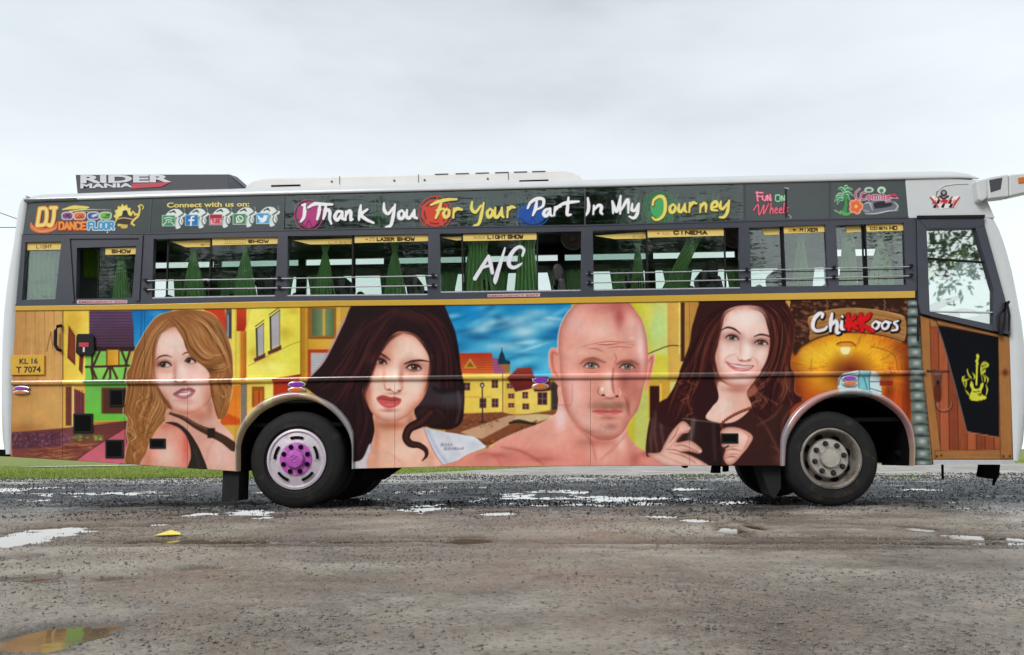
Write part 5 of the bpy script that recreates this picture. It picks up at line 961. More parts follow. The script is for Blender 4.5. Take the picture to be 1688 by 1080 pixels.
# ------------------------------------------------------------------ the lines of the bus side, as measured along it
L_top = curve([(45, 333.2), (240, 326.7), (470, 321), (720, 315.2), (965, 309.2), (1228, 302.6), (1492, 296.2), (1640, 293)])
L_up = curve([(36, 386.7), (242, 387), (467, 381), (715, 376.5), (965, 373.3), (1224, 366), (1497, 360)])
L_s0 = curve([(25, 505), (250, 501.7), (460, 496.8), (720, 494.2), (960, 490.2), (1228, 484.8), (1508, 480)])
L_s1 = curve([(25, 512.5), (220, 511), (410, 508.2), (560, 505), (780, 502.8), (1070, 498.3), (1300, 494.6), (1508, 491.5)])
L_mt = curve([(20, 626.5), (300, 624), (560, 619.5), (780, 617), (1000, 614), (1320, 611.5), (1530, 609.3)])
L_mb = curve([(20, 635.5), (300, 634), (560, 628.6), (780, 626.6), (1000, 624.8), (1200, 623.4), (1320, 620.4), (1530, 617.8)])
L_yb = curve([(15, 753), (122, 759.5), (190, 764), (386, 777), (389, 776), (583, 772.8), (732, 769.5), (850, 769.5), (1000, 768), (1290, 768), (1507, 767), (1540, 766.5)])
RA_O = [(388, 777), (388.8, 733), (394, 708), (405, 686.7), (419, 670.5), (436, 658.5), (456, 649.8), (477, 645.8), (495, 645.6), (513, 648.5), (545, 663), (562, 677), (574.5, 692.5), (581, 706), (584, 720), (583.6, 773)]
RA_I = [(393.5, 777), (393.8, 737), (400, 715), (410, 699), (426, 682), (444, 671), (465, 662.5), (489, 658.3), (509, 660.3), (528, 667), (545, 678.5), (559, 692.5), (569, 706.5), (576, 721.7), (580, 742), (580.5, 773)]
FA_O = [(1285, 768), (1286, 726), (1291, 707), (1299, 690.6), (1310, 676), (1324, 664), (1341, 653), (1361, 645.3), (1380, 640.6), (1400, 638.2), (1428, 641.5), (1454.5, 650.5), (1470, 660.5), (1483.6, 672.5), (1496, 689), (1502.5, 705), (1507, 733), (1505.5, 768)]
FA_I = [(1295, 768), (1297, 737), (1302, 719), (1310.6, 703), (1323, 686.5), (1338, 673), (1358, 660.5), (1380.6, 653), (1402, 650.3), (1425, 652.2), (1446, 658.5), (1464, 668.5), (1478, 679.5), (1489.5, 692.5), (1497, 708), (1501, 724), (1503.5, 742), (1503, 768)]

bus = empty('painted_bus', (0.0, 1.22, 0.0), 'long painted coach with portrait murals along its side and green curtains in its windows', 'bus')
WID = 2.44

# ------------------------------------------------------------------ painted side panels, moulding, door skin
MU = paint_mural(); ST = paint_stickers(); HD = paint_headers()
def sample(cv, x, y):
    u = np.clip((x - cv.x0) * cv.S - .5, 0, cv.W - 1.001); v = np.clip((y - cv.y0) * cv.S - .5, 0, cv.H - 1.001)
    i, j = u.astype(int), v.astype(int); fu, fv = (u - i)[..., None], (v - j)[..., None]
    f = lambda A: A[j, i] * (1 - fu) * (1 - fv) + A[j, i + 1] * fu * (1 - fv) + A[j + 1, i] * (1 - fu) * fv + A[j + 1, i + 1] * fu * fv
    c = f(cv.a); a = f(cv.al[..., None])[..., 0] if cv.al is not None else np.ones(x.shape)
    return c, a
def Pv(x, y, Y):                                # P for arrays
    d = np.einsum('ij,j...->i...', M3, np.stack([(x - 844) / FPX, np.ones_like(x), -(y - 540) / FPX]))
    k = (Y + D) / d[1]; return np.stack([d[0] * k, np.broadcast_to(Y, x.shape) + 0 * x, CH + d[2] * k], -1)
def sheet(name, X, Y, depth, cv, m, parent, k=ALB, smooth=False, drop=None, lab=None):
    # grid of paint on the bus side: X, Y photo positions (rows, columns), depth the stand-off of each vertex from the side
    h, w = X.shape; v = Pv(X.astype(float), Y.astype(float), np.zeros_like(X, float)); v[..., 1] = depth
    c, a = sample(cv, X, Y); c = np.clip(lin(c) * k, 0, .9)
    idx = np.arange(h * w).reshape(h, w)
    q = np.stack([idx[1:, :-1], idx[1:, 1:], idx[:-1, 1:], idx[:-1, :-1]], -1).reshape(-1, 4)
    if drop is not None:
        am = np.maximum.reduce([a[1:, :-1], a[1:, 1:], a[:-1, 1:], a[:-1, :-1]]).ravel(); q = q[am > drop]
        used = np.unique(q); re = np.full(h * w, -1); re[used] = np.arange(len(used)); q = re[q]
        v = v.reshape(-1, 3)[used]; c = c.reshape(-1, 3)[used]; a = a.reshape(-1)[used]
    v = v.reshape(-1, 3); me = bpy.data.meshes.new(name); me.vertices.add(len(v)); me.vertices.foreach_set('co', v.astype(np.float32).ravel())
    me.loops.add(q.size); me.loops.foreach_set('vertex_index', q.astype(np.int32).ravel()); me.polygons.add(len(q))
    me.polygons.foreach_set('loop_start', np.arange(0, q.size, 4, dtype=np.int32)); me.polygons.foreach_set('loop_total', np.full(len(q), 4, np.int32))
    me.update(calc_edges=True)
    at = me.color_attributes.new('print', 'FLOAT_COLOR', 'POINT'); at.data.foreach_set('color', np.concatenate([c.reshape(-1, 3), a.reshape(-1, 1)], 1).astype(np.float32).ravel())
    o = link(name, me, m, parent, smooth)
    if lab: o['label'] = lab
    return o
def panel(name, xl, xr, top, bot, lab=None, n=None, parent=None):
    # xl, xr: edges as functions of height share 0..1; top, bot: lines
    n = n or int(max(2, round(xr(0.) - xl(0.)))); rows = 112
    t = np.linspace(0, 1, rows)[:, None]; u = np.linspace(0, 1, n + 1)[None, :]
    X = (xl(t) * (1 - u) + xr(t) * u); xm = X[rows // 2]
    Yt, Yb = top(X), bot(X); Y = Yt * (1 - t) + Yb * t
    X = np.concatenate([X[:1], X, X[-1:]]); Y = np.concatenate([Y[:1], Y, Y[-1:]])     # returned edges give the sheet its thickness
    dp = np.zeros_like(X); dp[0] = dp[-1] = .03
    X = np.concatenate([X[:, :1], X, X[:, -1:]], 1); Y = np.concatenate([Y[:, :1], Y, Y[:, -1:]], 1); dp = np.concatenate([dp[:, :1] * 0 + .03, dp, dp[:, -1:] * 0 + .03], 1)
    return sheet(name, X, Y, dp, MU, m_print, parent or bus, lab=lab)
cst = lambda a: (lambda t: a + 0 * t)
lerp = lambda a, b: (lambda t: a + (b - a) * t)
g_ = .22                                        # half a panel gap
ups = [103, 238.5, 389, 1137]
names_u = ['painted timber wall', 'half timbered house', 'auburn hair portrait, upper half', 'yellow houses, dark haired portrait, blue sky and bald man', 'smiling portrait and tavern name board']
ed = [lerp(25.5, 21)] + [cst(x) for x in ups] + [lerp(1511, 1524)]
for i in range(len(ed) - 1):
    a, b = ed[i], ed[i + 1]
    panel('upper_side_panel', (lambda t, a=a, i=i: a(t) + (g_ if i else 0)), (lambda t, b=b, i=i: b(t) - g_), L_s1, L_mt, lab='upper side panel showing ' + names_u[i])
fa = curve(RA_O[1:-1]); ff = curve(FA_O[1:-1])
lows = [(lerp(21, 17.5), cst(103 - g_), L_yb, 'timber wall and paving'), (cst(103 + g_), cst(205.5 - g_), L_yb, 'alley with black openings'), (cst(205.5 + g_), cst(309.3 - g_), L_yb, 'wavy hair and bare shoulder'), (cst(309.3 + g_), cst(388.7), L_yb, 'bag strap and chest'),
        (cst(388.8), cst(584), fa, 'house fronts over the rear wheel'), (cst(583.9), cst(651 - g_), L_yb, 'dark hair and collar'), (cst(651 + g_), cst(973.5 - g_), L_yb, 'white shirt and market square'), (cst(973.5 + g_), cst(1137 - g_), L_yb, 'bald man, lower face'), (cst(1137 + g_), cst(1285.6), L_yb, 'hands holding a dark case'),
        (cst(1286), cst(1506.8), ff, 'glowing arch over the front wheel'), (lerp(1506.8, 1506.5), lerp(1524.5, 1537), L_yb, 'foot of the stone column')]
for a, b, bt, s in lows: panel('lower_side_panel', a, b, L_mb, bt, lab='lower side panel showing ' + s)
# half-round moulding that the paint runs across
n = 1500; u = np.linspace(21.3, 1523.5, n)[None, :]; th = np.linspace(0, np.pi, 11)[:, None]; s = (1 - np.cos(th)) / 2
sheet('waist_moulding', u + 0 * s, L_mt(u) * (1 - s) + L_mb(u) * s, -.034 * np.sin(th) ** .7 + 0 * u, MU, m_trim, bus, k=1.0, smooth=True)
# arch trims: bent strip between the outer and the inner curve, the wall's print with a whitish sheen mixed into its colour
def arch(name, O, I, k):
    o = crom(O, False, 6); i_ = crom(I, False, 6); m_ = 120
    rs = lambda q: np.stack([np.interp(np.linspace(0, 1, m_), np.linspace(0, 1, len(q)), q[:, j]) for j in (0, 1)], 1)
    o, i_ = rs(o), rs(i_); w = np.linspace(0, 1, 8)[:, None]
    X = o[None, :, 0] * (1 - w) + i_[None, :, 0] * w; Y = o[None, :, 1] * (1 - w) + i_[None, :, 1] * w
    dp = np.array([0.01, -.03, -.042, -.045, -.042, -.034, -.02, .06])[:, None] + 0 * X
    X = np.concatenate([X[:1], X]); Y = np.concatenate([Y[:1], Y]); dp = np.concatenate([dp[:1] * 0 + .03, dp])
    ob = sheet(name, X, Y, dp, MU, m_trim, bus, k=1.0, smooth=True)
    at = ob.data.color_attributes['print']; c = np.empty(len(at.data) * 4, np.float32); at.data.foreach_get('color', c); c = c.reshape(-1, 4)
    g = np.array(k); c[:, :3] = c[:, :3] * .45 + g * .55; at.data.foreach_set('color', c.ravel())
arch('rear_arch_trim', RA_O, RA_I, (.42, .40, .42)); arch('front_arch_trim', FA_O, FA_I, (.40, .36, .40))
# door skin
dl = lambda t: 1516 + (1537 - 1516) * t; dr = lambda t: 1664 + (1670 - 1664) * t
door = empty('driver_door', P(1590, 765), None); put(door, bus); ORG[door.name] = tuple(P(1590, 765)); door['label'] = 'driver door painted as wooden planks with a yellow guitar'
dpanel = panel('plank_painted_skin', dl, dr, curve([(1516, 518.5), (1600, 538.5), (1664, 553.5), (1671, 555)]), curve([(1516, 757.6), (1671, 758)]), n=160, parent=door)
slab('door_sill', [(1537, 758), (1671.5, 758), (1672, 765.5), (1538, 766)], -.015, .05, m_silver, door)

# yellow stripe, dark band behind everything
xs = np.linspace(25.5, 1508, 40)
MB().prism([P(x, L_s0(x)) for x in xs] + [P(x, L_s1(x)) for x in xs[::-1]], -.012, .03).build('yellow_waist_stripe', m_yel, bus, bevel=.004)
slab('inner_side_wall', [(24, 506)] + [(x, L_s0(x) + 1) for x in (250, 720, 1228)] + [(1508, 481), (1535, 755), (1506, 700), (1480, 655), (1400, 630), (1310, 660), (1280, 760), (590, 765), (575, 680), (487, 636), (405, 668), (386, 765), (190, 758), (20, 748)], .031, .06, m_hole, bus)

# ------------------------------------------------------------------ windows
WIN = [[(42.8, 399.8), (101.9, 398.8), (91.7, 495.6), (36.7, 496.6)], [(127.3, 409), (225, 406), (218, 493.5), (126, 494.6)], [(253.9, 394.3), (458.5, 390.6), (453.5, 488.7), (251, 492.4)],
       [(474.6, 389.5), (706, 386.5), (705, 486.7), (473.6, 488.6)], [(725, 385.6), (958, 381.7), (957, 479.9), (726.5, 482.8)], [(977, 380.4), (1217.6, 375.5), (1219.5, 475.7), (979, 479.5)],
       [(1234.6, 375.6), (1360, 370.7), (1365, 473.8), (1238.5, 474.8)], [(1377.6, 371.7), (1489.4, 367.8), (1493.3, 471.9), (1382.4, 472.8)]]
DIV = [None, 164, 346.5, 581.5, 761.5, 1066.5, 1289, 1425]        # where the two sliding panes meet
# frame band: pillars, headers and sills butted end to end
F0, F1 = -.008, .055
def header(i): 
    a, b, c_, d = WIN[i]; return [(a[0], L_up(a[0])), (b[0], L_up(b[0])), b, a]
def sill(i):
    a, b, c_, d = WIN[i]; return [d, c_, (c_[0], L_s0(c_[0])), (d[0], L_s0(d[0]))]
for i in range(8):
    slab('window_header', header(i), F0, F1, m_dark, bus); slab('window_sill', sill(i), F0, F1, m_dark, bus)
prev = [(36.8, L_up(36)), None, None, (25.5, 505)]
def pillar(tl, tr, br_, bl, a, b): pass
edges = [((37, L_up(37)), (36.5, 398), (30, 496), (25.5, L_s0(25.5)))]
for i in range(9):
    if i == 0: left = [(37, L_up(37)), (36, 399), (29.5, 496), (25.5, L_s0(25.5))]
    else: b, c_ = WIN[i - 1][1], WIN[i - 1][2]; left = [(b[0], L_up(b[0])), b, c_, (c_[0], L_s0(c_[0]))]
    if i == 8: right = [(1509, L_up(1497) - .5), (1509.6, 372), (1511, 478), (1509.5, L_s0(1508))]
    else: a, d = WIN[i][0], WIN[i][3]; right = [(a[0], L_up(a[0])), a, d, (d[0], L_s0(d[0]))]
    slab('window_pillar', left + right[::-1], F0, F1, m_dark, bus)
# raised frame of the rear emergency window
for q in ([(111, 389.6), (237.4, 388.6), (237, 394), (112, 395)], [(111, 395), (117, 395), (124, 499), (119.5, 499)], [(230.5, 394), (237, 394), (231, 497), (224.5, 497)]):
    slab('emergency_window_rim', q, -.022, -.0081, m_dark, bus, bevel=.003)
slab('rain_gutter', [(42, 330.2), (128, 327.5), (128, 330), (42, 333.3)], -.03, .01, m_dark, bus)

SK = {0: [[(42.5, 400), (101.5, 399), (100.5, 411), (43, 412)]], 1: [[(172.5, 408.5), (225, 407.5), (224, 418.5), (172.5, 419.5)]],
      2: [[(279, 396.5), (346, 393.5), (346, 405.5), (303, 406)], [(349, 391.6), (457.5, 390), (457, 401.5), (349, 404)]],
      3: [[(480, 394.5), (581, 391), (581, 400.5), (510, 401.5)], [(584, 389.3), (706, 386.5), (706, 397), (584, 400)]], 4: [[(727, 390), (760, 388), (761, 394), (752, 395)], [(763, 386), (885.5, 383), (885.5, 394.5), (763, 397)]],
      5: [[(980, 387), (1065, 380.6), (1065, 391.5), (1014, 392.5)], [(1067.5, 379), (1193.5, 375.6), (1193.5, 388), (1067.5, 391)]], 6: [[(1257, 376), (1286, 375), (1286, 385), (1262, 386)], [(1292, 372.5), (1359.5, 371), (1360, 382), (1293, 384.5)]],
      7: [[(1396, 372), (1421, 371.5), (1422, 380.5), (1398, 382)], [(1428, 369.5), (1489, 367.8), (1490, 379.5), (1430, 381.5)]]}
PANES = {0: [(0., 1., .03)], 1: [(.36, 1., .02)], 2: [(0.1, .46, .045), (.455, 1., .02)], 3: [(0., .47, .045), (.46, 1., .02)], 4: [(0., .17, .045), (.157, .69, .02)], 5: [(0., .375, .045), (.37, .905, .02)], 6: [(0., .43, .045), (.45, 1., .02)], 7: [(0., .41, .045), (.44, 1., .02)]}
def bil(q, u, v): 
    q = np.array(q); return tuple((q[0] * (1 - u) + q[1] * u) * (1 - v) + (q[3] * (1 - u) + q[2] * u) * v)
for i, w in enumerate(WIN):
    c = P(*bil(w, .5, .5)); win = empty('side_window', c); put(win, bus); ORG[win.name] = tuple(c)
    gl = m_glassR if i in (0, 6, 7) else m_glass
    for (u0, u1, y) in PANES[i]:
        q = [bil(w, u0, 0), bil(w, u1, 0), bil(w, u1, 1), bil(w, u0, 1)]
        slab('pane', q, y, y + .004, gl, win)
        for u in {u0, u1} - {0., 1.}:
            e_ = .006 if i < 6 else .011
            slab('sash_bar', [bil(w, u - e_, 0), bil(w, u + e_, 0), bil(w, u + e_, 1), bil(w, u - e_, 1)], y - .006, y + .012, m_black, win)
    slab('sash_track', [bil(w, 0, .978), bil(w, 1, .978), bil(w, 1, 1), bil(w, 0, 1)], -.004, .018, m_bar if i in (2, 3, 4, 5) else m_dark, win)
    for k, q in enumerate(SK[i]):
        t = np.linspace(0, 1, 14 if k == 0 and len(SK[i]) > 1 else 24)[:, None]; u = np.linspace(0, 1, int(2 * (q[1][0] - q[0][0])) + 2)[None]
        q = np.array(q, float); X = (q[0, 0] * (1 - u) + q[1, 0] * u) * (1 - t) + (q[3, 0] * (1 - u) + q[2, 0] * u) * t; Y = (q[0, 1] * (1 - u) + q[1, 1] * u) * (1 - t) + (q[3, 1] * (1 - u) + q[2, 1] * u) * t
        yy = .016 if (k == 1 or len(SK[i]) == 1) else .041
        sheet('header_strip', X, Y, yy + 0 * X, HD, m_print, win, k=1.0)
    if i == 4:                                  # A/C in brush strokes on the glass
        ac = Canvas(770, 395, 890, 480, 2.0, (236, 236, 244), True); ac.at(710, 300, 5.142)
        for q, w_ in (([(372, 815), (430, 720), (488, 625)], [34, 32, 26]), ([(488, 625), (505, 690), (520, 765)], [26, 34, 30]), ([(425, 725), (510, 700)], 22), ([(628, 555), (590, 680), (548, 820), (545, 860)], [14, 30, 40, 10]), ([(776, 620), (788, 570), (752, 545), (704, 575), (665, 640), (664, 700), (700, 722), (744, 704), (772, 684)], [20, 24, 26, 32, 36, 34, 30, 24, 10])): ac.stroke(q, w_, (226, 226, 236), .6)
        X, Y = np.meshgrid(np.arange(776, 884, .5), np.arange(403, 472, .5)); sheet('air_conditioning_lettering', X, Y, .0155 + 0 * X, ac, m_decal, win, k=1.0, drop=.04)
for q, nm in (([(128, 495.2), (211, 495), (210.5, 500.5), (128, 501)], 0), ([(803.5, 485.6), (890.5, 483.5), (890, 489.3), (804, 490.6)], 1)):
    lb = slab('exit_label', q, -.0125, -.0085, m_label, bus); text('lettering', 'EMERGENCY EXIT', 1, m_lred, lb, [(q[0][0] + 2, q[0][1] + 1), (q[1][0] - 2, q[1][1] + 1), (q[2][0] - 2, q[2][1] - 1.2), (q[3][0] + 2, q[3][1] - 1.2)], .02, Y=-.0135)
# guard bars outside the windows
for a, b in (((237, 463.2), (720, 454.6)), ((237, 477.8), (720, 470.8)), ((967, 451.5), (1505, 439.6)), ((967, 466.6), (1505, 454.8))):
    MB().tube([P(a[0], a[1], -.03), P((a[0] + b[0]) / 2, (a[1] + b[1]) / 2 + .3, -.03), P(b[0], b[1], -.03)], .0065, 8).build('guard_bar', m_bar, bus, smooth=True)
for x, y in ((242, 463), (242, 477.8), (462, 459.3), (462, 474.4), (715, 454.7), (715, 470.9), (971, 451.4), (971, 466.5), (1230, 445.4), (1230, 460.6), (1373, 442.4), (1373, 457.6), (1500, 439.8), (1500, 455)):
    MB().lathe([(.02, -.044), (.02, .0)], P(x, y, 0), 10).build('bar_clip', m_black, bus)

# ------------------------------------------------------------------ upper banner glass
UP = [(48, 249, 'p'), (251, 467.5, 'p'), (469.5, 963.5, 'g'), (965, 1226.5, 'g'), (1229, 1367, 'p'), (1369.5, 1491, 'p')]
labs = ['', 'with contact icons', 'with the first half of the thank you lettering', 'with the end of the thank you lettering', '', '']
for (a, b, k), lb in zip(UP, labs):
    xs = np.linspace(a, b, 8); lo = lambda x: x + (-11 if x < 60 else 5.5 if x > 1480 else -4 if x < 260 else 0)
    o = MB().prism([P(x, L_top(x) + .6) for x in xs] + [P(lo(x) if x in (xs[0], xs[-1]) else x, L_up(x) - .3) for x in xs[::-1]], .0 if k == 'p' else .006, .012 if k == 'p' else .011).build('banner_panel', m_panel if k == 'p' else m_upgl, bus)
    if lb: o['label'] = 'banner panel ' + lb
for x in (250, 468.5, 964.2, 1227.7, 1368.2):
    d_ = -4 if x < 260 else -1.5 if x < 500 else 0
    slab('banner_joint', [(x - 1.2, L_top(x)), (x + 1.2, L_top(x)), (x + 1.2 + d_, L_up(x)), (x - 1.2 + d_, L_up(x))], -.004, .02, m_dark, bus)
xs = np.linspace(40, 1497, 30)
MB().prism([P(x, L_up(x) - 2.2) for x in xs] + [P(x, L_up(x)) for x in xs[::-1]], -.014, .03).build('banner_sill', m_dark, bus)
for (x0, x1, y0, y1, nm) in ((45, 240, 330, 390, 'dance_floor_sticker'), (262, 466, 325, 384, 'contact_sticker'), (480, 1212, 310, 385, 'thank_you_lettering'), (1236, 1350, 304, 365, 'wheels_sticker'), (1372, 1486, 300, 360, 'palm_and_car_sticker')):
    X, Y = np.meshgrid(np.arange(x0, x1, .75), np.arange(y0, y1, .75)); sheet(nm, X, Y, -.003 + 0 * X, ST, m_decal, bus, k=.95, drop=.04)
text('contact_lettering', 'Connect with us on:', 1, m_lyel, bus, [(275, 334), (411, 332), (411, 340.5), (275, 342.5)], .028, Y=-.003)

# ------------------------------------------------------------------ roof, rear corner, front cap
xs = np.concatenate([[44.4, 48, 54], np.linspace(62, 1560, 40), [1580, 1600, 1612]])
prof = [(0, 0), (-.016, .0), (-.018, .02), (-.006, .055), (.025, .085), (.07, .108), (.16, .135), (.4, .175), (.8, .205), (1.22, .215), (1.64, .205), (2.04, .175), (2.28, .135), (2.37, .108), (2.415, .085), (2.446, .055), (2.458, .02), (2.456, 0), (2.44, 0)]
v, f = [], []
for i, x in enumerate(xs):
    b = P(x, L_top(max(x, 45)), 0); endk = .72 if x < 45 else .82 if x < 50 else .93 if x < 55 else 1.0
    if x > 1575: endk = {1580: .93, 1600: .7, 1612: .3}[int(x)]
    for y, z in prof: v.append((b[0], y, b[2] + z * endk - (1 - endk) * .02))
nP = len(prof)
for i in range(len(xs) - 1):
    for k in range(nP - 1): f.append((i * nP + k, i * nP + k + 1, (i + 1) * nP + k + 1, (i + 1) * nP + k))
f.append(tuple(range(nP - 1, -1, -1)))
o = mesh('roof', v, f, m_white, bus, True)
# rear corner: rounded white shell from the side round to the back
rows = [(345, 44.5, 18), (331, 45, 23), (333, 44.7, 21), (360, 41, 15.5), (400, 36, 10), (440, 32, 1), (480, 28, -5), (512, 25.5, -9), (560, 23.5, -12), (620, 21, -13), (680, 19, -12), (720, 18, -9), (749, 17.5, -2)]
rows = [(322.6, 44.6, 41), (323.2, 44.6, 35), (325, 44.6, 30), (328, 44.6, 25.8)] + sorted(rows[1:])
v, f = [], []
for (y, xr, xl) in rows:
    a = P(xr, y); b = P(xl, y); Rr = a[0] - b[0]
    ring = [(a[0], 0.03, a[2]), (a[0], 0, a[2]), (a[0] - Rr * .3, -.004, a[2]), (a[0] - Rr * .62, .03, a[2]), (a[0] - Rr * .86, .11, a[2]), (b[0], .3, a[2]), (b[0] - .05, .8, a[2]), (b[0] - .07, 1.22, a[2]), (b[0] - .05, 1.64, a[2]), (b[0], 2.14, a[2]), (a[0] - Rr * .86, 2.33, a[2]), (a[0] - Rr * .5, 2.42, a[2]), (a[0], 2.44, a[2])]
    v += ring
nR = 13
f.append(tuple(range(nR)))
for i in range(len(rows) - 1):
    for k in range(nR - 1): f.append((i * nR + k, (i + 1) * nR + k, (i + 1) * nR + k + 1, i * nR + k + 1))
mesh('rear_shell', v, f, m_white, bus, True)
slab('rear_bumper', [(-14, 741), (16, 741), (19, 753), (-14, 752)], .02, 2.4, m_under, bus)
# front cap: quarter panel, pillar, nose
slab('front_quarter_panel', [(1492.2, 296.4), (1560, 294.2), (1612, 297), (1630, 337), (1640, 359.5), (1510, 360), (1497.8, 360)], -.004, .05, m_white, bus, bevel=.006)
MB().tube([P(1541, 331, -.006), P(1545, 315, -.006), P(1556, 306.5, -.006), P(1575, 303.5, -.006), P(1596, 303, -.006)], .006, 6).build('quarter_panel_crease', m_white, bus, smooth=True)
X, Y = np.meshgrid(np.arange(1528, 1586, .75), np.arange(310, 346, .75)); sheet('crown_sticker', X, Y, -.0075 + 0 * X, ST, m_decal, bus, k=.95, drop=.04)
prow = [(297, 1606), (308, 1615), (322, 1623), (337, 1630), (357, 1642), (377, 1652.5), (397, 1660), (418, 1666.5), (444, 1673.5), (471, 1679), (497, 1684), (530, 1690), (570, 1695), (620, 1698), (680, 1697), (730, 1692), (760, 1684)]
inn = curve([(297, 1600), (358, 1619.6), (373, 1621), (420, 1634), (493, 1654.5), (553, 1664), (640, 1667), (760, 1671)])
v, f = [], []; prof2 = [(.0, 0.), (.0, .35), (.012, .7), (.05, .95), (.14, 1.0)]
for (y, x) in prow:
    a, b = P(inn(y), y), P(x, y); w = b[0] - a[0]
    rg = [(a[0], .06, a[2])] + [(a[0] + w * t, yy, a[2]) for yy, t in prof2] + [(b[0] + .0, .42, a[2]), (b[0] + .02, 1.22, a[2]), (b[0] + .0, 2.02, a[2])] + [(a[0] + w * t, 2.44 - yy, a[2]) for yy, t in prof2[::-1]] + [(a[0], 2.38, a[2])]
    v += rg
nR = len(rg); gz = P(1650, 372)[2]; gz1 = P(1650, 540)[2]; gv, gf = [], []
for i in range(len(prow) - 1):
    for k in range(nR - 1):
        q = (i * nR + k, (i + 1) * nR + k, (i + 1) * nR + k + 1, i * nR + k + 1)
        zc = sum(v[j][2] for j in q) / 4
        if 6 <= k <= nR - 8 and gz1 < zc < gz: gf.append(q)
        else: f.append(q)
nose = mesh('front_nose', v, f, m_white, bus, True); mesh('windscreen', v, gf, m_cabgl, bus, True)
slab('nose_roof_cap', [(1595, 293.6), (1611, 297.2), (1611, 298.5), (1595, 298)], .05, 2.39, m_white, bus)
# door window: black frame pieces, glass, divider
DF = [(1509.7, 360.2), (1619.6, 358.8), (1621.2, 373.4), (1654.5, 493), (1664, 553), (1516, 518), (1512, 501)]
for q in ([(1509.7, 360.2), (1619.6, 358.8), (1621.2, 373.4), (1606, 377.4), (1525.6, 378.8)], [(1509.7, 360.2), (1525.6, 378.8), (1531, 518), (1531, 521.5), (1516, 518), (1512, 501)], [(1606, 377.4), (1621.2, 373.4), (1654.5, 493), (1664, 553), (1635.7, 546.4), (1635.7, 479.5)]):
    slab('door_frame', q, -.03, .05, m_black if False else m_dark, door, bevel=.005)
slab('door_frame', [(1531, 514), (1635.7, 536), (1635.7, 546.4), (1531, 521.5)], -.02, .05, m_dark, door)
MB().prism([P(1509, 357.5), P(1620, 356.2), P(1620, 361), P(1509, 362)], -.045, -.03).build('rain_visor', m_black, door)
slab('door_pane', [(1525.6, 378.8), (1606, 377.4), (1635.7, 479.5), (1635.7, 538), (1531, 515)], .012, .017, m_cabgl, door)
slab('pane_divider', [(1528.5, 424.5), (1620.5, 430.8), (1621.3, 433.6), (1528.7, 427.2)], -.006, .02, m_black, door)
slab('pane_ledge', [(1531, 512.3), (1635.7, 514.3), (1635.7, 516.2), (1531, 514.2)], -.012, .02, m_silver, door)
MB().tube([P(1513.5, 522, -.03), P(1513, 562, -.03)], .012, 8).build('grab_handle', m_black, bus, smooth=True)
# mirror arm with indicator, reaching forward
mir = empty('mirror_arm', P(1606, 318)); put(mir, bus); ORG[mir.name] = tuple(P(1606, 318))
MB().prism([P(1601, 303), P(1619, 299), P(1620, 331), P(1611, 337), P(1605, 334)], -.10, .06).build('arm_root', m_white, mir, bevel=.015)
MB().prism([P(1618, 299.5), P(1651, 294), P(1652, 330.5), P(1620, 334)], -.13, .0).build('arm_body', m_white, mir, bevel=.012)
MB().prism([P(1619.5, 304), P(1641, 300), P(1638, 319), P(1622, 324)], -.133, -.1301).build('arm_grille', m_sign, mir)
MB().prism([P(1652.5, 295), P(1700, 291), P(1706, 318), P(1653, 330)], -.13, .0).build('arm_tip', m_white, mir, bevel=.012)
MB().prism([P(1666, 300.5), P(1689, 297), P(1690, 307), P(1667, 309.5)], -.14, -.1302).build('indicator_lens', m_oral, mir, bevel=.004)
# wiper and small black fitting by the pillar
MB().tube([P(1649, 552, -.05), P(1652, 520, -.06), P(1660, 500, -.06), P(1664, 497, -.06)], [.02, .03, .022, .01], 8).tube([P(1660, 500, -.07), P(1664, 520, -.07), P(1663, 545, -.07)], .012, 6).build('door_mirror_bracket', m_black, bus, smooth=True)

# ------------------------------------------------------------------ roof equipment
zr = lambda x: P(x, L_top(max(x, 45)))[2] + .15
ac = empty('roof_air_conditioner', (P(680, 300)[0], 1.1, zr(680))); put(ac, bus); ORG[ac.name] = tuple(ac.location)
def Q(px, py, Y): return P(px, py, Y)
Ya = .42
pr = [Q(404, 307, Ya), Q(416, 297.5, Ya), Q(434, 293.2, Ya), Q(560, 290.2, Ya), Q(680, 287.3, Ya), Q(800, 284, Ya), Q(900, 281.2, Ya), Q(930, 280.2, Ya), Q(944, 283.5, Ya), Q(954, 289, Ya), Q(962, 298, Ya)]
bs = [np.array((p[0], 0, P(p[0] * 0 + 680, 300)[2])) for p in pr]
MB().prism([(p[0], p[2]) for p in pr] + [(pr[-1][0], pr[-1][2] - .22), (pr[0][0], pr[0][2] - .18)], Ya, 2.02).build('cooler_housing', m_ac, ac, bevel=.02)
for q in ([(447, 305.4), (495, 304.2), (495, 306.6), (447, 307.8)], [(856, 297.4), (904, 296), (904, 298.6), (856, 300)]):
    MB().prism([Q(*p, Ya - .004) for p in q], Ya - .006, Ya - .0005).build('cooler_slot', m_hole, ac)
for x in (728, 762, 795, 827, 858, 888):
    y = np.interp(x, (680, 800, 900), (287.3, 284, 281.2)) + 1.2; MB().prism([Q(x - 11, y - .3, Ya), Q(x + 11, y - .9, Ya), Q(x + 11, y + .5, Ya), Q(x - 11, y + 1.1, Ya)], Ya - .006, Ya - .0005).build('cooler_louvre', m_sign, ac)
for x, t_ in ((560, 290.2), (690, 287), (838, 283)):
    MB().prism([Q(x - .5, t_ + .6, Ya), Q(x + .5, t_ + .6, Ya), Q(x + .5, t_ + 14, Ya), Q(x - .5, t_ + 14, Ya)], Ya - .004, Ya - .0005).build('housing_joint', m_sign, ac)
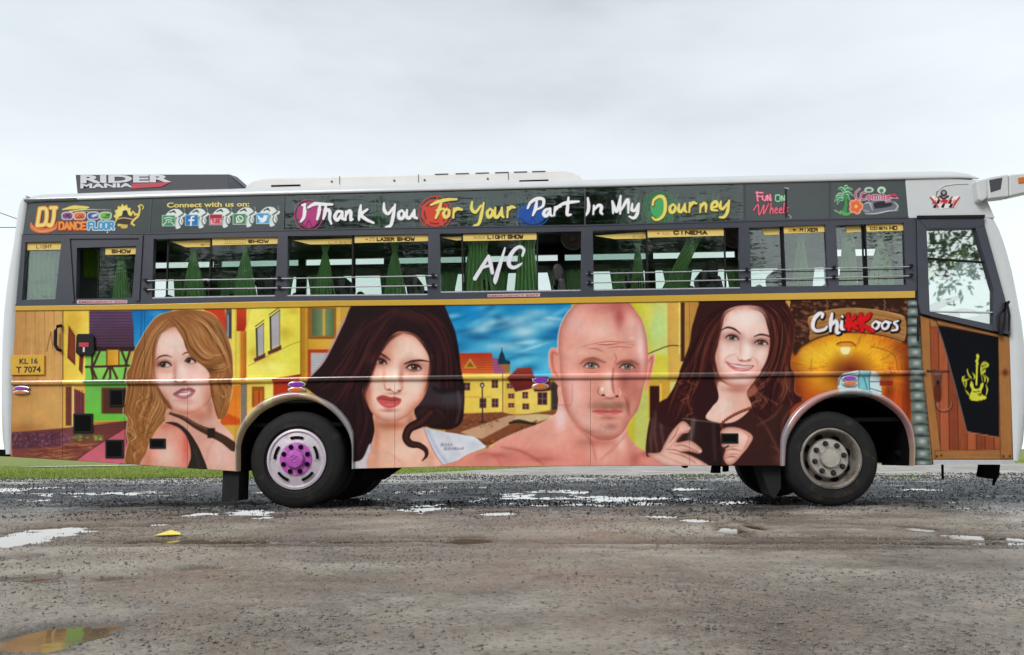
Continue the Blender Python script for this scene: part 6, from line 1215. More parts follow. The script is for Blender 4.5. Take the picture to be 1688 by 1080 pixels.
for x, y in ((547, 299.5), (650, 298), (700, 297.2), (804, 295)): MB().lathe([(.012, -.008), (.012, 0)], Q(x, y, Ya), 8).build('housing_bolt', m_sign, ac)
sg = empty('roof_sign_box', (P(260, 300)[0], .5, zr(260))); put(sg, bus); ORG[sg.name] = tuple(sg.location)
Ys = .2
MB().prism([Q(124.3, 288, Ys), Q(377, 287.2, Ys), Q(378, 309.5, Ys), Q(378, 318, Ys), Q(128, 324, Ys), Q(127, 315.5, Ys)], Ys, 1.3).build('sign_board', m_sign, sg, bevel=.006)
a, b = Q(377.3, 287.2, Ys), Q(378, 318, Ys); e1 = Q(407, 306, .75); 
MB().add([a, (a[0] + .02, 1.3, a[2]), (e1[0], 1.2, e1[2]), (e1[0], .45, e1[2]), b, (b[0], 1.3, b[2]), (e1[0], 1.2, b[2]), (e1[0], .45, b[2])], [(0, 1, 2, 3), (0, 3, 7, 4), (3, 2, 6, 7), (1, 5, 6, 2)]).build('sign_end', mat('grey_sign_end', (.16, .15, .19), .5), sg)
text('lettering', 'RIDER', 1, m_lwhite, sg, [(132.5, 288.8), (282.5, 288), (283, 300.2), (132.5, 302.2)], .045, Y=Ys - .006)
text('lettering', 'MANIA', 1, m_lwhite, sg, [(132.5, 302.6), (218, 302), (219, 308.5), (132.5, 310.8)], .045, Y=Ys - .006)
MB().prism([Q(219, 303, Ys), Q(281, 300.6, Ys), Q(267, 308, Ys), Q(216, 311.5, Ys)], Ys - .007, Ys - .002).build('red_flash', m_lred, sg)

# ------------------------------------------------------------------ fittings on the side
pl = slab('number_plate', [(19.7, 586), (74.5, 585.8), (74.5, 618), (20, 618.6)], -.02, -.004, m_plate, bus, bevel=.003)
text('lettering', 'KL 16', 1, m_ink, pl, [(32, 591), (62, 590.4), (62, 599.6), (32, 600.4)], .02, Y=-.022); text('lettering', 'T 7074', 1, m_ink, pl, [(26.5, 604.5), (67, 603.8), (67, 614), (26.5, 614.8)], .02, Y=-.022)
for x0, y0, x1, y1 in ((23, 636.5, 50, 650.5), (475, 628.5, 504.5, 648), (877, 620.5, 905, 643), (1387, 619, 1412, 637)):
    c = P((x0 + x1) / 2, (y0 + y1) / 2); lm = empty('marker_lamp', c); put(lm, bus); ORG[lm.name] = tuple(c)
    hw = (P(x1, y0)[0] - P(x0, y0)[0]) / 2; hh = (P(x0, y0)[2] - P(x0, y1)[2]) / 2
    def oval(r, y0_, y1_, cz, kx=1, kz=1):
        pts = [(c[0] + hw * kx * math.cos(t), cz + hh * kz * math.sin(t)) for t in np.linspace(0, 2 * np.pi, 20, endpoint=False)]; return MB().prism(pts, y0_, y1_)
    oval(1, -.022, -.001, c[2] + hh * .42, 1, .56).build('lamp_rim', m_silver, lm, bevel=.004); oval(1, -.022, -.001, c[2] - hh * .5, 1, .48).build('lamp_rim', m_silver, lm, bevel=.004)
    oval(1, -.032, -.0221, c[2] + hh * .42, .82, .42).build('purple_lens', m_purl, lm, bevel=.006); oval(1, -.032, -.0221, c[2] - hh * .5, .78, .36).build('orange_lens', m_oral, lm, bevel=.006)
for (x0, y0, x1, y1, nm) in ((180.5, 641.5, 205, 670.5, 'vent_opening'), (121.5, 681.8, 153.8, 714, 'vent_opening'), (174.3, 724.7, 204.2, 755.4, 'vent_opening'), (247, 722.8, 273.5, 739.6, 'flap_latch'), (1188, 714.4, 1216.8, 731, 'flap_latch')):
    b = slab(nm, [(x0, y0), (x1, y0), (x1, y1), (x0, y1)], -.012, -.0015, m_black, bus, bevel=.004)
    k = .14; slab('recess', [(x0 + 3, y0 + 3), (x1 - 3, y0 + 3), (x1 - 3, y1 - 3), (x0 + 3, y1 - 3)], -.0135, -.0125, m_hole, b)
b = MB().prism([P(x, y) for x, y in [(128, 554), (131, 551), (153, 551), (157, 555), (157.5, 582), (154, 586), (131, 586), (127, 582)]], -.03, -.0015).build('tail_lamp_box', m_black, bus, bevel=.006)
slab('red_reflector', [(133, 565.5), (149, 565.5), (149, 572.5), (133, 572.5)], -.034, -.0305, m_lred, b); slab('keyhole', [(139.5, 573), (142.5, 573), (142.5, 581), (139.5, 581)], -.033, -.0305, m_lwhite, b)
MB().tube([P(101, 537, -.01), P(95, 538, -.05), P(91.5, 545, -.05), P(91, 568, -.05), P(95, 576, -.05), P(100, 578, -.01)], .018, 8).build('pull_handle', m_black, bus, smooth=True)

# ------------------------------------------------------------------ wheels
def ring(n, r, c, y0, y1, rr, seg=10, start=0):  # small round studs set in a circle: positions
    return [(c[0] + r * math.cos(start + 2 * math.pi * k / n), c[2] + r * math.sin(start + 2 * math.pi * k / n)) for k in range(n)]
def tyre_prof(Rt, Ri, w): return [(Ri, .01), (Ri + .03, -.012), (Ri + .1, -.03), (Rt - .16, -.034), (Rt - .06, -.022), (Rt - .02, .004), (Rt, .03), (Rt, w - .03), (Rt - .03, w), (Ri, w)]
def make_tyre(c, Rt, Ri, w, parent, y=0.):
    o = MB().lathe(tyre_prof(Rt, Ri, w), (c[0], c[1] + y, c[2]), 72, cap=False).build('tyre', m_tyre, parent, smooth=True)
    return o
def disc_arc(c, r0, r1, a0, a1, y0, y1, n=10):
    pts = [(c[0] + r1 * math.cos(t), c[2] + r1 * math.sin(t)) for t in np.linspace(a0, a1, n)] + [(c[0] + r0 * math.cos(t), c[2] + r0 * math.sin(t)) for t in np.linspace(a1, a0, n)]
    return MB().prism(pts, y0, y1)
YW = .05
cw = P(489.5, 757, YW); TR = cw[2] - .004
wh = empty('rear_wheel', cw); put(wh, bus); ORG[wh.name] = tuple(cw)
Ri = (P(537, 757, YW)[0] - P(443, 757, YW)[0]) / 2
make_tyre(cw, TR, Ri, .27, wh)
MB().lathe([(Ri + .012, .015), (Ri + .01, -.02), (Ri - .012, -.026), (Ri - .03, -.012), (Ri - .05, -.016), (.19, -.03), (.17, -.034), (.001, -.036)], cw, 64, cap=False).build('wheel_cover', m_wcov, wh, smooth=True)
for k in range(5): a = math.pi / 2 + k * 2 * math.pi / 5; disc_arc(cw, Ri * .70, Ri * .79, a - .31, a + .31, cw[1] - .045, cw[1] - .02).build('cover_slot', m_hole, wh, bevel=.008)
MB().lathe([(.172, -.034), (.170, -.042), (.13, -.048), (.098, -.05), (.096, -.075), (.085, -.088), (.05, -.094), (.001, -.095)], cw, 48, cap=False).build('hub_cap', m_purp, wh, smooth=True)
for t in ([(-.04, .03), (-.01, .045), (.03, .03), (0, .005), (-.03, -.01), (0, -.03), (.035, -.02)],): MB().tube([(cw[0] + x, cw[1] - .095, cw[2] + z) for x, z in t], .006, 6).build('hub_emblem', m_purp, wh, smooth=True)
nut0 = None
for x, z in ring(8, .135, cw, 0, 0, 0, start=math.pi / 8):
    if nut0 is None: nut0 = (MB().lathe([(.024, -.062), (.026, -.04)], (x, cw[1], z), 10).build('wheel_nut', m_hole, wh), x, z)
    else: o = nut0[0].copy(); COL.objects.link(o); o.location = Vector((x - nut0[1], 0, z - nut0[2]))
cf = P(1369, 755.5, YW); TF = cf[2] - .004
wf = empty('front_wheel', cf); put(wf, bus); ORG[wf.name] = tuple(cf)
Rf = (P(1416, 755, YW)[0] - P(1318, 755, YW)[0]) / 2
make_tyre(cf, TF, Rf, .27, wf)
MB().lathe([(Rf + .014, .012), (Rf + .012, -.022), (Rf - .008, -.028), (Rf - .022, -.016), (Rf - .03, .02), (Rf - .045, .09), (Rf - .07, .13), (.205, .12), (.195, .10)], cf, 64, cap=False).build('rim', m_steel, wf, smooth=True)
for k in range(8): a = k * math.pi / 4 + .3; MB().lathe([(.036, .098), (.038, .1285)], (cf[0] + (Rf - .085) * math.cos(a) * 1.02, cf[1], cf[2] + (Rf - .085) * math.sin(a) * 1.02), 10).build('rim_hole', m_hole, wf)
MB().lathe([(.205, .11), (.200, .055), (.188, .04), (.17, .036), (.105, .036), (.102, .03), (.098, .0), (.09, -.012), (.02, -.016), (.001, -.016)], cf, 48, cap=False).build('hub', m_hub, wf, smooth=True)
nut0 = None
for x, z in ring(8, .150, cf, 0, 0, 0, start=.2):
    if nut0 is None: nut0 = (MB().lathe([(.016, -.006), (.022, .004), (.027, .018), (.030, .037)], (x, cf[1], z), 8).build('wheel_nut', m_ink, wf), x, z)
    else: o = nut0[0].copy(); COL.objects.link(o); o.location = Vector((x - nut0[1], 0, z - nut0[2]))
# inner rear tyre and the far side wheels
for nm, c, Rt, ys in (('inner_rear_tyre', cw, TR, (.36,)), ('far_rear_tyre', cw, TR, (1.78, 2.1)), ('far_front_tyre', cf, TF, (2.1,))):
    for y in ys: MB().lathe([(.05, .0), (.28, .02)] + tyre_prof(Rt, .28, .27)[1:] + [(.05, .25)], (c[0], y, c[2]), 48).build(nm, m_tyre, bus, smooth=True)
# wheel housings, mud flaps, chassis
def housing(name, I, c):
    q = [P(x, y, 0) for x, y in I]
    v, f = [], []
    for p in q: v += [(p[0], .058, p[2]), (p[0], .75, p[2] - .0)]
    for i in range(len(q) - 1): f.append((2 * i, 2 * i + 1, 2 * i + 3, 2 * i + 2))
    f.append(tuple(2 * i + 1 for i in range(len(q) - 1, -1, -1)) if name != 'rear_wheel_housing' else (0, 1, 1, 0)[:3])
    if name == 'rear_wheel_housing': f = f[:-1] + [tuple([2 * i + 1 for i in range(3, len(q) - 3)])]
    else: f = f[:-1] + [tuple([2 * i + 1 for i in range(1, len(q) - 4)])]
    mesh(name, v, f, m_under, bus)
housing('rear_wheel_housing', RA_I, cw); housing('front_wheel_housing', FA_I, cf)
slab('mud_flap', [(363.5, 772), (391, 772), (389, 826), (361, 828)], .06, .34, m_tyre, bus, bevel=.004)
slab('mud_flap', [(1256, 766), (1292, 766), (1292, 806), (1281, 824), (1273, 816), (1262, 784)], .10, .42, m_tyre, bus, bevel=.004)
zb = P(850, 769)[2]
MB().box((-6.0, .55, zb + .18), (4.6, .68, zb + .42)).build('chassis_rail', m_under, bus); MB().box((-6.0, 1.76, zb + .18), (4.6, 1.89, zb + .42)).build('chassis_rail', m_under, bus)
MB().box((-5.2, .08, zb + .43), (4.9, 2.38, zb + .47)).build('floor_pan', m_under, bus)
MB().tube([(cw[0], .35, cw[2] + .0), (cw[0], 2.1, cw[2])], .11, 12).lathe([(.05, -.2), (.24, -.1), (.24, .1), (.05, .2)], (cw[0], 1.22, cw[2]), 20).build('rear_axle', m_under, bus, smooth=True)
MB().tube([(cf[0], .3, cf[2] - .05), (cf[0], 2.2, cf[2] - .05)], .07, 10).build('front_axle', m_under, bus, smooth=True)
MB().prism([P(588, 768), P(652, 768), P(640, 776), P(615, 793), P(592, 796), P(586, 790)], .25, .62).build('air_tank_shroud', m_under, bus, bevel=.02)
MB().tube([P(1507, 700, .3), P(1490, 745, .3), P(1478, 752, .3)], .05, 8).build('steering_link', m_under, bus)
MB().prism([P(1186, 767), P(1212, 767), P(1212, 778), P(1205, 779), P(1205, 770), P(1198, 770), P(1198, 781), P(1184, 781)], .3, .42).build('step_bracket', m_under, bus)
MB().prism([P(1127, 766), P(1137, 766), P(1136, 771), P(1131, 772), P(1127, 770)], .08, .14).build('drain_plug', m_under, bus)
MB().tube([P(1553.5, 764, .1), P(1554, 791, .1)], .012, 6).build('aerial_rod', m_under, bus)
MB().prism([P(1622, 766, .3), P(1649, 766, .3), P(1647, 785, .3), P(1640, 790, .3), P(1619, 786, .3)], .3, .42).tube([P(1643, 780, .34), P(1637, 800, .34)], [.03, .01], 6).build('fog_lamp_bracket', m_under, bus)
MB().prism([P(1508, 764), P(1671, 764), P(1684, 758), P(1684, 750), P(1508, 750)], .1, 2.34).build('front_underbody', m_under, bus)
# ------------------------------------------------------------------ interior
zs = P(700, 488)[2]; zt = P(700, 316)[2]; xa, xb = P(24, 500)[0], P(1509, 500)[0]
MB().box((xa, .07, 1.10), (xb + .82, 2.37, 1.16)).build('cabin_floor', m_inner, bus)
MB().box((xa + .05, .06, zt - .02), (xb + .72, 2.38, zt + .03)).build('cabin_ceiling', m_inner, bus)
MB().box((xa, .06, 1.16), (xa + .05, 2.38, zt - .021)).build('rear_bulkhead', m_inner, bus)
MB().box((xa, 2.38, .45), (xb + .80, 2.44, zs - .02)).build('far_side_wall', m_white, bus)
MB().box((xa, 2.381, zs + .80), (xb + .74, 2.44, zs + .94)).build('far_waist_rail', m_inner, bus); MB().box((xa, 2.382, zs + 1.045), (xb + .70, 2.44, zt)).build('far_cant_rail', m_inner, bus)
fx = np.linspace(xa, xb, 9)
for k, x in enumerate(fx):
    MB().box((x - .07, 2.383, zs - .019), (x + .07, 2.439, zs + .799)).build('far_window_pillar', m_inner, bus); MB().box((x - .05, 2.384, zs + .941), (x + .05, 2.438, zs + 1.044)).build('far_banner_pillar', m_inner, bus)
for k in range(8):
    MB().box((fx[k] + .071, 2.41, zs - .019), (fx[k + 1] - .071, 2.414, zs + .799)).build('far_pane', m_farg, bus)
    MB().box((fx[k] + .051, 2.41, zs + .941), (fx[k + 1] - .051, 2.414, zs + 1.044)).build('far_banner_pane', [m_glassR, m_upgl, m_farg, m_upgl, m_glassR, m_upgl, m_farg, m_panel][k], bus)
MB().box((xa + .1, 2.02, zs + .80), (xb - .2, 2.375, zs + .82)).build('luggage_rack', m_innerL, bus); MB().box((xa + .1, 2.01, zs + .821), (xb - .2, 2.025, zs + .86)).build('luggage_rack_lip', m_innerL, bus)
MB().box((xa + .1, .95, zt - .10), (xb - .2, 1.5, zt - .021)).build('ceiling_duct', m_innerL, bus)
# seats: one pair by the near windows, one by the far, copied along the bus
def make_seat(x, y0):
    s_ = empty('passenger_seat', (x, y0, 1.16)); put(s_, bus); ORG[s_.name] = (x, y0, 1.16)
    MB().box((x - .22, y0, 1.55), (x + .22, y0 + .46, 1.68)).build('seat_cushion', m_seat, s_, bevel=.04)
    MB().add([(x - .36, y0, 2.42), (x - .28, y0, 2.42), (x - .12, y0, 1.62), (x - .24, y0, 1.62), (x - .36, y0 + .46, 2.42), (x - .28, y0 + .46, 2.42), (x - .12, y0 + .46, 1.62), (x - .24, y0 + .46, 1.62)], [(0, 1, 2, 3), (7, 6, 5, 4), (0, 4, 5, 1), (1, 5, 6, 2), (2, 6, 7, 3), (3, 7, 4, 0)]).build('backrest', m_seat, s_, bevel=.03)
    MB().prism([(x - .40, 2.40), (x - .30, 2.38), (x - .28, 2.52), (x - .33, 2.60), (x - .39, 2.60), (x - .42, 2.54)], y0 + .07, y0 + .39).build('headrest', m_seat, s_, bevel=.03)
    MB().box((x - .06, y0 + .1, 1.16), (x + .06, y0 + .36, 1.55)).build('pedestal', m_inner, s_)
    return s_
def copy_tree(o, dx, dy, parent):
    c_ = o.copy(); COL.objects.link(c_); c_.parent = parent; c_.matrix_parent_inverse = o.matrix_parent_inverse.copy(); c_.location = Vector(c_.location) + Vector((dx, dy, 0))
    for ch in list(o.children):
        d = ch.copy(); COL.objects.link(d); d.parent = c_; d.matrix_parent_inverse = ch.matrix_parent_inverse.copy()
    return c_
s0 = make_seat(-4.55, .12)
for k in range(11):
    for y in (0, .5, 1.28, 1.78):
        if k or y: copy_tree(s0, k * .83, y, bus)
# curtains
def curtain(px, yt, yb, wt, wp, wb, m, Y=.12, pinch=.12, folds=6, skew=0., name='curtain', amp=.045):
    v, f = [], []; nz, nx = 26, folds * 8
    for j in range(nz):
        t = j / (nz - 1); y = yt + (yb - yt) * t
        w = wt + (wp - wt) * min(1, t / pinch) ** .6 if t < pinch else wp + (wb - wp) * ((t - pinch) / (1 - pinch)) ** .8
        for i in range(nx + 1):
            s_ = i / nx - .5; p = P(px + s_ * w + skew * (t - .5), y, Y)
            v.append((p[0], Y + amp * math.sin(s_ * folds * 2 * math.pi + .6 * math.sin(t * 3 + px)) * (.5 + .5 * w / max(wb, wt)), p[2]))
    for j in range(nz - 1):
        for i in range(nx): a = j * (nx + 1) + i; f.append((a, a + 1, a + nx + 2, a + nx + 1))
    return mesh(name, v, f, m, bus, True)
for a in ((70, 412, 497, 56, 50, 44, m_curt), (200, 412, 496, 34, 12, 30, m_curt), (319, 398, 492, 24, 7, 42, m_curt), (405, 396, 490, 28, 8, 40, m_curt), (536, 396, 488, 24, 7, 36, m_curt), (651, 395, 487, 24, 7, 38, m_curt),
          (788, 392, 483, 40, 30, 50, m_curt), (868, 390, 482, 34, 26, 40, m_curt), (1051, 388, 480, 30, 6, 26, m_curt), (1320, 380, 474, 28, 10, 30, m_curt), (1398, 378, 473, 24, 18, 28, m_curt), (1452, 378, 473, 28, 8, 44, m_curt)): curtain(*a, pinch=.24)
# cloths pushed aside at the far windows
for k, (x, w) in enumerate(((-5.1, .34), (-4.5, .5), (-3.72, .40), (-3.1, .62), (-2.2, .36), (-1.5, .56), (-.72, .34), (.2, .62), (.95, .40), (1.7, .5), (2.5, .4), (3.3, .56))):
    v, f = [], []
    for j in range(9):
        for i in range(25):
            sx_ = i / 24 - .5; t = j / 8; v.append((x + sx_ * w * (.62 + .38 * abs(t - .35) / .65), 2.3 + .03 * math.sin(sx_ * 30), zs + .79 - t * .85))
    for j in range(8):
        for i in range(24): a = j * 25 + i; f.append((a, a + 1, a + 26, a + 25))
    mesh('far_curtain', v, f, m_curt, bus, True)
curtain(1126, 384, 478, 30, 22, 26, m_curt, skew=-46)
curtain(151, 412, 458, 30, 26, 24, m_curtL, Y=.5)
for x, w in ((500, 34), (628, 36), (790, 38), (868, 34), (1040, 50), (1096, 60), (1168, 44)): curtain(x, L_top(x) + 16, L_up(x) + 2, w, w * .8, w * 1.05, m_curt, Y=.16, pinch=.5, folds=5)
for x, y, r in ((945, 392, .14), (1212, 388, .15)):
    MB().lathe([(r, .02), (r, -.01), (r * .93, -.02), (r * .88, -.008)], P(x, y, .3), 28, cap=False).build('speaker_ring', m_innerL, bus, smooth=True); MB().lathe([(r * .88, .0), (r * .3, .03), (r * .28, .01), (.001, 0)], P(x, y, .3), 24, cap=False).build('speaker_cone', mat('brown_speaker_cone', (.10, .06, .05), .6), bus, smooth=True)
# seats with white covers glimpsed at the bottom of the glass, driver's place
MB().tube([P(1526, 514, .45), P(1552, 501, .5), P(1580, 490, .55)], [.05, .045, .02], 8).build('gear_lever', m_black, bus, smooth=True)
t_ = np.linspace(.1, math.pi - .1, 16); cs_ = P(1601, 531, .62)
MB().tube([(cs_[0] + .20 * math.cos(a), .62 + .16 * math.sin(a), cs_[2] + .17 * math.sin(a)) for a in np.linspace(0, 2 * math.pi, 25)], .017, 8).build('steering_wheel', m_black, bus, smooth=True)
q_ = [P(1545, 533, .9), P(1560, 520, .9), P(1600, 513, .9), P(1640, 516, .9), P(1668, 523, .9)]
xm_ = P(1668, 523)[0] - .12; q_ = [(min(p[0], xm_ - .02 * (4 - i)), p[1], p[2]) for i, p in enumerate(q_)]
MB().prism([(p[0], p[2]) for p in q_] + [(q_[-1][0], 1.2), (q_[0][0], 1.2)], .75, 2.2).build('dashboard', m_inner, bus, bevel=.03)
MB().prism([P(1549, 424, .25), P(1559, 424, .25), P(1567, 452, .25), P(1565, 460, .25), P(1549, 458, .25), P(1545, 440, .25)], .25, .27).build('sun_visor', mat('grey_visor', (.30, .29, .27), .6), bus, bevel=.008)
# ------------------------------------------------------------------ ground: one sheet out to the horizon
def axis(lo, hi, step, far0, far1, g=1.22):
    a = list(np.arange(lo, hi + 1e-6, step)); s = step
    while a[-1] < far1: s *= g; a.append(a[-1] + s)
    s = step; b = [lo]
    while b[-1] > far0: s *= g; b.append(b[-1] - s)
    return np.array(b[:0:-1] + a)
gx = axis(-7.2, 6.6, .027, -900, 900); gy = axis(-7.4, 6.0, .03, -700, 1100)
GX, GY = np.meshgrid(gx, gy)
WL = -.012                                      # water level
near = 1 / (1 + np.exp((np.hypot(GX * .9, GY - 1) - 24) / 2))
H = .030 * fbm(GX * .45, GY * .7, 3, 1) + .016 * fbm(GX * 2.3, GY * 2.3, 3, 2) + .012 * fbm(GX * 9, GY * 9, 3, 3) + .008 * fbm(GX * 24 + GY * 3, GY * 24, 2, 4)
H += .004
band = np.exp(-((GY - 3.6) / 3.4) ** 2)           # churned wet strip under and behind the bus
H += band * (.085 * fbm(GX * .9, GY * 2.0, 5, 5) + .050 * fbm(GX * 5, GY * 6, 4, 6) - .011 * np.exp(-((GX - .8) / 2.6) ** 2) - .004)
PUD = [((30, 884), (80, 17)), ((30, 918), (44, 8)), ((258, 864), (34, 4)), ((320, 848), (30, 3.5)), ((420, 843), (44, 5)), ((700, 838), (50, 7)), ((80, 1050), (78, 24)), ((50, 955), (62, 8)), ((198, 954), (30, 5)), ((1600, 882), (34, 3)), ((772, 888), (32, 5)),
       ((1512, 870), (22, 4)), ((1672, 885), (20, 4)), ((1205, 872), (26, 8)), ((1090, 850), (26, 2.5)), ((1150, 856), (24, 2.5)), ((1238, 866), (13, 8)), ((130, 815), (110, 5)), ((30, 806), (70, 4)), ((440, 853), (40, 3)), ((820, 845), (30, 3)), ((330, 937), (44, 6))]
for (c, r) in PUD:
    a, bx, by = G(*c), G(c[0] + r[0], c[1]), None
    b0, b1 = G(c[0], c[1] - r[1]), G(c[0], c[1] + r[1]); rx = abs(bx[0] - a[0]); ry = abs(b0[1] - b1[1]) / 2; cy = (b0[1] + b1[1]) / 2
    q = ((GX - a[0]) / rx) ** 2 + ((GY - cy) / ry) ** 2 + 3.0 * fbm(GX * 2.1, GY * 2.6, 6, 9) + 2.4 * fbm(GX * 7, GY * 9, 4, 12)
    H -= .027 / (1 + np.exp((q - 1.0) * 2.2))
for x0, s in ((-1.9, .05), (.6, -.04), (3.4, .06)):   # shallow tyre ruts
    for off in (0, .26):
        d_ = (GY + 3.2 + off + .25 * np.sin(GX * .5 + x0) + s * GX); H -= .010 * np.exp(-(d_ / .09) ** 2) * np.clip((x0 + 5 - np.abs(GX)) / 3, 0, 1)
H = H * near
foot = lambda c: np.exp(-(((GX - c[0]) / .35) ** 2 + ((GY - .2) / .5) ** 4))
for c_ in (cw, cf): H = H * (1 - foot(c_)) + .0 * foot(c_)
H += np.clip((np.hypot(GX, GY) - 30) / 900, 0, 1) ** 1.5 * 6.0        # the land rises slightly far off
me = bpy.data.meshes.new('ground'); nv = GX.size; me.vertices.add(nv); me.vertices.foreach_set('co', np.stack([GX, GY, H], -1).astype(np.float32).ravel())
ny, nx = GX.shape; idx = np.arange(nv).reshape(ny, nx); q = np.stack([idx[:-1, :-1], idx[:-1, 1:], idx[1:, 1:], idx[1:, :-1]], -1).reshape(-1, 4)
me.loops.add(q.size); me.loops.foreach_set('vertex_index', q.astype(np.int32).ravel()); me.polygons.add(len(q)); me.polygons.foreach_set('loop_start', np.arange(0, q.size, 4, dtype=np.int32)); me.polygons.foreach_set('loop_total', np.full(len(q), 4, np.int32)); me.update(calc_edges=True)
def ground_mat():
    m = bpy.data.materials.new('wet_gravel_lot'); m.use_nodes = True; n, l = m.node_tree.nodes, m.node_tree.links; b = n['Principled BSDF']
    t = n.new('ShaderNodeTexCoord'); sp = n.new('ShaderNodeSeparateXYZ'); l.new(t.outputs['Object'], sp.inputs[0])
    def noise(s, d=5, r=.6, dist=0): 
        a = n.new('ShaderNodeTexNoise'); a.inputs['Scale'].default_value = s; a.inputs['Detail'].default_value = d; a.inputs['Roughness'].default_value = r; a.inputs['Distortion'].default_value = dist; l.new(t.outputs['Object'], a.inputs['Vector']); return a.outputs['Fac']
    def rng_(v, a, b_, c, d): 
        x = n.new('ShaderNodeMapRange'); x.inputs['From Min'].default_value = a; x.inputs['From Max'].default_value = b_; x.inputs['To Min'].default_value = c; x.inputs['To Max'].default_value = d; l.new(v, x.inputs['Value']); return x.outputs['Result']
    def mix(f, a, b_):
        x = n.new('ShaderNodeMix'); x.data_type = 'RGBA'; l.new(f, x.inputs['Factor'])
        for s, v in (('A', a), ('B', b_)):
            if isinstance(v, tuple): x.inputs[s].default_value = (*v, 1)
            else: l.new(v, x.inputs[s])
        return x.outputs['Result']
    def mth(op, a, b_):
        x = n.new('ShaderNodeMath'); x.operation = op; x.use_clamp = False
        for i, v in ((0, a), (1, b_)):
            if isinstance(v, (int, float)): x.inputs[i].default_value = v
            else: l.new(v, x.inputs[i])
        return x.outputs[0]
    big = noise(.55, 4); mid = noise(3.2, 6); fine = noise(46, 5, .7); speck = n.new('ShaderNodeTexVoronoi'); speck.inputs['Scale'].default_value = 70; l.new(t.outputs['Object'], speck.inputs['Vector'])
    sp2 = n.new('ShaderNodeTexVoronoi'); sp2.inputs['Scale'].default_value = 26; l.new(t.outputs['Object'], sp2.inputs['Vector'])
    c = mix(rng_(big, .35, .65, 0, 1), (.255, .205, .160), (.305, .268, .222))
    c = mix(rng_(mid, .42, .62, 0, .85), c, (.175, .150, .128)); mpp = n.new('ShaderNodeMapping'); mpp.inputs['Scale'].default_value = (.22, 1.5, 1); mpp.inputs['Rotation'].default_value = (0, 0, .06); l.new(t.outputs['Object'], mpp.inputs['Vector'])
    trk = n.new('ShaderNodeTexNoise'); trk.inputs['Scale'].default_value = 1.0; trk.inputs['Detail'].default_value = 7; trk.inputs['Roughness'].default_value = .68; l.new(mpp.outputs['Vector'], trk.inputs['Vector'])
    c = mix(rng_(noise(.28, 3), .46, .60, 0, .7), c, (.40, .355, .29)); c = mix(rng_(trk.outputs['Fac'], .50, .62, 0, .75), c, (.38, .345, .29)); c = mix(rng_(trk.outputs['Fac'], .46, .34, 0, .7), c, (.130, .105, .085)); c = mix(rng_(noise(1.3, 5), .55, .72, 0, .55), c, (.165, .105, .075))
    c = mix(rng_(fine, .45, .75, 0, .6), c, (.245, .225, .205)); c = mix(rng_(fine, .48, .25, 0, .6), c, (.060, .055, .052))
    sc2 = n.new('ShaderNodeSeparateColor'); l.new(speck.outputs['Color'], sc2.inputs[0]); c = mix(rng_(sc2.outputs[0], .82, .95, 0, .55), c, (.32, .30, .28)); c = mix(rng_(sc2.outputs[1], .80, .95, 0, .6), c, (.045, .045, .045))
    sc3 = n.new('ShaderNodeSeparateColor'); l.new(sp2.outputs['Color'], sc3.inputs[0]); c = mix(rng_(sc3.outputs[0], .90, .96, 0, .4), c, (.24, .23, .22))
    lt = n.new('ShaderNodeVectorMath'); lt.operation = 'SCALE'; lt.inputs['Scale'].default_value = 1.32; l.new(c, lt.inputs[0]); c = lt.outputs['Vector']
    mp2 = n.new('ShaderNodeMapping'); mp2.inputs['Scale'].default_value = (.35, 1.1, 1); mp2.inputs['Location'].default_value = (3, 5, 0); l.new(t.outputs['Object'], mp2.inputs['Vector'])
    trk2 = n.new('ShaderNodeTexNoise'); trk2.inputs['Scale'].default_value = 1.2; trk2.inputs['Detail'].default_value = 7; trk2.inputs['Roughness'].default_value = .66; l.new(mp2.outputs['Vector'], trk2.inputs['Vector'])
    # soaked grit under and behind the bus, the bus's shade darkened into its colour
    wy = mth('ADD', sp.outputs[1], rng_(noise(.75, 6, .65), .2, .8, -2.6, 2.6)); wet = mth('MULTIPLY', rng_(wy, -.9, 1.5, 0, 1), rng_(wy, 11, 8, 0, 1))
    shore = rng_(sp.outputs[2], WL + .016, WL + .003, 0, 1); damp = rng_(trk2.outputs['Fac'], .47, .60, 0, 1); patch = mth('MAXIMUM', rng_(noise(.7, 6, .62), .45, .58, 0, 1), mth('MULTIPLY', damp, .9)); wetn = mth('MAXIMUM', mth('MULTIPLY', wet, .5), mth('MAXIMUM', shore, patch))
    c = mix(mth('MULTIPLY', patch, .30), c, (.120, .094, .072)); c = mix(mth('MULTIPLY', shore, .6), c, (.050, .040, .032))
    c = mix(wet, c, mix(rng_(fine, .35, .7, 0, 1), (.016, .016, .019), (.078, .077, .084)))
    # grass beyond the lot
    gy_ = mth('ADD', sp.outputs[1], rng_(noise(.35, 4), 0, 1, -2.5, 2.5)); hump = n.new('ShaderNodeMapRange'); hump.interpolation_type = 'SMOOTHSTEP'; hump.inputs['From Min'].default_value = -7; hump.inputs['From Max'].default_value = 1; hump.inputs['To Max'].default_value = 24; l.new(sp.outputs[0], hump.inputs['Value'])
    gf = rng_(mth('SUBTRACT', gy_, hump.outputs['Result']), 13.0, 15.5, 0, 1)
    c = mix(gf, c, mix(rng_(noise(.9, 5), .35, .65, 0, 1), (.13, .19, .020), (.25, .28, .055)))
    l.new(c, b.inputs['Base Color'])
    ro = mth('SUBTRACT', rng_(fine, .2, .8, .58, .88), mth('MULTIPLY', wetn, .50)); l.new(mth('MAXIMUM', mth('MAXIMUM', ro, mth('MULTIPLY', gf, .9)), mth('MULTIPLY', wet, .44)), b.inputs['Roughness']); l.new(mth('SUBTRACT', .55, mth('MULTIPLY', wet, .25)), b.inputs['Specular IOR Level'])
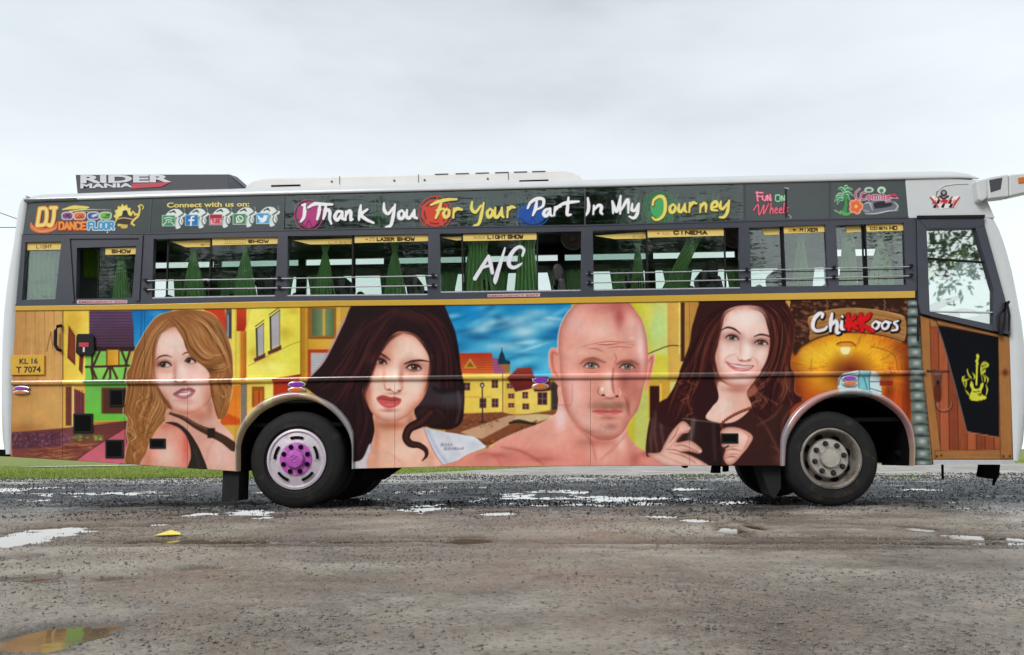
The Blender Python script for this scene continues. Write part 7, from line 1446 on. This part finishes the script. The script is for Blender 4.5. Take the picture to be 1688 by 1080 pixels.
    bp = n.new('ShaderNodeBump'); bp.inputs['Strength'].default_value = .75; bp.inputs['Distance'].default_value = .012
    hh = mth('ADD', mth('MULTIPLY', speck.outputs['Distance'], -.35), mth('ADD', fine, mth('MULTIPLY', noise(130, 3), .5))); l.new(hh, bp.inputs['Height']); l.new(bp.outputs['Normal'], b.inputs['Normal'])
    return m
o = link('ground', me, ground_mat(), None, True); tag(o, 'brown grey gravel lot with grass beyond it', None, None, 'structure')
def water_mat():
    m = bpy.data.materials.new('muddy_water'); m.use_nodes = True; n, l = m.node_tree.nodes, m.node_tree.links; b = n['Principled BSDF']
    b.inputs['Base Color'].default_value = (.17, .115, .07, 1); b.inputs['Roughness'].default_value = .06; b.inputs['IOR'].default_value = 1.33; b.inputs['Specular IOR Level'].default_value = .6
    t = n.new('ShaderNodeTexCoord'); a = n.new('ShaderNodeTexNoise'); a.inputs['Scale'].default_value = 9; a.inputs['Detail'].default_value = 3; l.new(t.outputs['Object'], a.inputs['Vector'])
    bp = n.new('ShaderNodeBump'); bp.inputs['Strength'].default_value = .05; bp.inputs['Distance'].default_value = .01; l.new(a.outputs['Fac'], bp.inputs['Height']); l.new(bp.outputs['Normal'], b.inputs['Normal']); return m
wm = water_mat()
o = mesh('puddle_water', [(-16, -7.2, WL), (14, -7.2, WL), (14, 12, WL), (-16, 12, WL)], [(0, 1, 2, 3)], wm); tag(o, 'shallow rain puddles lying in the hollows of the gravel', None, None, 'structure')
hs = lambda x, y: H[np.clip(np.searchsorted(gy, y), 0, ny - 1), np.clip(np.searchsorted(gx, x), 0, nx - 1)]
# loose stones
v, f = [], []; k = 0
base = np.array([(1, 0, 0), (-1, 0, 0), (0, 1, 0), (0, -1, 0), (0, 0, .8), (0, 0, -.6)], float); tri = [(0, 2, 4), (2, 1, 4), (1, 3, 4), (3, 0, 4), (2, 0, 5), (1, 2, 5), (3, 1, 5), (0, 3, 5)]
NS = 85000
yy = -7.2 + 12.5 * rng.random(NS) ** 1.6; xx = (rng.random(NS) * 2 - 1) * (1.0 + (yy + D) * .66); rr = .0022 + .0052 * rng.random(NS) ** 3 + .0004 * np.clip(yy + 7, 0, 9)
clump = fbm(xx * 1.2, yy * 1.2, 3, 21); keep = clump + .12 * rng.normal(0, 1, NS) > .02; xx, yy, rr = xx[keep], yy[keep], rr[keep]; zz = hs(xx, yy)
an = rng.random(len(xx)) * 6.28; sc3 = .7 + .6 * rng.random((len(xx), 3)); vb = base[None] * sc3[:, None] * rr[:, None, None] * (.75 + .5 * rng.random((len(xx), 6, 1)))
ca, sa = np.cos(an)[:, None], np.sin(an)[:, None]; vx = vb[..., 0] * ca - vb[..., 1] * sa + xx[:, None]; vy = vb[..., 0] * sa + vb[..., 1] * ca + yy[:, None]; vz = vb[..., 2] + zz[:, None] + rr[:, None] * .25
V = np.stack([vx, vy, vz], -1).reshape(-1, 3); F = (np.array(tri)[None] + (np.arange(len(xx)) * 6)[:, None, None]).reshape(-1, 3)
def tris(name, V, F, m, smooth=False):
    me = bpy.data.meshes.new(name); me.vertices.add(len(V)); me.vertices.foreach_set('co', V.astype(np.float32).ravel()); me.loops.add(F.size); me.loops.foreach_set('vertex_index', F.astype(np.int32).ravel())
    k = F.shape[1]; me.polygons.add(len(F)); me.polygons.foreach_set('loop_start', np.arange(0, F.size, k, dtype=np.int32)); me.polygons.foreach_set('loop_total', np.full(len(F), k, np.int32)); me.update(calc_edges=True); return link(name, me, m, None, smooth)
tag(tris('loose_stones', V, F, mat('loose_stone', (.19, .178, .165), .75, 0, .4, .5, 5)), 'small loose stones strewn over the gravel lot', 'stones', None, 'stuff')
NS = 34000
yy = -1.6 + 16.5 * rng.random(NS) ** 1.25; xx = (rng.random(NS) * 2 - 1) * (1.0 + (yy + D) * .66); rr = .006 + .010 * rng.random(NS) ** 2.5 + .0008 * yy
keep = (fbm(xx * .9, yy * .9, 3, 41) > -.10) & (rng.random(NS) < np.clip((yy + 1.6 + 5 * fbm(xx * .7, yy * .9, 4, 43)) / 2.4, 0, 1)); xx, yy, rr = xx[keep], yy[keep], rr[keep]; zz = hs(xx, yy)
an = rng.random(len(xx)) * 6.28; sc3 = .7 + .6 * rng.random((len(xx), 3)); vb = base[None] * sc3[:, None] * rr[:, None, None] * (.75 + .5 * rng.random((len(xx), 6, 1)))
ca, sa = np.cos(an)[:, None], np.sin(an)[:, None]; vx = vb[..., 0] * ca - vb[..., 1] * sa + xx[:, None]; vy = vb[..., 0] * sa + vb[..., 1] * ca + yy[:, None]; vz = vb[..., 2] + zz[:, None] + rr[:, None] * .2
tag(tris('wet_shaded_gravel', np.stack([vx, vy, vz], -1).reshape(-1, 3), (np.array(tri)[None] + (np.arange(len(xx)) * 6)[:, None, None]).reshape(-1, 3), mat('wet_shaded_stone', (.022, .023, .027), .32, 0, .5, .6, 4)), 'wet gravel churned up under and behind the bus, coloured darker for the shade there', 'gravel', None, 'stuff')  # wet stones, their colour darkened further for the shade under the bus
# grass blades on the verge
NG = 80000
yy = 13.5 + 45 * rng.random(NG) ** 2.0; xx = -yy * .75 - 8 + (yy * 1.5 + 16) * rng.random(NG); hp_ = np.clip((xx + 7) / 8, 0, 1); hp_ = hp_ * hp_ * (3 - 2 * hp_) * 24; keep = yy - hp_ + 2.5 * fbm(xx * .35, yy * .35, 2, 31) > 13.8; xx, yy = xx[keep], yy[keep]; n_ = len(xx)
hgt = (.03 + .07 * rng.random(n_)) * (1 + .5 * (fbm(xx * .5, yy * .5, 2, 33) > .1)); a = rng.random(n_) * 6.28; w = .008 + .014 * rng.random(n_); lx, ly = rng.normal(0, .03, n_), rng.normal(0, .03, n_); zz = hs(xx, yy)
V = np.stack([np.stack([xx - w * np.cos(a), yy - w * np.sin(a), zz], -1), np.stack([xx + w * np.cos(a), yy + w * np.sin(a), zz], -1), np.stack([xx + lx, yy + ly, zz + hgt], -1)], 1).reshape(-1, 3)
tag(tris('grass', V, np.arange(len(V)).reshape(-1, 3), mat('verge_grass', (.20, .27, .040), .7, 0, .3, .45, .8)), 'short bright green grass on the verge behind the bus', 'grass', None, 'stuff')
# low weeds tufts nearer the bus
def weed(px, py, r, n, label):
    c = G(px, py); 
    if c[1] > 90: return
    v, f = [], []
    for i in range(n):
        x, y = c[0] + random.gauss(0, r), c[1] + random.gauss(0, r * .6); a = random.random() * 6.28; h_ = random.uniform(.03, .10); w = .012; z = float(hs(np.array([x]), np.array([y]))[0])
        k = len(v); v += [(x - w * math.cos(a), y - w * math.sin(a), z), (x + w * math.cos(a), y + w * math.sin(a), z), (x + random.gauss(0, .03), y + random.gauss(0, .03), z + h_)]; f.append((k, k + 1, k + 2))
    tag(mesh('weed_tuft', v, f, mat('weed_leaf', (.12, .18, .03), .7, 0, .3, .4, 2)), label, 'weeds')
weed(1150, 786, .5, 160, 'green weed tuft seen beneath the bus just left of the front wheel'); weed(745, 784, .45, 120, 'sparse yellow green weed tuft seen beneath the middle of the bus')
weed(1490, 786, .5, 160, 'green weed tuft seen behind the front wheel under the stone column')
# scrap of yellow paper
c = G(277, 883); pv = [(-.08, -.03, .004), (.015, -.06, .010), (.09, .0, .006), (.07, .02, .014), (-.015, .055, .022), (0, 0, .012)]
z0 = float(hs(np.array([c[0]]), np.array([c[1]]))[0])
o = mesh('paper_scrap', [(c[0] + x, c[1] + y * 1.3, z0 + z + max(0, y) * .15 + .004) for x, y, z in pv] + [(c[0] + x, c[1] + y * 1.3, z0 + z + max(0, y) * .15 + .001) for x, y, z in pv], [(5, 0, 1), (5, 1, 2), (5, 2, 3), (5, 3, 4), (5, 4, 0), (11, 7, 6), (11, 8, 7), (11, 9, 8), (11, 10, 9), (11, 6, 10)], mat('yellow_paper', (.86, .72, .16), .7, 0, .3, .1, 20)); tag(o, 'scrap of yellow paper lying flat on the wet gravel', 'litter')
# standing water far out on the grass
c = G(190, 769.2); rx = abs(G(236, 769.2)[0] - c[0]); zz0 = float(hs(np.array([c[0]]), np.array([c[1]]))[0]) + .05
pp = [(c[0] + rx * math.cos(a) * (1 + .12 * math.sin(3 * a)), c[1] + rx * 3.2 * math.sin(a) * (1 + .1 * math.cos(4 * a)), zz0) for a in np.linspace(0, 2 * math.pi, 28, endpoint=False)]
o = mesh('water', pp, [tuple(range(28))], wm); tag(o, 'pale sheet of standing water out on the grass', None, None, 'structure')
# overhead wires beyond the back of the bus
for (y0, y1, s, lab) in ((353, 366, .0, 'upper thin black overhead wire behind the back of the bus'), (369, 371, .3, 'lower thin black overhead wire behind the back of the bus')):
    a, b = P(-90, y0 - (40 if s == 0 else 0), 14), P(60, y1 + (6 if s == 0 else 4), 14)
    tag(MB().tube([a, (a + b) / 2 - np.array((0, 0, .06)), b], .011, 6).build('overhead_wire', m_black), lab, 'wire', 'overhead wires behind the bus')
# ------------------------------------------------------------------ trees across the lot, seen in the glass
m_leaf = mat('broad_leaf', (.055, .125, .028), .55, 0, .4, .45, .9); m_bark = mat('brown_bark', (.10, .075, .055), .85, 0, .2, .35, 4, .4)
def tree(x, y, h, r, label, n=26000, seed=1, low=.16, ls=.15):
    rg = np.random.default_rng(seed); t = empty('broadleaf_tree', (x, y, 0), label, 'tree', 'trees across the lot')
    mb = MB().tube([(x, y, -.1), (x + .1, y, h * .3), (x + .05, y + .1, h * .55), (x + .2, y, h * .85)], [h * .035, h * .026, h * .018, .03], 10)
    cl = []
    for k in range(9):
        a = k * 2.4 + seed; z0 = h * (low + .06 * k); e = (x + r * .75 * math.cos(a), y + r * .75 * math.sin(a), z0 + h * .18); mb.tube([(x + .08, y, z0), ((x + e[0]) / 2, (y + e[1]) / 2, z0 + h * .12), e], [h * .012, h * .008, .015], 6); cl.append(e)
    mb.build('trunk', m_bark, t, smooth=True)
    cs = np.array([(c_[0] + rg.normal(0, r * .25), c_[1] + rg.normal(0, r * .25), c_[2] + rg.normal(0, h * .09)) for c_ in cl for _ in range(7)])
    i = rg.integers(0, len(cs), n); p = cs[i] + rg.normal(0, 1, (n, 3)) * np.array((r * .17, r * .17, h * .05)); d1 = rg.normal(0, 1, (n, 3)); d1 /= np.linalg.norm(d1, axis=1)[:, None]; d2 = np.cross(d1, rg.normal(0, 1, (n, 3))); d2 /= np.linalg.norm(d2, axis=1)[:, None]; s = (ls * (.6 + .8 * rg.random(n)))[:, None]
    V = np.stack([p - d1 * s, p + d2 * s * .4, p + d1 * s, p - d2 * s * .4], 1).reshape(-1, 3); o = tris('crown', V, np.arange(len(V)).reshape(-1, 4), m_leaf); put(o, t)
tree(-13.5, -24, 11.0, 5.0, 'dark broadleaf tree across the lot, reflected in the rear windows', seed=2)
tree(-5.5, -25, 10.6, 5.2, 'bushy broadleaf tree across the lot, reflected in the middle windows', seed=3)
tree(2.5, -24, 11.4, 5.0, 'tall broadleaf tree across the lot, reflected in the windows ahead of the middle', seed=4)
tree(10.4, -9.2, 9.5, 2.8, 'near broadleaf tree whose leaves show in the driver door glass', n=11000, seed=5, low=.46, ls=.10)
